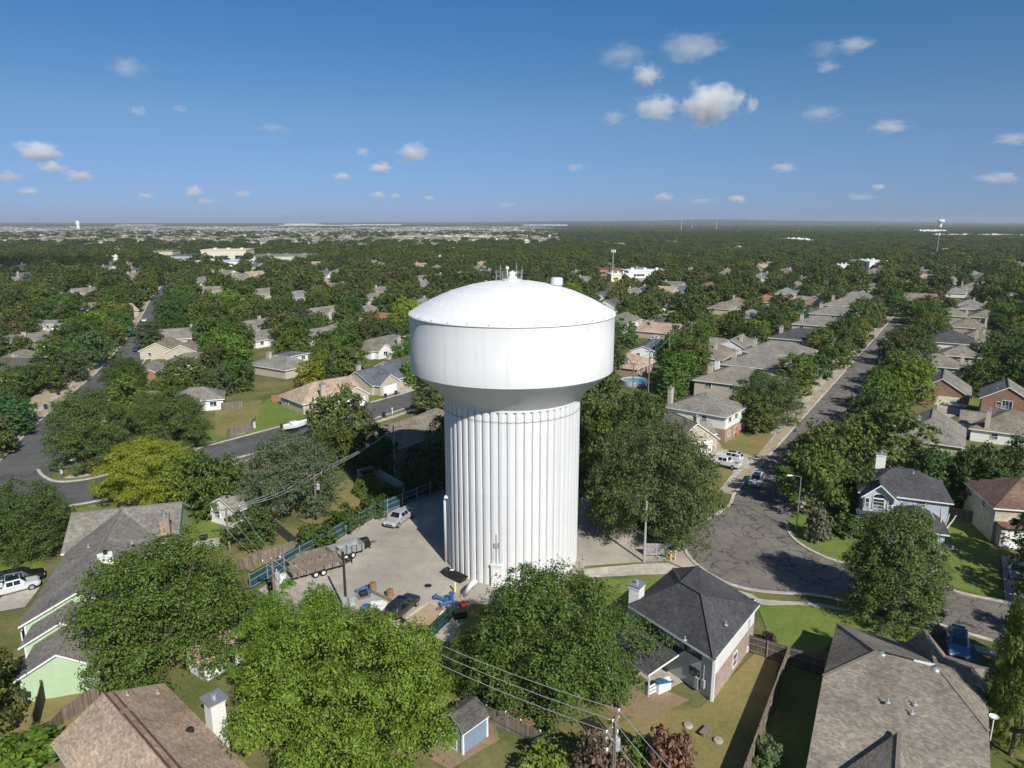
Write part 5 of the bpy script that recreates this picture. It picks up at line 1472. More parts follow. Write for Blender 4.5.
def build_far_buildings():
    fb = far_building
    cream = M['sid_cream']; wh = M['sid_white']
    fb('big cream school hall on the left skyline side', 229, 262, 46, 34, 13, m_plain('cream render', (.62, .56, .44), .8), .1, M['cream'])
    fb('long low white school wing before the cream hall', 233, 266, 66, 16, 5, wh, .05, M['sid_blue'])
    fb('cream block with tan walls left of the school hall', 168, 261, 20, 24, 11, m_plain('tan render', (.5, .46, .3), .8), .1, M['tan'])
    fb('low grey link building beside the tan cream block', 186, 262, 30, 20, 7, M['grey_paint'], .1, M['bluegrey'])
    fb('white roofed shed building left of the tan cream block', 116, 261, 30, 20, 5, wh, .3, M['white'])
    fb('wide pale gymnasium right of the school hall', 287, 263, 60, 44, 8, m_plain('pale gym walls', (.5, .47, .38), .8), .2, M['pale'])
    fb('white flat roofed store right of the mast', 645, 277, 34, 18, 5, wh, .2, M['white'])
    fb('yellow fronted shop left of the white flat roofed store', 618, 281, 14, 10, 5, M['paleyellow'], .2, M['white'])
    fb('red brown shop at the foot of the mast', 606, 275, 24, 14, 5, M['brick_red'], .2, M['red'])
    fb('white modern building among the trees left of the far T junction', 868, 270, 26, 20, 8, wh, .5, M['white'])
    fb('low grey white building left of the white modern building', 842, 271, 18, 10, 5, wh, .5, M['trim'])
    fb('white building with tall front under the right skyline tower', 928, 234, 100, 50, 14, wh, .1, M['white'])
    fb('very wide white warehouse on the right near the horizon', 967, 237.5, 260, 90, 8, wh, .0, M['white'])
    fb('low pale warehouse near the middle left horizon', 448, 239.5, 240, 120, 7, m_plain('pale warehouse', (.40, .36, .31), .8), 0, M['cream'])
    fb('tan warehouse next to the pale warehouse near the horizon', 482, 238.8, 150, 90, 6, m_plain('tan warehouse', (.45, .40, .33), .8), 0, M['trim'])
    fb('white pair of houses far right of the mast, on the left', 794, 243, 46, 30, 9, wh, .4, M['white'])
    fb('white pair of houses far right of the mast, on the right', 806, 244, 30, 26, 8, M['sid_blue'], .4, M['white'])
    fb('blue grey long warehouse at the left horizon', 322, 227, 700, 160, 17, M['sid_blue'], 0, M['trim'])
    fb('pale stadium like block on the horizon left of the tank', 303, 225.6, 380, 200, 22, wh, 0, M['trim'])
    fb('long white depot on the horizon, left of the dome', 378, 226.2, 480, 160, 17, wh, 0, M['white'])
    fb('small white depot on the horizon at the far left', 140, 226.5, 380, 160, 15, wh, 0, M['trim'])
    fb('white depot on the horizon between mast and dome', 545, 227, 380, 120, 20, M['sid_blue'], 0, M['trim'])

def skyline_tower(label, px, base_py, wpx, hpx, kind=0):
    p = gp(px, base_py); _, _, cz = pr(p.x, p.y, 10)
    k = cz / FOC; r = wpx / 2 * k; h = hpx * k
    t = thing('water_tower', label, 'water tower', p)
    if kind == 0:
        mb = MB(); mb.lathe([(r * .42, 0), (r * .40, h * .6)], 24); mb.build('column', M['white'], t, smooth=True)
        mb = MB(); mb.lathe([(r * .40, h * .55), (r, h * .72), (r, h * .92), (r * .6, h * .98), (r * .02, h)], 28); mb.build('tank_shell', M['white'], t, smooth=True)
    else:
        mb = MB(); mb.lathe([(r * .95, 0), (r * .9, h * .55)], 24); mb.build('column', M['white'], t, smooth=True)
        mb = MB(); mb.lathe([(r * .9, h * .5), (r * 1.1, h * .6), (r * 1.1, h * .92), (r * .5, h)], 28); mb.build('tank_shell', M['white'], t, smooth=True)

def more_houses():
    """houses of the streets further out, half sunk in their trees: six kinds built once, then copied"""
    rng = random.Random(21)
    kinds = []
    for i, (rc, wc, L, W, rise, ends, fr) in enumerate((('grey', 'sid_white', 16, 11, 2.9, ('gable', 'gable'), (3, 6.5, 2.5, -1)), ('tan', 'sid_cream', 17, 11.5, 2.8, ('hip', 'hip'), (-3, 6.5, 2.5, -1)), ('pale', 'sid_cream', 15, 10.5, 2.4, ('hip', 'hip'), None), ('taupe', 'brick_tan', 18, 12, 3.0, ('hip', 'gable'), (4, 7, 2.5, -1)), ('brown', 'sid_tan', 15, 10, 2.8, ('gable', 'gable'), None), ('bluegrey', 'sid_white', 15, 10.5, 2.7, ('gable', 'hip'), (-2, 6, 2.5, -1)))):
        t = thing('house', '', 'house')
        wing(t, rc, M[wc], L, W, 2.8, rise, *ends)
        if fr:
            cy = fr[3] * (W / 2 + fr[2] / 2 - .1 - W / 4)
            wing(t, rc, M[wc], fr[2] + W / 2, fr[1], 2.8, rise * .8, 'gable', 'hip', fr[0], cy, PI / 2)
            garage_door(t, fr[0], cy - (fr[2] + W / 2) / 2 - .03, -PI / 2, 4.8, 2.2)
        chimney(t, L * .2, W * .18, 3, 2.8 + rise + .9, mat=M['sid_cream'], cap=False)
        for x in (-.32, .0, .34): window(t, L * x, -W / 2 - .03, 1.5, -PI / 2, 1.5, 1.2) if not fr or abs(L * x - fr[0]) > fr[1] / 2 + .8 else None
        for s in (-1, 1): window(t, s * (L / 2 + .03), 1, 1.5, 0 if s > 0 else PI, 1.2, 1.2)
        kinds.append((t, rc)); 
    cols = dict(grey='grey', tan='tan', pale='pale grey', taupe='brown grey', brown='brown', bluegrey='blue grey')
    spots = []
    for k in range(-9, 16):
        for s_ in range(-30, 75):
            for sd in (-1, 1):
                c = MID_0 + S_NOR * (k * 66 + sd * 17 + rng.uniform(-3, 3)) + S_DIR * (s_ * 20 + rng.uniform(-3, 3))
                spots.append((c.x, c.y, sd))
    rng.shuffle(spots)
    spots.sort(key=lambda q: q[1])
    n = 0; used = [False] * 6; named = {}
    for q in ((30, 392), (12, 425), (55, 375)): p = gp(*q); HOUSES.append((p.x, p.y, 9))
    for x, y, sd in spots:
        if y < 150 or y > 760: continue
        px, py, cz = pr(x, y, 3)
        if not -20 < px < 1044: continue
        if any((x - a) ** 2 + (y - b_) ** 2 < (c + 9) ** 2 for a, b_, c in HOUSES): continue
        if any(in_poly(x + ox, y + oy, q) for q in ROADS for ox, oy in ((0, 0), (8, 4), (-8, -4), (5, -7), (-5, 7))): continue
        if rng.random() < (.42 if y < 420 else .45): continue
        if n >= 190: break
        i = rng.randrange(6); t, rc = kinds[i]
        if used[i]: t = copy_tree(t)
        used[i] = True
        t.location = (x, y, 0); t.rotation_euler = (0, 0, SA + (0 if sd > 0 else PI) + rng.choice((0, 0, 0, PI / 2)))
        side = 'left of the tower' if px < 500 else 'between tower and right street' if px < 512 + (y - 90) * 1.2 and px < 860 else 'beyond the right street'
        t['label'] = 'house'; named.setdefault((cols[rc], 'nearer' if y < 300 else 'farther' if y < 520 else 'distant', side), []).append((px, t))
        t['group'] = 'houses half hidden in trees'
        n += 1
        HOUSES.append((x, y, 9.5))
        if rng.random() < .34: HSPOTS.append(pr(x, y, 4.2))
    for i in range(6):
        if not used[i]:
            for c in list(kinds[i][0].children_recursive): D.objects.remove(c)
            D.objects.remove(kinds[i][0])
    ordn = ['first', 'second', 'third', 'fourth', 'fifth', 'sixth', 'seventh', 'eighth', 'ninth', 'tenth', 'eleventh', 'twelfth', 'thirteenth', 'fourteenth', 'fifteenth']
    for (cl, dist, sd_), l in named.items():
        l.sort(key=lambda q: q[0])
        for i, (px, t) in enumerate(l):
            if len(l) == 1: t['label'] = '%s roofed house half sunk in the %s trees %s' % (cl, dist, sd_)
            else: t['label'] = '%s from left of the %s roofs in %s trees %s' % (ordn[min(i, 14)], cl, dist, sd_)
    for q in ((30, 392), (12, 425), (55, 375)):
        p = gp(*q); HOUSES.remove((p.x, p.y, 9))

def build_skyline():
    skyline_tower('distant white water tower standing on the right skyline', 940, 229, 6.6, 9.5)
    skyline_tower('tiny white water tower on the left skyline', 78.5, 230, 3.0, 9, 1)
    skyline_tower('tiny pale water tower on the hill right of the mast', 841, 222.5, 5, 4)
    # mobile phone mast
    p = gp(612.5, 276); t = thing('mobile_mast', 'tall grey monopole phone mast with a square antenna crown', 'mast', p)
    _, _, cz = pr(p.x, p.y, 0); h = CAM_H - (p.y) * ((250 - 384) / FOC * math.cos(PITCH) + math.sin(PITCH)) / (math.cos(PITCH) - (250 - 384) / FOC * math.sin(PITCH))
    mb = MB(); mb.tube([(0, 0, 0), (0, 0, h)], [.62, .34], 12); mb.build('pole', M['steel'], t)
    mb = MB()
    for i in range(3):
        a = i * 2 * PI / 3 + .5; b_ = a + 2 * PI / 3
        mb.bar((1.7 * math.cos(a), 1.7 * math.sin(a), h - 1), (1.7 * math.cos(b_), 1.7 * math.sin(b_), h - 1), .15, .15); mb.bar((0, 0, h - 1), (1.7 * math.cos(a), 1.7 * math.sin(a), h - 1), .15, .15)
    mb.build('head_frame', M['steel'], t)
    for i in range(9):
        a = .5 + i * 2 * PI / 9; mb = MB(); mb.box((1.75 * math.cos(a), 1.75 * math.sin(a), h - .9), (.25, .45, 2.0), a); mb.build('antenna', M['trim'], t)
    p = gp(935.5, 262); t = thing('mobile_mast', 'thin grey mast standing far off beyond the end of the right street', 'mast', p)
    mb = MB(); mb.tube([(0, 0, 0), (0, 0, 30)], [.6, .35], 8); mb.build('pole', M['steel'], t); mb = MB(); mb.lathe([(.9, 28), (.9, 30.5)], 10, cap0=True, cap1=True); mb.build('antenna', M['trim'], t)
    for i, (x, y, hp) in enumerate(((681, 232, 12), (692, 230, 8), (716, 231, 10))):
        p = gp(x, y); _, _, cz = pr(p.x, p.y, 0); h = hp * cz / FOC
        t = thing('radio_mast', ('left', 'middle', 'right')[i] + ' one of three hair thin radio masts near the horizon', 'mast', p, 0, 'radio masts on the horizon')
        mb = MB(); mb.tube([(0, 0, 0), (0, 0, h)], [2.2, 1.0], 6); mb.build('pole', M['grey_paint'], t)
# ------------------------------------------------------------------ vehicles
CARPAINT = {}
def paint(c):
    if c not in CARPAINT:
        m, nt, b = newmat('car paint')
        b.inputs['Base Color'].default_value = c4(c); b.inputs['Roughness'].default_value = .28
        b.inputs['Metallic'].default_value = .15; b.inputs['Coat Weight'].default_value = .6; b.inputs['Coat Roughness'].default_value = .05
        CARPAINT[c] = m
    return CARPAINT[c]

ST = {
 'suv': [(2.38, .42, .70, .80, .74, .72), (2.18, .30, .88, .93, .94, .80), (1.05, .26, 1.00, .96, 1.06, .82), (.30, .26, 1.04, .97, 1.66, .70), (-1.5, .26, 1.06, .97, 1.70, .70), (-2.1, .30, 1.06, .95, 1.58, .68), (-2.38, .42, 1.0, .90, 1.05, .80)],
 'sedan': [(2.36, .40, .62, .78, .66, .70), (2.15, .26, .76, .89, .82, .76), (.95, .22, .88, .92, .93, .78), (.15, .22, .92, .92, 1.40, .64), (-.95, .22, .93, .92, 1.41, .64), (-1.70, .24, .95, .91, 1.02, .74), (-2.2, .30, .93, .88, 1.00, .74), (-2.36, .40, .80, .82, .90, .70)],
 'pickup': [(2.85, .50, .85, .88, .90, .80), (2.62, .36, 1.02, .99, 1.08, .86), (1.45, .32, 1.12, 1.0, 1.18, .88), (.80, .32, 1.16, 1.0, 1.84, .74), (-.75, .32, 1.17, 1.0, 1.86, .74), (-1.05, .32, 1.17, 1.0, 1.20, .95)],
}
def make_vehicle(kind, col, name, label, cat, loc, rz, bits=True, roof=None, scale=1.0, group=None, cap=False):
    t = thing(name, label, cat, loc, rz, group)
    t.scale = (scale,) * 3
    S_ = ST[kind]; pm = paint(col)
    mb = MB(); vs = []; n = len(S_)
    for (x, zb, zl, w, zt, wt) in S_:
        ring = [(w * .86, zb), (w, zb + .2), (w, zl), (wt, zt - .03), (wt * .85, zt)]
        vs += [(x, y, z) for y, z in ring] + [(x, -y, z) for y, z in ring[::-1]]
    fs = []
    k = 10
    for i in range(n - 1):
        for j in range(k): fs.append((i * k + j, (i + 1) * k + j, (i + 1) * k + (j + 1) % k, i * k + (j + 1) % k))
    fs.append(tuple(range(k))); fs.append(tuple((n - 1) * k + j for j in range(k))[::-1])
    mb.add(vs, fs)
    body = mb.build('body', pm, t, bevel=.05)
    # windows, a centimetre proud of the cabin
    cab = [i for i in range(n) if S_[i][4] - S_[i][2] > .25]
    a, z = cab[0], cab[-1]
    def ringp(i, f, sgn):
        x, zb, zl, w, zt, wt = S_[i]
        y = w + (wt - w) * f; zz = zl + (zt - .03 - zl) * f
        return Vector((x, sgn * (y + .012), zz + .004))
    def quad(nm, P4, mat=None):
        m2 = MB(); m2.add(P4, [(0, 1, 2, 3)]); o = m2.build(nm, mat or M['carglass'], t); return o
    for sgn in (-1, 1):
        for i in range(a, z):
            b0, b1, t1, t0 = ringp(i, .12, sgn), ringp(i + 1, .12, sgn), ringp(i + 1, .86, sgn), ringp(i, .86, sgn)
            h = 2 if (b0 - b1).length > 1.4 else 1
            for q in range(h):
                f0, f1 = q / h + .03, (q + 1) / h - .03
                quad('window', [b0.lerp(b1, f0), b0.lerp(b1, f1), t0.lerp(t1, f1), t0.lerp(t1, f0)])
    def across(i, j, nm, up):
        x0, zb, zl0, w0, zt0, wt0 = S_[i]; x1, _, zl1, w1, zt1, wt1 = S_[j]
        A_, B_ = Vector((x0, 0, zt0)), Vector((x1, 0, zt1))
        d = (B_ - A_).normalized(); nn = Vector((-d.z, 0, d.x)) if d.x > 0 else Vector((d.z, 0, -d.x))
        if nn.z < 0: nn = -nn
        p0, p1 = A_.lerp(B_, .1) + nn * .015, A_.lerp(B_, .92) + nn * .015
        quad(nm, [p0 + Vector((0, -wt0 * .82, 0)), p0 + Vector((0, wt0 * .82, 0)), p1 + Vector((0, wt1 * .80, 0)), p1 + Vector((0, -wt1 * .80, 0))])
    across(a - 1, a, 'windscreen', 1); across(z + 1, z, 'rear_window', 1)
    if roof is not None:
        x0, x1 = S_[a][0] - .06, S_[z][0] + .06
        zt = max(S_[a][4], S_[z][4]); m2 = MB(); m2.box(((x0 + x1) / 2, 0, zt + .008), (x0 - x1, S_[a][5] * 1.62, .05)); m2.build('roof_panel', roof, t, bevel=.02)
    if kind == 'pickup':
        m2 = MB(); m2.box((-1.95, .96, .85), (1.85, .1, .75)); m2.box((-1.95, -.96, .85), (1.85, .1, .75)); m2.box((-2.86, 0, .85), (.1, 2.0, .75)); m2.box((-1.95, 0, .55), (1.85, 1.85, .12))
        m2.build('bed', pm, t, bevel=.03)
        m2 = MB(); m2.box((-1.95, 0, .62), (1.74, 1.78, .05)); m2.build('bed_liner', M['dark_metal'], t)
        m2 = MB(); m2.box((-2.95, 0, .5), (.14, 1.8, .2)); m2.build('bumper', M['steel'], t)
    if kind == 'suv' and bits:
        m2 = MB()
        m2.box((-.7, .62, 1.73), (2.0, .05, .06)); m2.box((-.7, -.62, 1.73), (2.0, .05, .06))
    fr = S_[0]; rx = S_[-1][0] if kind != 'pickup' else -2.9
    wx = {'suv': (1.45, -1.40), 'sedan': (1.40, -1.38), 'pickup': (1.85, -1.85)}[kind]
    wr = {'suv': .37, 'sedan': .33, 'pickup': .42}[kind]; ww = S_[2][3]
    tyre = rim = None
    for x in wx:
        for sgn in (-1, 1):
            if tyre is None:
                m2 = MB(); m2.tube([(0, -.12, 0), (0, -.10, 0), (0, .10, 0), (0, .12, 0)], [wr * .86, wr, wr, wr * .86], 20); tyre = m2.build('wheel', M['rubber'], t)
                m2 = MB(); m2.tube([(0, -.13, 0), (0, .13, 0)], wr * .6, 12); rim = m2.build('rim', M['steel'], tyre); o = tyre
            else:
                o = tyre.copy(); COL.objects.link(o); r2 = rim.copy(); COL.objects.link(r2); r2.parent = o
            o.location = (x, sgn * (ww - .10), wr)
    if bits:
        for sgn in (-1, 1):
            m2 = MB(); m2.box((fr[0] - .1, sgn * fr[3] * .78, fr[2] - .02), (.22, .3, .16)); m2.build('headlight', M['trim'], t)
            m2 = MB(); m2.box((rx + .03, sgn * .78, .9), (.1, .2, .22)); m2.build('taillight', M['redpaint'], t)
            m2 = MB(); m2.box((S_[a - 1][0] - .25, sgn * (ww + .1), S_[a][2] + .08), (.16, .2, .14)); m2.build('mirror', pm, t)
        m2 = MB(); m2.box((fr[0] - .02, 0, fr[1] + .16), (.08, 1.1, .16)); m2.build('grille', M['dark_metal'], t)
        m2 = MB(); m2.box((rx - (.02 if kind != 'pickup' else .06), 0, .72), (.03, .45, .14)); m2.build('number_plate', M['trim'], t)
    return t

def heading(a, b):
    """rotation of something pointing from pixel a to pixel b on the ground"""
    d = gp(*b) - gp(*a); return math.atan2(d.y, d.x)

def build_vehicles():
    V = make_vehicle
    Z = lambda p, z=.02: Vector((p.x, p.y, z))
    V('suv', (.028, .024, .022), 'parked_car', 'dark brown grey SUV parked beside the tan slab in the tower yard', 'car', Z(gp(403, 611)), heading((394, 620), (412, 604)), roof=M['carglass'])
    V('pickup', (.42, .43, .44), 'pickup_truck', 'silver pickup truck parked by the teal fence near the tower\'s shadow', 'pickup truck', Z(gp(400, 522)), heading((408, 516), (392, 527)))
    V('suv', (.70, .71, .72), 'parked_car', 'white SUV on the drive, farther of the two white vehicles side by side', 'car', Z(gp(729, 460)), heading((742, 462), (716, 457)), roof=M['carglass'])
    V('pickup', (.70, .71, .72), 'pickup_truck', 'white pickup on the drive, nearer of the two white vehicles side by side', 'pickup truck', Z(gp(724, 466)), heading((740, 469), (712, 463)))
    V('suv', (.66, .67, .68), 'parked_car', 'white SUV with a black roof parked at the kerb of the cracked road', 'car', Z(gp(756, 484)), heading((762, 474), (751, 492)), roof=M['carglass'])
    V('suv', (.06, .15, .33), 'parked_car', 'bright blue SUV standing on the dark drive behind the big brown roof', 'car', Z(gp(957, 650)), heading((956, 640), (958, 660)), roof=M['carglass'])
    V('sedan', (.36, .38, .40), 'parked_car', 'silver sedan on the drive of the red roofed house at the right edge', 'car', Z(gp(1016, 575)), heading((1013, 560), (1018, 585)))
    V('pickup', (.62, .64, .66), 'pickup_truck', 'white pickup truck nearest the pale green house at the left edge', 'pickup truck', Z(gp(14, 592)), heading((0, 595), (30, 587)), roof=M['carglass'], scale=.92)
    V('suv', (.014, .014, .016), 'parked_car', 'black SUV just beyond the white pickup at the left edge', 'car', Z(gp(22, 582)), heading((8, 584), (36, 578)), roof=M['carglass'])
    V('pickup', (.07, .12, .22), 'pickup_truck', 'blue pickup on the drive of the blue grey roofed cream house', 'pickup truck', Z(gp(393, 387)), heading((400, 382), (388, 391)), bits=False)
    V('sedan', (.66, .67, .68), 'parked_car', 'white car on the drive of the red brick gable house', 'car', Z(gp(955, 407)), heading((946, 405), (964, 408)), bits=False, roof=M['carglass'])
    V('sedan', (.08, .14, .25), 'parked_car', 'blue car parked along the right street below its other cars', 'car', Z(gp(862, 392)), SA + PI, bits=False)
    for i, (x, y, c, l) in enumerate(((863, 347.5, (.03, .03, .035), 'black car on the right street, nearer of the dark pair at the left kerb'),
                                     (871, 339, (.05, .05, .055), 'dark grey car on the right street, farther of the dark pair at the left kerb'),
                                     (884, 341, (.35, .36, .37), 'silver car at the right kerb of the right street opposite the dark pair'),
                                     (886.5, 346, (.03, .03, .03), 'dark car in the tree shade at the right kerb of the right street'))):
        V('suv', c, 'parked_car', l, 'car', Z(gp(x, y)), SA, bits=False)
    la = R(113)
    for i, (x, y, k, c, l, a) in enumerate(((116, 336, 'sedan', (.40, .03, .03), 'red car parked at the kerb of the left street', la),
                                          (144.5, 321.5, 'sedan', (.68, .69, .7), 'white car driving in the middle of the left street', la),
                                          (99, 339, 'suv', (.02, .02, .022), 'black car parked off the left street beside the red car', la - 1.2),
                                          (138, 351, 'suv', (.06, .075, .10), 'dark blue car on the drive of the twin pink gables', la - .3),
                                          (137, 296, 'suv', (.38, .03, .03), 'red car far up the left street under the trees', la),
                                          (4, 436, 'sedan', (.5, .51, .52), 'silver car under the tree at the far left edge', .3),
                                          (21, 431, 'suv', (.03, .03, .03), 'black car under the tree beside the silver car at the left edge', .3))):
        V(k, c, 'parked_car', l, 'car', Z(gp(x, y)), a, bits=False)
    for i, (x, y, c, l) in enumerate(((624, 334, (.7, .7, .7), 'white van parked on the lot right of the tank'), (633, 337, (.6, .6, .62), 'silver car beside the white van right of the tank'), (655, 340, (.65, .66, .68), 'white car on the middle street above the metal roofed barn'), (661, 333, (.05, .05, .05), 'black car on the middle street beyond the white car'))):
        V('suv', c, 'parked_car', l, 'car', Z(gp(x, y)), SA, bits=False)
    # boat on its trailer
    p = gp(296, 431); a = heading((280, 434), (312, 427))
    t = thing('boat_trailer', 'boat trailer standing at the kerb under the white boat', 'trailer', Z(p), a)
    mb = MB(); 
    for y in (-.7, .7): mb.bar((-2.6, y, .55), (2.0, y, .55), .1, .12)
    for x in (-2.4, -.8, 1.0): mb.bar((x, -.8, .5), (x, .8, .5), .1, .1)
    mb.bar((2.0, -.7, .55), (3.6, 0, .5), .1, .12); mb.bar((2.0, .7, .55), (3.6, 0, .5), .1, .12); mb.build('frame', M['dark_metal'], t)
    for x in (-1.3, -.6):
        for y in (-.95, .95): mb = MB(); mb.tube([(x, y - .1, .34), (x, y + .1, .34)], .34, 14); mb.build('wheel', M['rubber'], t)
    t = thing('boat', 'white motor boat lying on the trailer beside the bright lawn', 'boat', Z(p, .62), a)
    mb = MB(); vs = []; secs = ((-2.9, .95, .15, .95), (-1.5, 1.05, .05, 1.0), (0, 1.05, .0, 1.05), (1.6, .8, .12, 1.15), (2.6, .38, .4, 1.25), (3.1, .04, .8, 1.32))
    for x, w, zk, zg in secs: vs += [(x, -w, zg), (x, -w * .8, zk + .35), (x, 0, zk), (x, w * .8, zk + .35), (x, w, zg), (x, w * .8, zg - .02), (x, 0, zg - .1), (x, -w * .8, zg - .02)]
    fs = [(i * 8 + j, (i + 1) * 8 + j, (i + 1) * 8 + (j + 1) % 8, i * 8 + (j + 1) % 8) for i in range(5) for j in range(8)]; fs.append(tuple(range(8))); fs.append(tuple(range(40, 48)))
    mb.add(vs, fs); mb.build('hull', M['white'], t)
    mb = MB(); mb.box((-.3, 0, 1.25), (1.6, 1.3, .5), 0, 0, 0); mb.build('cabin_cover', M['trim'], t, bevel=.15)
    mb = MB(); mb.box((-3.05, 0, 1.05), (.45, .5, .9)); mb.build('outboard_motor', M['dark_metal'], t, bevel=.08)
    # trailers in the yard
    def trailer(label, px, py, a, L, W, zf, sides, mat, n_ax, drop=False):
        p = gp(px, py); t = thing('trailer', label, 'trailer', Z(p), a)
        mb = MB(); mb.box((0, 0, zf), (L, W, .14)); mb.build('deck', M['pole'] if mat is M['woodside'] else M['steel'], t)
        for s in (-1, 1):
            mb = MB(); mb.box((0, s * W / 2, zf + sides / 2), (L, .07, sides)); sp = mb.build('side_panel', mat, t)
            mb = MB()
            for k in range(6): mb.box((-L / 2 + L * (k + .5) / 6, s * (W / 2 + .06), zf + sides / 2 - .05), (.09, .06, sides + .1))
            mb.build('stakes', M['dark_metal'], sp)
        for s in (-1, 1): mb = MB(); mb.box((s * L / 2, 0, zf + sides / 2), (.07, W, sides)); mb.build('end_panel', mat, t)
        for k in range(n_ax):
            for s in (-1, 1):
                mb = MB(); mb.tube([(-.5 + k * .95, s * (W / 2 + .02) - .13, .42), (-.5 + k * .95, s * (W / 2 + .02) + .13, .42)], .42, 16); w = mb.build('wheel', M['rubber'], t)
                mb = MB(); mb.tube([(-.5 + k * .95, s * (W / 2 + .02) - .14, .42), (-.5 + k * .95, s * (W / 2 + .02) + .14, .42)], .22, 10); mb.build('rim', M['trim'], w)
        mb = MB(); mb.bar((L / 2, -.6, zf - .1), (L / 2 + 1.5, 0, zf - .15), .1, .14); mb.bar((L / 2, .6, zf - .1), (L / 2 + 1.5, 0, zf - .15), .1, .14); mb.tube([(L / 2 + 1.3, 0, .05), (L / 2 + 1.3, 0, zf + .4)], .06, 6); mb.build('drawbar', M['dark_metal'], t)
        return t
    a = heading((297, 577), (334, 567))
    trailer('long timber sided trailer in the yard, nearer of the two timber ones', 317, 573, a, 6.4, 2.2, .8, .5, M['woodside'], 2)
    trailer('long timber sided trailer by the teal fence, farther of the two timber ones', 313, 563, a, 6.4, 2.2, .8, .5, M['woodside'], 2)
    trailer('grey metal utility trailer at the end of the trailer row', 346, 556, heading((336, 559), (356, 553)), 4.2, 2.1, .75, .85, M['steel'], 2)
    p = gp(363, 547); t = thing('air_compressor', 'small black towed compressor behind the grey metal trailer', 'compressor', Z(p), a)
    mb = MB(); mb.box((0, 0, .8), (1.6, 1.0, .8)); mb.build('housing', M['dark_metal'], t, bevel=.15)
    for s in (-1, 1): mb = MB(); mb.tube([(0, s * .62 - .08, .3), (0, s * .62 + .08, .3)], .3, 12); mb.build('wheel', M['rubber'], t)
    mb = MB(); mb.bar((.8, 0, .5), (1.9, 0, .4), .08, .08); mb.build('drawbar', M['dark_metal'], t)
# ------------------------------------------------------------------ fences, poles and small things
def fence(label, pts, h, mat, post_mat, step=2.4, gate=None, rails=True, name='fence', th=.05, back=1):
    """board fence along ground points: one panel per straight run, posts of their own"""
    t = thing(name, label, 'fence', Vector((pts[0].x, pts[0].y, 0)))
    l = Vector((pts[0].x, pts[0].y, 0))
    last = None
    for i in range(len(pts) - 1):
        a, b = pts[i] - l, pts[i + 1] - l; a.z = b.z = 0
        d = (b - a); n = max(1, round(d.length / step)); nn = Vector((-d.y, d.x, 0)).normalized()
        mb = MB(); mb.bar(a + Vector((0, 0, h / 2)), b + Vector((0, 0, h / 2)), th, h); pn = mb.build('panel', mat, t)
        if rails:
            mb = MB()
            for z in (.3, h * .55, h - .2): mb.bar(a + nn * (.06 * back) + Vector((0, 0, z)), b + nn * (.06 * back) + Vector((0, 0, z)), .05, .1)
            mb.build('rail', post_mat, pn)
        for k in range(n + (1 if i == len(pts) - 2 else 0)):
            q = a + d * (k / n) + nn * (.09 * back)
            if last is None:
                mb = MB(); mb.box((0, 0, (h + .06) / 2), (.11, .11, h + .06)); last = mb.build('post', post_mat, t); o = last
            else:
                o = last.copy(); COL.objects.link(o)
            o.location = q
    return t

def wire(label, a, b, sag, r=.026, group='power lines'):
    n = 14
    pts = [a.lerp(b, i / n) - Vector((0, 0, sag * 4 * (i / n) * (1 - i / n))) for i in range(n + 1)]
    mb = MB(); o0 = pts[0].copy(); mb.tube([p - o0 for p in pts], r, 5)
    o = mb.build('power_line', M['wire'], None, o0); return tag(o, label, 'power line', group)

def utility_pole(label, p, h, arms=((0, 2.4),), rz=0.0, transformer=False, mat=None, lamp=False, braces=True):
    t = thing('utility_pole', label, 'utility pole', p, rz)
    mb = MB(); mb.tube([(0, 0, 0), (0, 0, h)], [.17, .12], 10); mb.build('pole', mat or M['pole'], t)
    for dz, w in arms:
        mb = MB(); mb.box((0, .16, h - .35 - dz), (w, .12, .14)); ar = mb.build('cross_arm', M['pole'], t)
        for k in range(3):
            x = (-.46 + .46 * k) * w; mb = MB(); mb.lathe([(.03, 0), (.03, .12), (.09, .14), (.07, .24), (.09, .26), (.02, .34)], 8, (x, .16, h - .28 - dz)); mb.build('insulator', M['trim'], ar)
        if braces:
            mb = MB(); mb.bar((-w * .3, .18, h - .42 - dz), (0, .1, h - 1.2 - dz), .05, .05); mb.bar((w * .3, .18, h - .42 - dz), (0, .1, h - 1.2 - dz), .05, .05); mb.build('brace', M['steel'], ar)
    if transformer:
        mb = MB(); mb.lathe([(.02, 0), (.26, .02), (.28, .1), (.28, .85), (.2, .92), (.02, .95)], 14, (.42, 0, h - 2.6)); tr = mb.build('transformer', M['grey_paint'], t)
        mb = MB(); mb.tube([(.42, 0, h - 1.65), (.42, .05, h - 1.35)], .04, 6); mb.build('bushing', M['trim'], tr)
    if lamp:
        mb = MB(); mb.tube([(0, 0, h - .6), (.5, 0, h - .3), (1.1, 0, h - .25)], .05, 6); mb.box((1.3, 0, h - .25), (.5, .22, .12)); mb.build('lamp_arm', M['steel'], t)
    return t

def street_lamp(label, p, h, rz):
    t = thing('street_lamp', label, 'street lamp', p, rz)
    mb = MB(); mb.tube([(0, 0, 0), (0, 0, .5), (0, 0, h)], [.13, .10, .06], 10); mb.build('pole', M['steel'], t)
    mb = MB(); mb.tube([(0, 0, h - .05), (.6, 0, h + .12), (1.3, 0, h + .16)], .04, 6); mb.build('arm', M['steel'], t)
    mb = MB(); mb.box((1.55, 0, h + .15), (.75, .28, .16)); hd = mb.build('lamp_head', M['trim'], t, bevel=.05)
    mb = MB(); mb.box((1.6, 0, h + .06), (.45, .2, .03)); mb.build('lens', M['white'], hd)
    return t

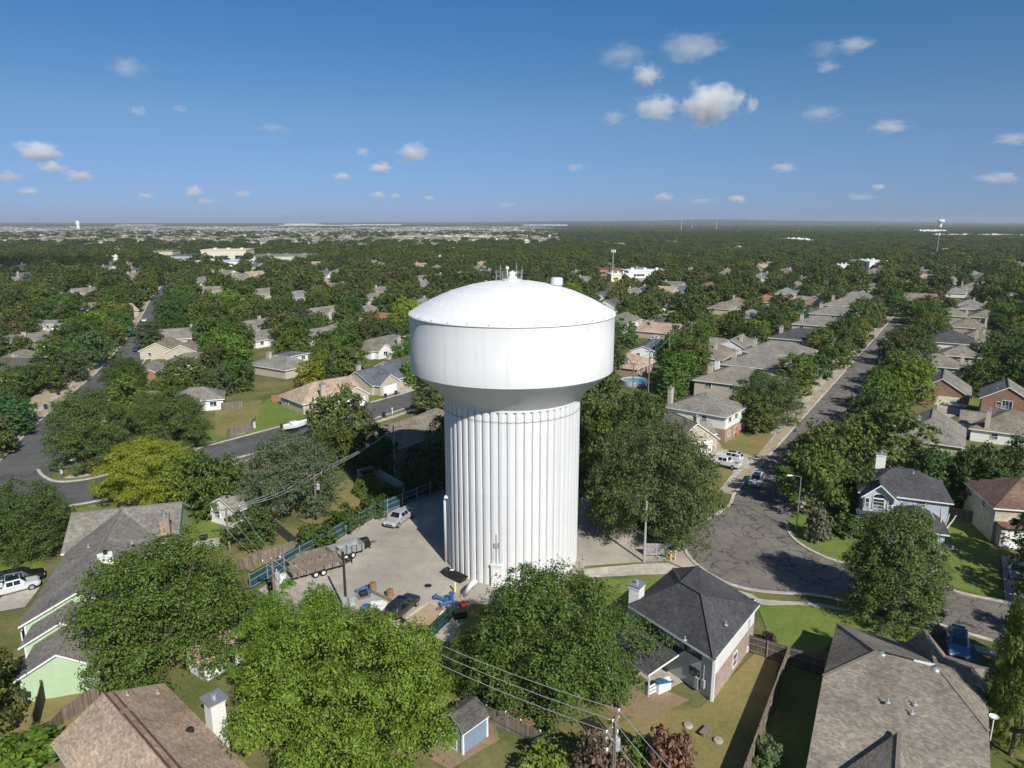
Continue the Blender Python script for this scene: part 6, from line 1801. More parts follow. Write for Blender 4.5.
def bin_(label, p, rz, group='wheeled bins', col=None):
    t = thing('wheelie_bin', label, 'bin', p, rz, group)
    mb = MB(); mb.add([(-.25, -.25, .06), (.25, -.25, .06), (.25, .25, .06), (-.25, .25, .06), (-.31, -.31, 1.0), (.31, -.31, 1.0), (.31, .31, 1.0), (-.31, .31, 1.0)], [(3, 2, 1, 0), (0, 1, 5, 4), (1, 2, 6, 5), (2, 3, 7, 6), (3, 0, 4, 7), (4, 5, 6, 7)]); mb.build('body', col or M['bin'], t)
    mb = MB(); mb.box((0, .02, 1.05), (.68, .72, .1)); mb.build('lid', col or M['bin'], t, bevel=.03)
    for s in (-1, 1): mb = MB(); mb.tube([(s * .3 - .04, -.28, .12), (s * .3 + .04, -.28, .12)], .12, 10); mb.build('wheel', M['rubber'], t)
    return t

def build_things():
    Z = lambda p, z=0: Vector((p.x, p.y, z))
    # fences
    teal = gp(254, 588); 
    fence('long teal screened chain link fence round the tower yard', P((250, 590), (300, 561), (372, 519), (443, 488.5), (470, 479)), 2.1, M['teal'], M['steel'], 3.0, back=-1)
    nA, nB, nC = gp(752, 655), gp(787, 664), gp(742, 790)
    fence('weathered board fence running from the side gate down to the bottom edge', [gp(787, 664), gp(775, 697), gp(763, 730), gp(738, 800)], 1.9, M['fence'], M['pole'])
    fence('short dark board fence between the white walled house and the side yard', [gp(748, 652), gp(786, 664)], 1.9, M['fencedark'], M['pole'], back=-1)
    fence('dark gate fence between the side yard and the big brown roof', [gp(788, 664.5), gp(824, 676)], 1.9, M['fencedark'], M['pole'], back=-1)
    fence('back garden board fence beside the blue garden shed', [gp(486, 722), gp(520, 737), gp(560, 760)], 1.6, M['fence'], M['trim'])
    fence('board fence behind the pale green house leading to the teal fence', [gp(238, 571), gp(298, 549)], 1.4, M['fence'], M['fence'])
    fence('dark fenced walkway between the back gardens left of the pole', [gp(236, 510), gp(272, 528), gp(296, 549)], 1.7, M['fencedark'], M['pole'])
    fence('leaning dark timber fence between the pale green house and brown roof', [gp(36, 738), gp(45, 702)], 2.2, M['fencedark'], M['fence'])
    fence('low grey board fence along the top of the brown roof', [gp(48, 742), gp(64, 724), gp(100, 698)], 1.5, M['fence'], M['fence'])
    fence('short pale fence at the corner of the grey roof by the chimney', [gp(118, 513), gp(136, 508)], 1.6, M['fence'], M['fence'])
    fence('grey board fence at the foot of the dry lawn beside the bright lawn', [gp(228, 438), gp(252, 430), gp(256, 425)], 1.9, M['fence'], M['fence'])
    fence('weathered board fence behind the dry lawn, mid left', [gp(222, 411), gp(243, 409)], 1.9, M['fence'], M['fence'])
    fence('brown board fence behind the dry lawn near the white fence', [gp(222, 392), gp(238, 391)], 1.9, M['fence'], M['fence'])
    fence('bright white fence behind the corner oaks', [gp(196, 397), gp(209, 396)], 1.9, M['white'], M['white'])
    fence('curved pale wall fence in the tower\'s shadow behind the teal fence', [gp(358, 478), gp(372, 474), gp(385, 481), gp(404, 492)], 1.5, M['sid_grey'], M['sid_grey'])
    fence('orange board fence beside the brown hip roofed house', [gp(272, 402), gp(290, 399)], 1.6, M['orangepaint'], M['orangepaint'])
    fence('grey fence of the garden behind the dead tree', [gp(948, 518), gp(1000, 530)], 1.8, M['fencedark'], M['pole'])
    # poles and lines
    HP = Z(gp(611, 834)); 
    pole = utility_pole('big timber power pole with doubled cross arms at the bottom edge', HP, 9.2, ((0, 2.6), (.45, 2.6), (1.5, 2.2)), R(62), True, braces=True)
    mb = MB(); mb.lathe([(.02, 0), (.16, .02), (.16, .3), (.02, .34)], 10, (.35, .3, 8.4)); mb.lathe([(.02, 0), (.16, .02), (.16, .3), (.02, .34)], 10, (.9, .3, 8.4)); mb.lathe([(.02, 0), (.16, .02), (.16, .3), (.02, .34)], 10, (.62, .55, 8.3))
    for i in range(3):
        mb = MB(); mb.lathe([(.02, 0), (.15, .02), (.15, .28), (.02, .32)], 10, ((.35, .3, 8.4), (.9, .3, 8.4), (.62, .6, 8.3))[i]); mb.build('bird_guard', M['yellow'], pole)
    tp = Z(gp(276, 612)); utility_pole('pole with white transformer at the left end of the teal fence', tp, 6.4, ((0, 2.0),), R(30), True)
    hp = Z(gp(230, 552)); utility_pole('short timber pole with one wide cross arm on the lawn by the grey roof', hp, 6.2, ((0, 3.6),), R(20), False)
    gp3 = Z(gp(317, 520)); utility_pole('grey pole carrying three lines and a transformer behind the teal fence', gp3, 7.2, ((0, 2.2),), R(20), True)
    bp = Z(gp(346.5, 614)); utility_pole('slim black pole with a grey meter box in the tower yard', bp, 7.4, (), 0, False, M['poledark'])
    mb = MB(); mb.box((.0, -.28, 1.6), (.5, .35, 1.1)); mb.build('meter_box', M['grey_paint'], [o for o in COL.objects if o.get('label', '').startswith('slim black')][0])
    sp = Z(gp(395, 474)); utility_pole('grey lamp pole in the tower\'s shadow behind the teal fence', sp, 8.6, (), R(20), False, M['grey_paint'], lamp=True)
    mp = Z(gp(644, 562)); utility_pole('bare grey steel post beside the yard gate', mp, 8.2, (), 0, False, M['grey_paint'])
    al = []
    for i, (x, y, l) in enumerate(((648, 396, 'nearest alley pole in the trees right of the tank'), (668, 372, 'second alley pole in the trees right of the tank'), (690, 358, 'third alley pole in the trees right of the tank'), (632, 412, 'pole beside the round pool right of the tank'))):
        q = Z(gp(x, y)); al.append(q); utility_pole(l, q, 11.5, ((0, 2.4),), SA + PI / 2)
    top = lambda p, h, x, rz, dz=0: p + Matrix.Rotation(rz, 3, 'Z') @ Vector((x, .16, h - .05 - dz))
    # three main lines: bottom pole to the transformer pole and on past the top pole
    far_r = Z(gp(760, 812)) + Vector((2, -5, 0))
    for k, x in enumerate((-1.2, 0, 1.2)):
        nm = ('upper', 'middle', 'lower')[2 - k]
        wire(nm + ' line of the three from the big power pole to the transformer pole', top(HP, 9.2, x, R(62)), top(tp, 6.4, x * .8, R(30)), 1.6)
        wire(nm + ' line of the three from the big power pole off the bottom right corner', top(HP, 9.2, x, R(62)), Vector((17 + x * .5, 22 + x, 9.0)), .7)
        wire(nm + ' line of the three sagging from the wide cross arm to the grey pole', top(hp, 6.2, x * 1.35, R(20)), top(gp3, 7.2, x * .85, R(20)), .9)
        wire(nm + ' line of the three from the wide cross arm down to the transformer pole', top(hp, 6.2, x * 1.35, R(20)), top(tp, 6.4, x * .7, R(30)), .9)
        wire(nm + ' line of the three from the grey pole to the lamp pole by the tower', top(gp3, 7.2, x * .85, R(20)), sp + Vector((x * .3, 0, 8.0 + x * .25)), .6)
    for i in range(2):
        for x in (-1, 1): wire(('near', 'far')[i] + (' left' if x < 0 else ' right') + ' line between the alley poles right of the tank', top(al[i], 11.5, x, SA + PI / 2), top(al[i + 1], 11.5, x, SA + PI / 2), .6)
    # lamps and signs
    street_lamp('grey street lamp with a white arm on the corner lawn at the bend', Z(gp(796, 531)), 8.0, R(175))
    street_lamp('small street lamp on the lawn behind the round corner tree', Z(gp(846, 480)), 7.0, R(175))
    street_lamp('street lamp at the far end of the left street', Z(gp(167, 289)), 10, R(20))
    p = Z(gp(78, 476)); t = thing('street_sign', 'green street name sign on a post at the left street corner', 'sign', p, R(10))
    mb = MB(); mb.tube([(0, 0, 0), (0, 0, 3.2)], .05, 8); mb.build('post', M['steel'], t); mb = MB(); mb.box((-.45, 0, 2.9), (.95, .04, .3)); mb.build('sign_plate', M['trim'], t); mb = MB(); mb.box((0, 0, 3.35), (.04, .7, .22)); mb.build('sign_blade', M['greenpaint'], t)
    p = Z(gp(62, 476)); t = thing('yard_sign', 'small pale blue and white yard sign under the corner oak', 'sign', p, R(-20))
    mb = MB(); mb.box((0, 0, .75), (.55, .05, .8)); mb.build('board', m_plain('pale blue board', (.42, .52, .72), .5), t)
    for s in (-1, 1): mb = MB(); mb.tube([(s * .2, 0, 0), (s * .2, 0, .4)], .02, 6); mb.build('stake', M['steel'], t)
    # gate, bollards
    a, b = gp(645, 556), gp(667, 556.5); t = thing('yard_gate', 'grey tubular gate of the tower yard beside two yellow bollards', 'gate', Z(a), math.atan2((b - a).y, (b - a).x)); L = (b - a).length
    mb = MB()
    for z in (.25, .95, 1.7): mb.tube([(0, 0, z), (L, 0, z)], .055, 6)
    for x in (0, L * .5, L): mb.tube([(x, 0, .2), (x, 0, 1.75)], .055, 6)
    mb.build('gate_frame', M['grey_paint'], t); mb = MB(); mb.box((L / 2, 0, 1.0), (L, .02, 1.5)); mb.build('mesh_panel', M['steel'], t)
    for i, x in enumerate((670.5, 675)):
        t = thing('bollard', ('left', 'right')[i] + ' yellow bollard of the pair beside the yard gate', 'bollard', Z(gp(x, 560)), 0, 'yellow bollards at the yard gate')
        mb = MB(); mb.lathe([(.12, 0), (.12, 1.25), (.09, 1.33), (.01, 1.36)], 12); mb.build('post', M['yellow'], t); mb = MB(); mb.lathe([(.16, 0), (.16, .06)], 12, cap1=True); mb.build('base', M['concrete'], t)
    t = thing('bollard', 'pale yellow bollard standing alone before the black skip', 'bollard', Z(gp(455, 592)))
    mb = MB(); mb.lathe([(.13, 0), (.13, 1.15), (.1, 1.22), (.01, 1.25)], 12); mb.build('post', M['paleyellow'], t); mb = MB(); mb.lathe([(.17, 0), (.17, .06)], 12, cap1=True); mb.build('base', M['concrete'], t)
    # skip and pipe at the column foot
    p = Z(gp(455, 579)); a = R(-42)
    t = thing('skip', 'long black open skip lying against the left foot of the tower', 'skip', p, a)
    mb = MB()
    L, W, h = 3.6, .9, .85
    for s in (-1, 1): mb.add([(-L / 2 + .5, s * W / 2, .1), (L / 2 - .5, s * W / 2, .1), (L / 2, s * W / 2, h), (-L / 2, s * W / 2, h), (-L / 2 + .5, s * (W / 2 - .08), .1), (L / 2 - .5, s * (W / 2 - .08), .1), (L / 2, s * (W / 2 - .08), h), (-L / 2, s * (W / 2 - .08), h)], [(0, 1, 2, 3), (7, 6, 5, 4), (3, 2, 6, 7)])
    mb.bar((-L / 2 + .5, 0, .1), (L / 2 - .5, 0, .1), W, .08); mb.bar((-L / 2 + .5, 0, .1), (-L / 2, 0, h), W, .08); mb.bar((L / 2 - .5, 0, .1), (L / 2, 0, h), W, .08)
    mb.build('body', M['dark_metal'], t)
    mb = MB(); mb.box((.2, 0, .75), (2.2, .7, .3), .05); mb.build('scrap_load', M['rubber'], t); mb = MB(); mb.box((-.6, .1, .95), (.5, .25, .06), .5); mb.build('paper_scrap', M['white'], t)
    p = Z(gp(463, 597)); t = thing('drain_pipe', 'thick white drain pipe slanting from the tower\'s foot beside the skip', 'pipe', p)
    mb = MB(); q = gp(472, 583, 2.3) - p; mb.tube([(0, 0, 0), q * .8, q + Vector((.5, .5, .1))], .28, 14); mb.build('tube', M['white'], t, smooth=True); mb = MB(); mb.tube([(0, 0, 0), q * .06], .36, 14); mb.build('flange', M['grey_paint'], t)
    mb = MB(); q2 = gp(486, 588) - p
    t = thing('hose_reel', 'coil of green hose beside the entry box of the tower', 'hose', Z(gp(471, 588)))
    mb = MB(); mb.tube([(.4 * math.cos(i * .5), .4 * math.sin(i * .5), .06 + .012 * i) for i in range(40)], .045, 6); mb.build('hose', m_plain('teal hose', (.05, .3, .25), .5), t)
    # blue valves and pipes by the slab
    for i, (x, y, a, l) in enumerate(((446, 606, .6, 'blue valve pipe by the slab, farthest from the tan slab edge'), (441, 601, -.5, 'blue flanged pipe lying left of the other blue pipe by the slab'), (452, 603, 1.4, 'upright blue hydrant body by the slab near the bollard'))):
        t = thing('pipe_fitting', l, 'pipe', Z(gp(x, y)), a, 'blue fittings by the slab')
        mb = MB(); mb.tube([(-.8, 0, .35), (.8, 0, .35)], .2, 12) if i < 2 else mb.tube([(0, 0, 0), (0, 0, 1.3)], .22, 12); mb.build('tube', M['bluepaint'], t)
        for s in (-1, 1): mb = MB(); c = (s * .75, 0, .35) if i < 2 else (0, 0, .65 + s * .6); mb.tube([(c[0] - .04, 0, c[2]), (c[0] + .04, 0, c[2])] if i < 2 else [(0, 0, c[2] - .04), (0, 0, c[2] + .04)], .36, 14); mb.build('flange', M['bluepaint'], t)
    for i, (x, y, s, c, l) in enumerate(((440, 610, .5, 'orangepaint', 'rusty orange drum lid by the slab corner'), (451, 610, .6, 'orangepaint', 'rusty brown crate on the slab corner'), (455, 607, .6, 'bluepaint', 'blue crate beside the rusty brown crate'), (463, 608, .7, 'redpaint', 'dark red barrow box right of the blue crate'), (446, 615, .9, 'trim', 'pale grey sheet of boards on the slab'), (460, 617, 1.0, 'dark_metal', 'black machine box on the right edge of the slab'), (403, 622, .5, 'dark_metal', 'small black mat behind the dark SUV'))):
        t = thing('yard_crate', l, 'crate', Z(gp(x, y), .02), i * .7)
        hh = .12 if 'sheet' in l or 'mat' in l or 'lid' in l else s * .8
        mb = MB(); mb.box((0, 0, hh / 2), (s * 1.4, s, hh)); mb.build('body', M[c], t, bevel=.03); mb = MB(); mb.box((0, 0, hh + .03), (s * 1.45, s * 1.05, .06)); mb.build('lid', M[c], t)
    fence('dark green screen fence at the lower right of the slab', [gp(425, 645), gp(448, 622), gp(456, 614)], 1.5, M['greenpaint'], M['dark_metal'], back=-1)
    for i, (x, y, a, l) in enumerate(((361, 591, .7, 'blue pipe offcut lying left of the pipe rack by the black pole'), (365, 593, -.2, 'blue pipe offcut beside the first one near the black pole'))):
        t = thing('pipe_fitting', l, 'pipe', Z(gp(x, y)), a); mb = MB(); mb.tube([(-.7, 0, .22), (.7, 0, .22)], .2, 10); mb.build('tube', M['bluepaint'], t); mb = MB(); mb.tube([(.66, 0, .22), (.74, 0, .22)], .32, 12); mb.build('flange', M['bluepaint'], t)
    t = thing('machine', 'black pump on a pallet beside the blue offcuts', 'machine', Z(gp(364, 597)), .5); mb = MB(); mb.box((0, 0, .1), (1.4, 1, .16)); mb.build('pallet', M['pole'], t); mb = MB(); mb.box((0, 0, .5), (.9, .6, .6)); mb.build('housing', M['dark_metal'], t, bevel=.1)
    rnd = random.Random(3)
    for i in range(8):
        x, y = 374 + i % 4 * 3.6 + rnd.uniform(-.6, .6), 609 + i // 4 * 4 + rnd.uniform(-.6, .6)
        t = thing('bucket', 'white bucket in the cluster behind the dark SUV', 'bucket', Z(gp(x, y)), i, 'white buckets by the dark SUV')
        mb = MB(); mb.lathe([(.28, 0), (.34, .75)], 14, cap0=True); mb.lathe([(.36, .75), (.36, .82), (.01, .84)], 14); mb.build('body', M['white'], t); mb = MB(); mb.tube([(-.35, 0, .7), (0, .2, .95), (.35, 0, .7)], .02, 5); mb.build('handle', M['steel'], t)
    for i, (x, y, c, l) in enumerate(((373, 590, 'orangepaint', 'small brown drum left of the rack in the yard'), (390, 597, 'orangepaint', 'brown drum in front of the dark SUV'), (352, 604, 'grey_paint', 'grey cabinet beside the foot of the slim black pole'), (366, 613, 'bluepaint', 'blue drum just left of the white buckets'), (330, 600, 'dark_metal', 'black tyre stack at the edge of the lime tree'), (283, 582, 'white', 'white tank bottle at the foot of the transformer pole'), (272, 590, 'dark_metal', 'black drum at the foot of the transformer pole'))):
        t = thing('drum', l, 'drum', Z(gp(x, y)), 0); mb = MB(); mb.lathe([(.42, 0), (.44, .05), (.42, .4), (.45, .43), (.42, .46), (.42, .9), (.4, .95), (.02, .95)], 16); mb.build('body', M[c], t); mb = MB(); mb.lathe([(.08, .95), (.08, 1.0), (.01, 1.0)], 8, (.2, 0, 0)); mb.build('cap', M['steel'], t)
    t = thing('manhole_cover', 'round iron manhole cover in the yard paving', 'manhole cover', Z(gp(428, 586), .02)); mb = MB(); mb.lathe([(.42, 0), (.42, .03), (.01, .03)], 20); mb.build('lid', M['dark_metal'], t); mb = MB(); mb.lathe([(.42, 0), (.5, 0), (.5, .035), (.42, .035)], 20); mb.build('frame', M['steel'], t)
    # bins along the left street and the mid street
    for i, (x, y, l) in enumerate(((8, 449, 'lowest of the bins along the left street kerb'), (35.5, 421, 'second bin up the left street kerb'), (46, 409, 'third bin up the left street kerb'), (58.5, 395, 'fourth bin up the left street kerb'), (75, 379, 'farthest bin up the left street kerb'))):
        bin_('dark wheelie bin, ' + l, Z(gp(x, y)), i * .5)
    for i, (x, y, l) in enumerate(((385.5, 398, 'left one of the pair at the drive of the blue grey roof'), (396, 395, 'right one of the pair at the drive of the blue grey roof'), (384, 417, 'alone on the tower side of the middle street'))):
        bin_('dark wheelie bin, ' + l, Z(gp(x, y)), i * .5, 'bins on the middle street')
    t = thing('mailbox_post', 'white post box post beside the bin on the middle street', 'post box', Z(gp(392.5, 414))); mb = MB(); mb.box((0, 0, .6), (.14, .14, 1.2)); mb.build('post', M['white'], t); mb = MB(); mb.box((0, -.1, 1.3), (.25, .5, .3)); mb.build('box', M['trim'], t)
    t = thing('utility_cabinet', 'pale green utility cabinet at the foot of the dry lawn fence', 'cabinet', Z(gp(253, 428)), .4); mb = MB(); mb.box((0, 0, .65), (1.1, .8, 1.3)); mb.build('body', M['sid_grey'], t); mb = MB(); mb.box((0, 0, 1.33), (1.2, .9, .08)); mb.build('lid', M['grey_paint'], t)
    # pool
    p = Z(gp(635, 384)); t = thing('swimming_pool', 'round above ground swimming pool with blue water', 'pool', p)
    mb = MB(); mb.lathe([(3.7, 0), (3.75, 1.2), (3.5, 1.23), (3.5, .6)], 40); mb.build('wall', M['sid_blue'], t); mb = MB(); mb.lathe([(.01, 1.0), (3.5, 1.0)], 40); mb.build('water', M['water'], t)
    # dead tree on the lawn
    p = Z(gp(939, 541)); t = thing('dead_tree', 'bare pale dead tree with cut forked limbs on the mown lawn', 'dead tree', p, .3)
    mb = MB(); mb.tube([(0, 0, -.1), (0, 0, .5), (.05, 0, 1.0)], [.42, .3, .26], 10); mb.build('trunk', M['palebark'], t)
    for e, r in (((-1.9, .3, 4.4), .2), ((-.2, .2, 4.6), .2), ((.9, -.2, 3.9), .17), ((2.6, .2, 3.3), .15)):
        mb = MB(); e = Vector(e); mb.tube([(.02, 0, .85), e * .4 + Vector((0, 0, .3)), e * .75 + Vector((.1, 0, .1)), e], [r, r * .8, r * .65, r * .45], 8); mb.build('limb', M['palebark'], t)
    # small garden things
    t = thing('satellite_post', 'white dish on a post by the two water butts beside the grey roof gable', 'dish', Z(gp(173, 566))); mb = MB(); mb.tube([(0, 0, 0), (0, 0, 1.2)], .05, 6); mb.build('post', M['steel'], t); mb = MB(); mb.lathe([(.02, 0), (.4, .08), (.55, .2)], 14, (0, 0, 1.2)); mb.build('dish', M['trim'], t)
    p = Z(gp(206, 544)); t = thing('patio_slab', 'pale patio slab with a black grill on the lawn', 'patio', p, .4); mb = MB(); mb.box((0, 0, .05), (3.4, 2.6, .1)); mb.build('slab', M['concrete'], t)
    t = thing('barbecue_grill', 'black barbecue grill standing on the pale patio slab', 'grill', Z(gp(204, 543), .1), .4); mb = MB(); mb.box((0, 0, .85), (1.1, .6, .35)); mb.build('firebox', M['dark_metal'], t, bevel=.08)
    for x in (-.45, .45):
        for y in (-.22, .22): mb = MB(); mb.box((x, y, .35), (.05, .05, .7)); mb.build('leg', M['steel'], t)
    t = thing('umbrella_stand', 'terracotta pot on the lawn beside the grey roof gable', 'plant pot', Z(gp(184, 545))); t.name = 'plant_pot'; mb = MB(); mb.lathe([(.3, 0), (.45, .6), (.38, .6), (.36, .5), (.01, .5)], 14, cap0=True); mb.build('pot', M['orangepaint'], t)
    t = thing('kennel_frame', 'black slatted lounger frame on the bare ground by the power pole', 'lounger', Z(gp(594, 729)), .4); t.name = 'garden_lounger'
    mb = MB()
    for i in range(9): mb.box((0, -.9 + i * .22, .42), (1.5, .08, .04))
    mb.build('slats', M['dark_metal'], t)
    for x in (-.7, .7):
        mb = MB(); mb.bar((x, -1, .4), (x, 1, .4), .07, .07); mb.bar((x, -.9, 0), (x, -.9, .4), .06, .06); mb.bar((x, .9, 0), (x, .9, .4), .06, .06); mb.build('side_frame', M['dark_metal'], t)
    for i, (x, y) in enumerate(((688, 727), (679, 741), (718, 742))):
        t = thing('stepping_stone', ('upper', 'left', 'right')[i] + ' round grey stone stool on the dry back lawn', 'stone', Z(gp(x, y)), i, 'stones on the back lawn')
        mb = MB(); mb.lathe([(.36, 0), (.42, .12), (.36, .26), (.02, .3)], 10); mb.build('stone', M['concrete'], t)
    t = thing('garden_bench', 'small brown timber bench on the dry back lawn between the stones', 'bench', Z(gp(705, 734)), .8); mb = MB(); mb.box((0, 0, .42), (1.3, .45, .08)); mb.build('seat', M['pole'], t)
    for s in (-1, 1): mb = MB(); mb.box((s * .5, 0, .2), (.1, .4, .38)); mb.build('leg', M['pole'], t)
    t = thing('propane_tank', 'white gas bottle hanging by the back garden fence', 'gas bottle', Z(gp(506, 722))); mb = MB(); mb.lathe([(.02, .02), (.2, .05), (.22, .2), (.22, .7), (.12, .85), (.02, .9)], 14); mb.build('bottle', M['white'], t); mb = MB(); mb.lathe([(.12, .88), (.12, 1.02)], 10); mb.build('collar', M['white'], t)
    t = thing('playhouse', 'small orange tan play box behind the back garden fence', 'play box', Z(gp(527, 733)), .4); mb = MB(); mb.box((0, 0, .5), (1.0, .8, 1.0)); mb.build('body', M['orangepaint'], t); mb = MB(); mb.box((0, 0, 1.05), (1.1, .9, .1)); mb.build('roof', M['orangepaint'], t)
    t = thing('garden_umbrella', 'light blue parasol beyond the corner lawn tree', 'parasol', Z(gp(858, 486))); mb = MB(); mb.tube([(0, 0, 0), (0, 0, 2.4)], .04, 6); mb.build('pole', M['steel'], t); mb = MB(); mb.lathe([(1.6, 2.1), (.02, 2.7)], 8); mb.build('canopy', m_plain('sky blue cloth', (.10, .33, .55), .7), t)
    t = thing('garden_umbrella', 'closed red parasol behind the slate roofed blue house', 'parasol', Z(gp(920, 477))); mb = MB(); mb.tube([(0, 0, 0), (0, 0, 1.0)], .04, 6); mb.build('pole', M['steel'], t); mb = MB(); mb.lathe([(.3, .9), (.22, 2.2), (.02, 2.9)], 8); mb.build('canopy', M['redpaint'], t)
    t = thing('garden_planter', 'round white planter at the corner of the blue house\'s drive', 'planter', Z(gp(949, 549))); mb = MB(); mb.lathe([(.5, 0), (.6, .35), (.45, .35), (.45, .25), (.01, .25)], 16); mb.build('rim', M['trim'], t); mb = MB(); mb.lathe([(.45, .26), (.3, .5), (.01, .55)], 10); mb.build('soil', M['bark'], t)
    for i, (x, y, l) in enumerate(((757, 431, 'white sign post on the verge left of the right street'),)):
        t = thing('sign_post', l, 'sign', Z(gp(x, y))); mb = MB(); mb.tube([(0, 0, 0), (0, 0, 2.2)], .04, 6); mb.build('post', M['steel'], t); mb = MB(); mb.box((0, -.05, 2.0), (.45, .03, .55)); mb.build('plate', M['white'], t)
    t = thing('portable_toilet', 'small white kiosk on the verge of the left street', 'kiosk', Z(gp(77, 372)), .4); t.name = 'kiosk'; mb = MB(); mb.box((0, 0, 1.1), (1.1, 1.1, 2.2)); mb.build('wall', M['white'], t); mb = MB(); mb.box((0, 0, 2.28), (1.25, 1.25, .16)); mb.build('roof', M['trim'], t); mb = MB(); mb.box((0, -.57, 1.0), (.7, .05, 1.8)); mb.build('door', M['sid_grey'], t)
# ------------------------------------------------------------------ the rest of the trees
def in_poly(x, y, poly):
    c = False; n = len(poly); j = n - 1
    for i in range(n):
        xi, yi = poly[i][0], poly[i][1]; xj, yj = poly[j][0], poly[j][1]
        if (yi > y) != (yj > y) and x < (xj - xi) * (y - yi) / (yj - yi) + xi: c = not c
        j = i
    return c

# places the photo shows unhidden: nothing leafy may stand in front of these
SEE = [(690, 402), (720, 396), (735, 378), (755, 368), (745, 362), (770, 352), (785, 345), (800, 336), (812, 328), (825, 318), (838, 308), (850, 300), (860, 295), (775, 340), (950, 352), (940, 346), (965, 345), (955, 331), (975, 326), (960, 313), (1005, 392), (1000, 425), (15, 440), (30, 425), (45, 412), (58, 398), (70, 388), (85, 376), (5, 470), (690, 440), (660, 425), (700, 450), (935, 425), (945, 438), (928, 412), (950, 425), (920, 405), (105, 372), (98, 380), (90, 390), (120, 348), (470, 575), (455, 570), (490, 565), (512, 560), (540, 555), (565, 560), (450, 590), (440, 605), (575, 540), (60, 445), (35, 445), (90, 375), (98, 368), (125, 340), (470, 735), (478, 722), (462, 745), (575, 575), (640, 575), (275, 575), (215, 515), (222, 530), (40, 440), (20, 470), (75, 400), (85, 388), (62, 420), (110, 365), (118, 350), (133, 330), (143, 318), (150, 303), (130, 352), (100, 372),
       (95, 492), (70, 490), (40, 490), (300, 425), (262, 442), (285, 437), (390, 403), (410, 397), (375, 412), (296, 424), (395, 384), (330, 402), (270, 412), (240, 418), (232, 400),
       (735, 495), (760, 470), (780, 450), (800, 430), (820, 410), (835, 392), (850, 375), (862, 360), (872, 348), (880, 338), (888, 328), (897, 316), (845, 390), (790, 418), (815, 400),
       (770, 440), (730, 440), (745, 462), (756, 478), (725, 460), (700, 520), (740, 540), (780, 560), (740, 570), (700, 550), (810, 575),
       (660, 325), (667, 312), (640, 340), (635, 373), (650, 320), (955, 402), (980, 402),
       (955, 540), (980, 570), (965, 530), (1016, 565), (930, 560), (915, 600), (960, 605), (1000, 615),
       (400, 515), (340, 570), (400, 606), (430, 600), (380, 560), (420, 540), (300, 560), (270, 575), (600, 540), (640, 545), (612, 520), (655, 550), (600, 573), (660, 585),
       (20, 580), (60, 620), (120, 540), (160, 520), (182, 520), (205, 530), (200, 545), (210, 518), (90, 520), (15, 570), (60, 700), (150, 710), (230, 670), (200, 690),
       (640, 710), (720, 700), (750, 670), (700, 740), (600, 710), (820, 620), (780, 610), (800, 700), (850, 610), (930, 635), (950, 640), (470, 730), (500, 745),
       (230, 520), (229, 545), (275, 570), (316, 490), (340, 505), (310, 530), (237, 490), (250, 492), (320, 500), (350, 490), (380, 480), (370, 450), (395, 440),
       (229, 252), (169, 256), (287, 260), (612, 262), (640, 275), (606, 274), (868, 268), (940, 225), (935, 250), (618, 276), (233, 262), (116, 258)]

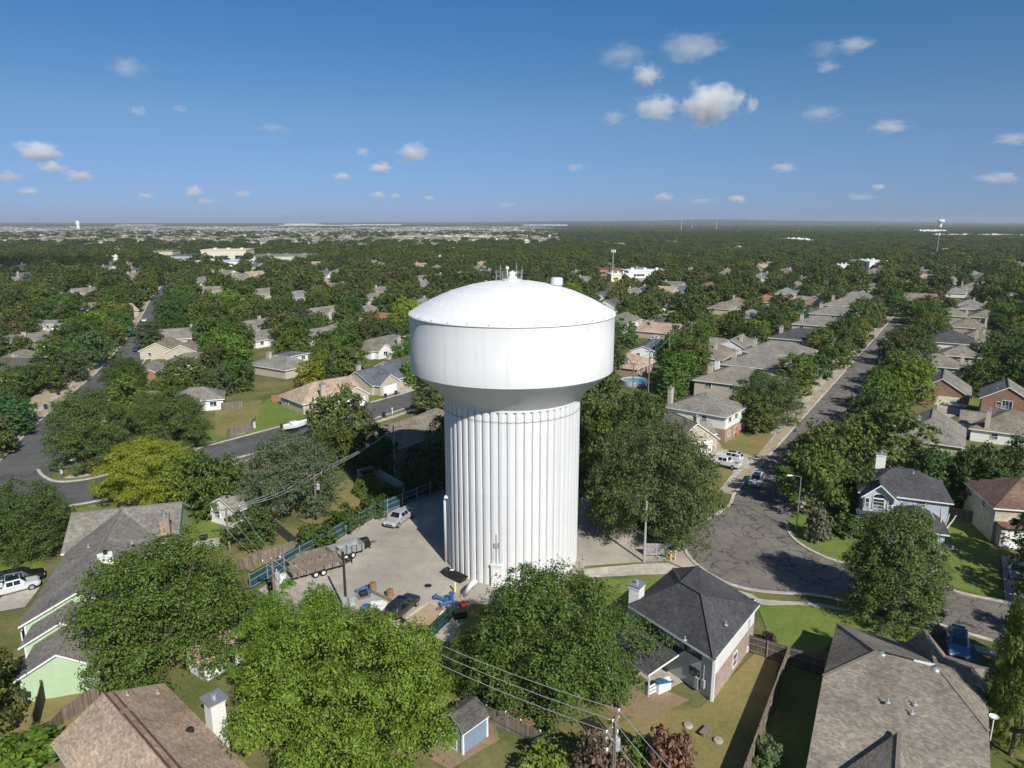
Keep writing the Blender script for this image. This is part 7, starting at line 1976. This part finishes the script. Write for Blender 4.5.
def plant_woods():
    rng = random.Random(11)
    see = []
    for x, y in SEE:
        p = gp(x, y); see.append((x, y, pr(p.x, p.y, 0)[2]))
    vis = see + HSPOTS
    occ = list(TREES)
    kinds = ['mid0', 'mid1', 'mid2', 'mid3', 'mid4', 'mid5', 'tall0', 'tall1']
    tones = [('dark green', G_DARK, 3), ('mid green', G_MID, 5), ('olive green', G_OLIVE, 2.5), ('blue green', G_BLUE, 2), ('light green', G_LIGHT, 1.6), ('bright green', G_LIME, .5), ('rust tinted', G_RUST, .05)]
    cand = []
    # jittered sampling by growing distance
    Y = 52.0
    while Y < 470:
        step = 8.8 if Y < 250 else 9.6
        half = (512 / FOC) * (Y * math.cos(PITCH) + CAM_H * math.sin(PITCH)) + 14
        X = -half
        while X < half:
            cand.append((X + rng.uniform(-.48, .48) * step, Y + rng.uniform(-.48, .48) * step)); X += step
        Y += step * .9
    chosen = []
    grid = {}
    def near(x, y, r):
        for i in range(int((x - 22) // 20), int((x + 22) // 20) + 1):
            for j in range(int((y - 22) // 20), int((y + 22) // 20) + 1):
                for (a, b, c) in grid.get((i, j), ()):
                    if (a - x) ** 2 + (b - y) ** 2 < (.62 * (c + r)) ** 2: return True
        return False
    for (x, y, r, h) in occ: grid.setdefault((int(x // 20), int(y // 20)), []).append((x, y, r))
    for x, y in cand:
        r = rng.triangular(3.0, 7.2, 4.8); h = r * rng.uniform(1.45, 2.0) + 1.0
        h = min(h, 12.5)
        if near(x, y, r): continue
        if any((x - a) ** 2 + (y - b) ** 2 < (c * .86 + r * .38) ** 2 for a, b, c in HOUSES): continue
        if any(in_poly(x, y, p) for p in ROADS): continue
        if math.hypot(x - TOWER.x, y - TOWER.y) < 10.5 + r: continue
        # would it hide something the photograph shows?
        px, py, cz = pr(x, y, h * .55); rp = r * FOC / cz * 1.0; hp = h * .5 * FOC / cz
        bad = False
        for (sx, sy, sc) in vis:
            if sc > cz + 1 and ((sx - px) / (rp + 1)) ** 2 + ((sy - py) / (hp + 1)) ** 2 < 1: bad = True; break
        if bad: continue
        grid.setdefault((int(x // 20), int(y // 20)), []).append((x, y, r)); chosen.append((x, y, r, h))
    inview = [c for c in chosen if -40 < pr(c[0], c[1], 4)[0] < 1064 and pr(c[0], c[1], 6)[1] < 800]
    # those largest in the picture become trees of their own
    inview.sort(key=lambda c: -(c[2] / pr(c[0], c[1], 4)[2]))
    n_own = 300 - len([1 for t in TREES])
    own, rest = inview[:n_own], inview[n_own:]
    houses = [(o.location.x, o.location.y, o['label']) for o in COL.objects if o.get('category') in ('house',) and o.get('group') != 'houses half hidden in trees']
    used = {}
    tot = sum(t[2] for t in tones)
    for (x, y, r, h) in own:
        k = rng.random() * tot
        for nm, col, w in tones:
            k -= w
            if k <= 0: break
        key = rng.choice(kinds if h / r < 1.75 else ['tall0', 'tall1', 'mid3', 'mid5'])
        shape = 'upright' if key.startswith('tall') else ('spreading' if r > 5.4 else ('rounded' if r > 4.2 else 'small'))
        hx, hy, hl = min(houses, key=lambda q: (q[0] - x) ** 2 + (q[1] - y) ** 2)
        dx, dy = x - hx, y - hy
        rel = ('right of' if dx > 0 else 'left of') if abs(dx) > abs(dy) else ('behind' if dy > 0 else 'before')
        words_ = hl.replace(', second', ' second').split()
        room = 16 - len((shape + ' ' + nm).split()) - 5
        if len(words_) > room:
            cut = [k for k in range(3, room + 1) if words_[k] in ('with', 'of', 'behind', 'beside', 'in', 'on', 'at', 'below', 'above', 'left', 'right', 'before', 'beyond', 'by', 'from', 'along', 'standing', 'amid', 'among', 'near', 'just', 'third', 'fourth', 'second', 'fifth', 'and', 'hidden', 'between', 'wedged', 'partly', 'facing', 'showing', 'farther') and words_[k - 1] not in ('tan', 'the', 'just', 'white', 'partly', 'far', 'long', 'bright', 'wedged', 'standing', 'hidden', 'facing', 'showing')]
            words_ = words_[:cut[-1]] if cut else words_[:room]
        while words_[-1] in ('left', 'right', 'just', 'the', 'of', 'far'): words_ = words_[:-1]
        lab = '%s %s tree %s the %s' % (shape, nm, rel, ' '.join(words_).rstrip(','))
        c2 = tuple(v * rng.uniform(.85, 1.18) for v in col)
        used.setdefault(lab, []).append(place_tree(key, (x, y, 0), r, h, rng.uniform(0, 6.28), c2, lab, 'trees among the houses'))
    for lab, l in used.items():
        if len(l) > 1:
            l.sort(key=lambda o: o.location.y)
            names = ['nearer', 'farther'] if len(l) == 2 else ['nearest', 'second', 'third', 'fourth', 'fifth', 'sixth', 'seventh', 'eighth']
            for i, o in enumerate(l): o['label'] = names[min(i, len(names) - 1)] + ' ' + lab
    scatter_far(rng, rest, vis)

def scatter_far(rng, rest, vis):
    """woods too many to count: one object of points, each carrying a crown"""
    pts = [(x, y, r, h) for x, y, r, h in rest]
    far_open = [(gp(x, y), rad) for x, y, rad in ((610, 285, 26), (630, 292, 24), (905, 268, 20))]
    Y = 470.0
    nrng = np.random.default_rng(4)
    while Y < 2600:
        step = 9.6 if Y < 900 else (13 if Y < 1600 else 17)
        half = (512 / FOC) * Y * 1.02 + 40
        n = int(2 * half / step)
        xs = -half + (np.arange(n) + nrng.uniform(0, 1, n)) * step
        ys = Y + nrng.uniform(-.5, .5, n) * step
        for x, y in zip(xs, ys):
            px, py, cz = pr(x, y, 4)
            # the bare belt of newer estates far off on the left
            dens = .88
            if y > 1150 and px < 560: dens = .20
            if rng.random() > dens: continue
            if any((x - a) ** 2 + (y - b) ** 2 < (c * 1.02) ** 2 for a, b, c in HOUSES if abs(b - y) < 200): continue
            if y < 1000 and any(in_poly(x, y, p) for p in ROADS): continue
            r = rng.triangular(3.6, 8.2, 5.6) * (1 if y < 900 else 1.25 if y < 1600 else 1.5)
            h = r * rng.uniform(1.2, 1.75) if y < 900 else r * rng.uniform(.9, 1.3)
            if y < 1000:
                rp = r * FOC / cz; hp = h * .5 * FOC / cz; bad = False
                for (sx, sy, sc) in vis:
                    if sc > cz + 1 and abs(sx - px) < rp + 1 and abs(sy - py) < hp + 1: bad = True; break
                if bad: continue
            pts.append((x, y, r, min(h, 13)))
        Y += step * .88
    # crowns to scatter, kept out of the scene itself
    lib = D.collections.new('far crowns')
    for i in range(5):
        rg = np.random.default_rng(200 + i)
        C, Nn, L = crown_points(rg, 1700, 1.0, .12, 1.75, lobes=20 + i * 2, lobe_r=.36, clumps=9)
        me = leaf_mesh('far_crown', C, Nn, .095, .62, rg, M['leaf_far'])
        o = D.objects.new('far_crown', me); lib.objects.link(o)
    build_scatter('distant_woods', 'far woods', pts, lib, 1.75)
    # roofs beyond counting: the estates on the left skyline and houses far off in the woods
    rl = D.collections.new('far roofs')
    for i, (rc, wc) in enumerate((('grey', 'sid_cream'), ('tan', 'sid_white'), ('pale', 'sid_white'), ('taupe', 'brick_tan'))):
        mb = MB(); wall_piece(mb, 15, 11, 3.4, 2.6, 'gable', 'gable', mi=3); roof_piece(mb, 15, 11, 3.4, 2.6, 'gable' if i % 2 else 'hip', 'hip')
        o = mb.build('far_roof', roof_mats(rc) + [M[wc]]); COL.objects.unlink(o); rl.objects.link(o)
    rp = []
    Y = 760.0
    while Y < 6200:
        belt = Y > 1450
        st = 19 if Y < 1800 else 25 if Y < 3200 else 42
        half = (512 / FOC) * Y * 1.02 + 30; n = int(2 * half / st)
        for i in range(n):
            x = -half + (i + rng.random()) * st; y = Y + rng.uniform(-.5, .5) * st; px = pr(x, y, 4)[0]
            if belt and px < 560 and rng.random() < .8 * min(1, (575 - px) / 80): s = rng.uniform(1.0, 1.6)
            elif rng.random() < .05: s = rng.uniform(.9, 1.5)
            else: continue
            rp.append((x, y, s, s))
        Y += st
    build_scatter('distant_rooftops', 'far roofs', rp, rl, 1.0)
    # beyond that whole groves
    gl = D.collections.new('far groves')
    for i in range(3):
        rg = np.random.default_rng(300 + i); cs = []; ns = []
        for k in range(130):
            cx, cy = rg.uniform(-80, 80, 2); r = rg.uniform(5, 10)
            q = rg.normal(size=(26, 3)); q /= np.linalg.norm(q, axis=1)[:, None]; q[:, 2] = np.abs(q[:, 2])
            cs.append(q * np.array([r, r, r * .9]) + np.array([cx, cy, 1.0])); ns.append(q)
        me = leaf_mesh('far_grove', np.concatenate(cs), np.concatenate(ns), 2.6, .8, rg, M['leaf_far']); o = D.objects.new('far_grove', me); gl.objects.link(o)
    gpnts = []
    Y = 2560.0
    while Y < 10500:
        st = 130 if Y < 5000 else 190
        half = (512 / FOC) * Y * 1.02 + 150; X = -half
        while X < half:
            px, py, cz = pr(X, Y, 4)
            dens = .08 if (px < 560 and Y < 6000) else .9
            if rng.random() < dens: gpnts.append((X + rng.uniform(-40, 40), Y + rng.uniform(-40, 40), rng.uniform(.85, 1.3) * (1 if Y < 5000 else 1.5), 1.0))
            X += st
        Y += st * .9
    build_scatter('skyline_woods', 'far groves', gpnts, gl, 1.0, True)

def build_scatter(name, lname, pts, lib, h0, flat=False):
    me = D.meshes.new(name); n = len(pts)
    me.vertices.add(n)
    A = np.array(pts)
    co = np.zeros((n, 3)); co[:, 0] = A[:, 0]; co[:, 1] = A[:, 1]
    me.vertices.foreach_set('co', co.reshape(-1))
    a = me.attributes.new('size', 'FLOAT_VECTOR', 'POINT')
    sz = np.stack([A[:, 2], A[:, 2], A[:, 3] / h0], 1)
    if flat: sz = np.stack([A[:, 2], A[:, 2], np.clip(A[:, 2], .8, 1.2)], 1)
    a.data.foreach_set('vector', sz.reshape(-1))
    rg = np.random.default_rng(9)
    b = me.attributes.new('turn', 'FLOAT_VECTOR', 'POINT'); tv = np.zeros((n, 3)); tv[:, 2] = rg.uniform(0, 6.28, n); b.data.foreach_set('vector', tv.reshape(-1))
    c = me.attributes.new('which', 'INT', 'POINT'); c.data.foreach_set('value', rg.integers(0, len(lib.objects), n).astype(np.int32))
    o = D.objects.new(name, me); COL.objects.link(o); tag(o, kind='stuff')
    ng = D.node_groups.new(name, 'GeometryNodeTree')
    ng.interface.new_socket('Geometry', in_out='INPUT', socket_type='NodeSocketGeometry')
    ng.interface.new_socket('Geometry', in_out='OUTPUT', socket_type='NodeSocketGeometry')
    gi = ng.nodes.new('NodeGroupInput'); go = ng.nodes.new('NodeGroupOutput')
    ci = ng.nodes.new('GeometryNodeCollectionInfo'); ci.inputs['Collection'].default_value = lib
    ci.inputs['Separate Children'].default_value = True; ci.inputs['Reset Children'].default_value = True
    ip = ng.nodes.new('GeometryNodeInstanceOnPoints'); ip.inputs['Pick Instance'].default_value = True
    def na(nm, t):
        q = ng.nodes.new('GeometryNodeInputNamedAttribute'); q.data_type = t; q.inputs['Name'].default_value = nm
        return [s for s in q.outputs if s.enabled and s.name == 'Attribute'][0]
    er = ng.nodes.new('FunctionNodeEulerToRotation')
    L = ng.links
    L.new(gi.outputs[0], ip.inputs['Points']); L.new(ci.outputs[0], ip.inputs['Instance'])
    L.new(na('which', 'INT'), ip.inputs['Instance Index']); L.new(na('turn', 'FLOAT_VECTOR'), er.inputs[0]); L.new(er.outputs[0], ip.inputs['Rotation']); L.new(na('size', 'FLOAT_VECTOR'), ip.inputs['Scale'])
    L.new(ip.outputs[0], go.inputs[0])
    md = o.modifiers.new('scatter', 'NODES'); md.node_group = ng
# ------------------------------------------------------------------ clouds
def cloud_material(i, dens):
    m = D.materials.new('cloud vapour'); m.use_nodes = True
    nt = m.node_tree; nt.nodes.clear()
    out = nt.nodes.new('ShaderNodeOutputMaterial'); v = nt.nodes.new('ShaderNodeVolumePrincipled')
    co = coords(nt)
    ad = N(nt, 'ShaderNodeVectorMath', operation='ADD'); ad.inputs[1].default_value = (i * 7.3, i * 3.1, i * 1.7)
    nt.links.new(co, ad.inputs[0])
    n = N(nt, 'ShaderNodeTexNoise', Scale=2.1, Detail=9, Roughness=.62); nt.links.new(ad.outputs[0], n.inputs['Vector'])
    ln = N(nt, 'ShaderNodeVectorMath', operation='LENGTH'); nt.links.new(co, ln.inputs[0])
    a = N(nt, 'ShaderNodeMath', operation='MULTIPLY_ADD'); a.inputs[1].default_value = -1.25; a.inputs[2].default_value = .46
    nt.links.new(ln.outputs['Value'], a.inputs[0])
    b = N(nt, 'ShaderNodeMath', operation='MULTIPLY_ADD'); b.inputs[1].default_value = 2.3; b.inputs[2].default_value = -.78
    nt.links.new(n.outputs['Fac'], b.inputs[0])
    s = N(nt, 'ShaderNodeMath', operation='ADD'); nt.links.new(a.outputs[0], s.inputs[0]); nt.links.new(b.outputs[0], s.inputs[1])
    k = N(nt, 'ShaderNodeMath', operation='MULTIPLY', use_clamp=False); k.inputs[1].default_value = dens
    mx = N(nt, 'ShaderNodeMath', operation='MAXIMUM'); mx.inputs[1].default_value = 0; nt.links.new(s.outputs[0], mx.inputs[0]); nt.links.new(mx.outputs[0], k.inputs[0])
    nt.links.new(k.outputs[0], v.inputs['Density'])
    v.inputs['Color'].default_value = (1, 1, 1, 1); v.inputs['Anisotropy'].default_value = 0.0
    nt.links.new(v.outputs[0], out.inputs['Volume'])
    return m

CLOUDS = [  # px, py, wide, tall (pixels), thickness, label
 (709, 103, 70, 52, 8, 'brightest and largest puffy cloud, right of centre'),
 (692, 47, 78, 34, 2.2, 'long streaky cloud high above the brightest cloud'),
 (647, 75, 38, 26, 4, 'small round cloud below left of the streaky one'),
 (656, 108, 56, 30, 4.5, 'flat bottomed cloud just left of the brightest cloud'),
 (622, 56, 60, 32, .9, 'very faint wisp left of the high streaky cloud'),
 (614, 118, 30, 20, 1.2, 'faint grey wisp left of the flat bottomed cloud'),
 (752, 104, 18, 22, 2.0, 'tiny upright wisp right of the brightest cloud'),
 (854, 45, 44, 20, 1.8, 'faint pinkish cloud high on the right'),
 (824, 50, 40, 26, .6, 'barely visible wisp left of the high right cloud'),
 (827, 67, 30, 14, 1.4, 'tiny smear below the high right cloud'),
 (820, 114, 48, 20, 1.3, 'thin grey cloud right of the brightest cloud'),
 (889, 127, 52, 18, 2.4, 'low flat cloud at the right, alone'),
 (1012, 139, 44, 16, 2.2, 'flat cloud cut by the right edge'),
 (998, 178, 50, 16, 4, 'bright low cloud near the right edge'),
 (784, 168, 34, 13, 3, 'small low cloud right of centre'),
 (39, 152, 50, 26, 6, 'white puff at the left, the biggest there'),
 (52, 168, 34, 16, 4, 'small puff below the biggest left puff'),
 (79, 176, 34, 16, 3.5, 'small puff right of the two left puffs'),
 (8, 177, 30, 18, 2, 'faint puff at the left edge'),
 (126, 67, 48, 26, .9, 'faint pinkish wisp high at upper left'),
 (138, 111, 22, 13, 1.0, 'tiny smear below the upper left wisp'),
 (180, 109, 18, 11, .8, 'tiny faint smear right of the left smear'),
 (272, 128, 44, 14, .8, 'thin grey smear left of centre'),
 (412, 153, 42, 24, 3.4, 'rounded cloud above the left of the dome'),
 (380, 168, 30, 15, 4.5, 'small bright puff left of the rounded cloud'),
 (342, 177, 24, 12, 3.2, 'small puff left of the small bright puff'),
 (362, 152, 20, 12, 1.6, 'faint smear left above the small bright puff'),
 (194, 192, 22, 14, 4, 'small low puff, left, above the skyline'),
 (29, 191, 24, 11, 3, 'low puff at far left over the skyline'),
 (202, 201, 38, 9, 2.6, 'flat strip under the small low left puff'),
 (145, 196, 18, 8, 2.8, 'tiny puff left of the small low left puff'),
 (243, 194, 22, 9, 2.6, 'tiny puff right of the small low left puff'),
 (378, 195, 18, 10, 3, 'tiny puff low left of the dome'),
 (395, 196, 14, 8, 2.6, 'very tiny puff low beside the dome'),
 (428, 198, 14, 7, 2.4, 'very tiny puff low above the dome'),
 (664, 197, 24, 10, 3.6, 'tiny low puff above the right of the mast'),
 (737, 199, 26, 11, 4, 'tiny bright low puff, centre right'),
 (702, 201, 34, 8, 2.4, 'tiny flat strip left of the bright low puff'),
 (860, 197, 40, 9, 2.8, 'flat low strip on the right skyline'),
 (878, 187, 16, 8, 2.6, 'tiny puff above the flat right strip'),
 (575, 168, 22, 12, 1.2, 'faint smear above the right of the dome'),
 (505, 205, 26, 8, 2.2, 'faint low strip above the dome'),
]
def build_clouds():
    import bmesh
    bm = bmesh.new(); bmesh.ops.create_icosphere(bm, subdivisions=2, radius=1.0)
    base = D.meshes.new('cloud'); bm.to_mesh(base); bm.free()
    for i, (px, py, w, h, d, lab) in enumerate(CLOUDS):
        v = (py - 384) / FOC; u = (px - 512) / FOC
        dd = v * math.cos(PITCH) + math.sin(PITCH); f = math.cos(PITCH) - v * math.sin(PITCH)
        alt = 1100.0
        tt = min((alt - CAM_H) / max(1e-4, -dd), 26000)
        p = Vector((u * tt, f * tt, CAM_H - dd * tt))
        k = tt / FOC * 1.2
        me = base.copy(); o = D.objects.new('cloud', me); COL.objects.link(o)
        o.location = p; o.scale = (w / 2 * k, min(w, h * 2.2) / 2 * k, h / 2 * k)
        me.materials.append(cloud_material(i, d * 1.7 / (w * k)))
        tag(o, lab, 'cloud')
    # the cloud whose shadow lies on the woods at the left
    tgt = Vector((-470, 640, 0)); p = tgt + SUN_DIR * (900 / SUN_DIR.z)
    me = base.copy(); o = D.objects.new('cloud', me); COL.objects.link(o); o.location = p; o.scale = (230, 150, 90)
    me.materials.append(cloud_material(77, .02)); tag(o, 'cloud behind the viewer whose shadow darkens the left woods', 'cloud')
def main():
    setup_materials(); setup_world(); house_materials()
    build_ground(); build_tower()
    build_hero_houses(); build_houses();  build_far_buildings(); build_skyline()
    more_houses(); build_vehicles(); build_things()
    make_protos(); plant_heroes(); plant_woods()
    build_clouds(); build_haze()
main()
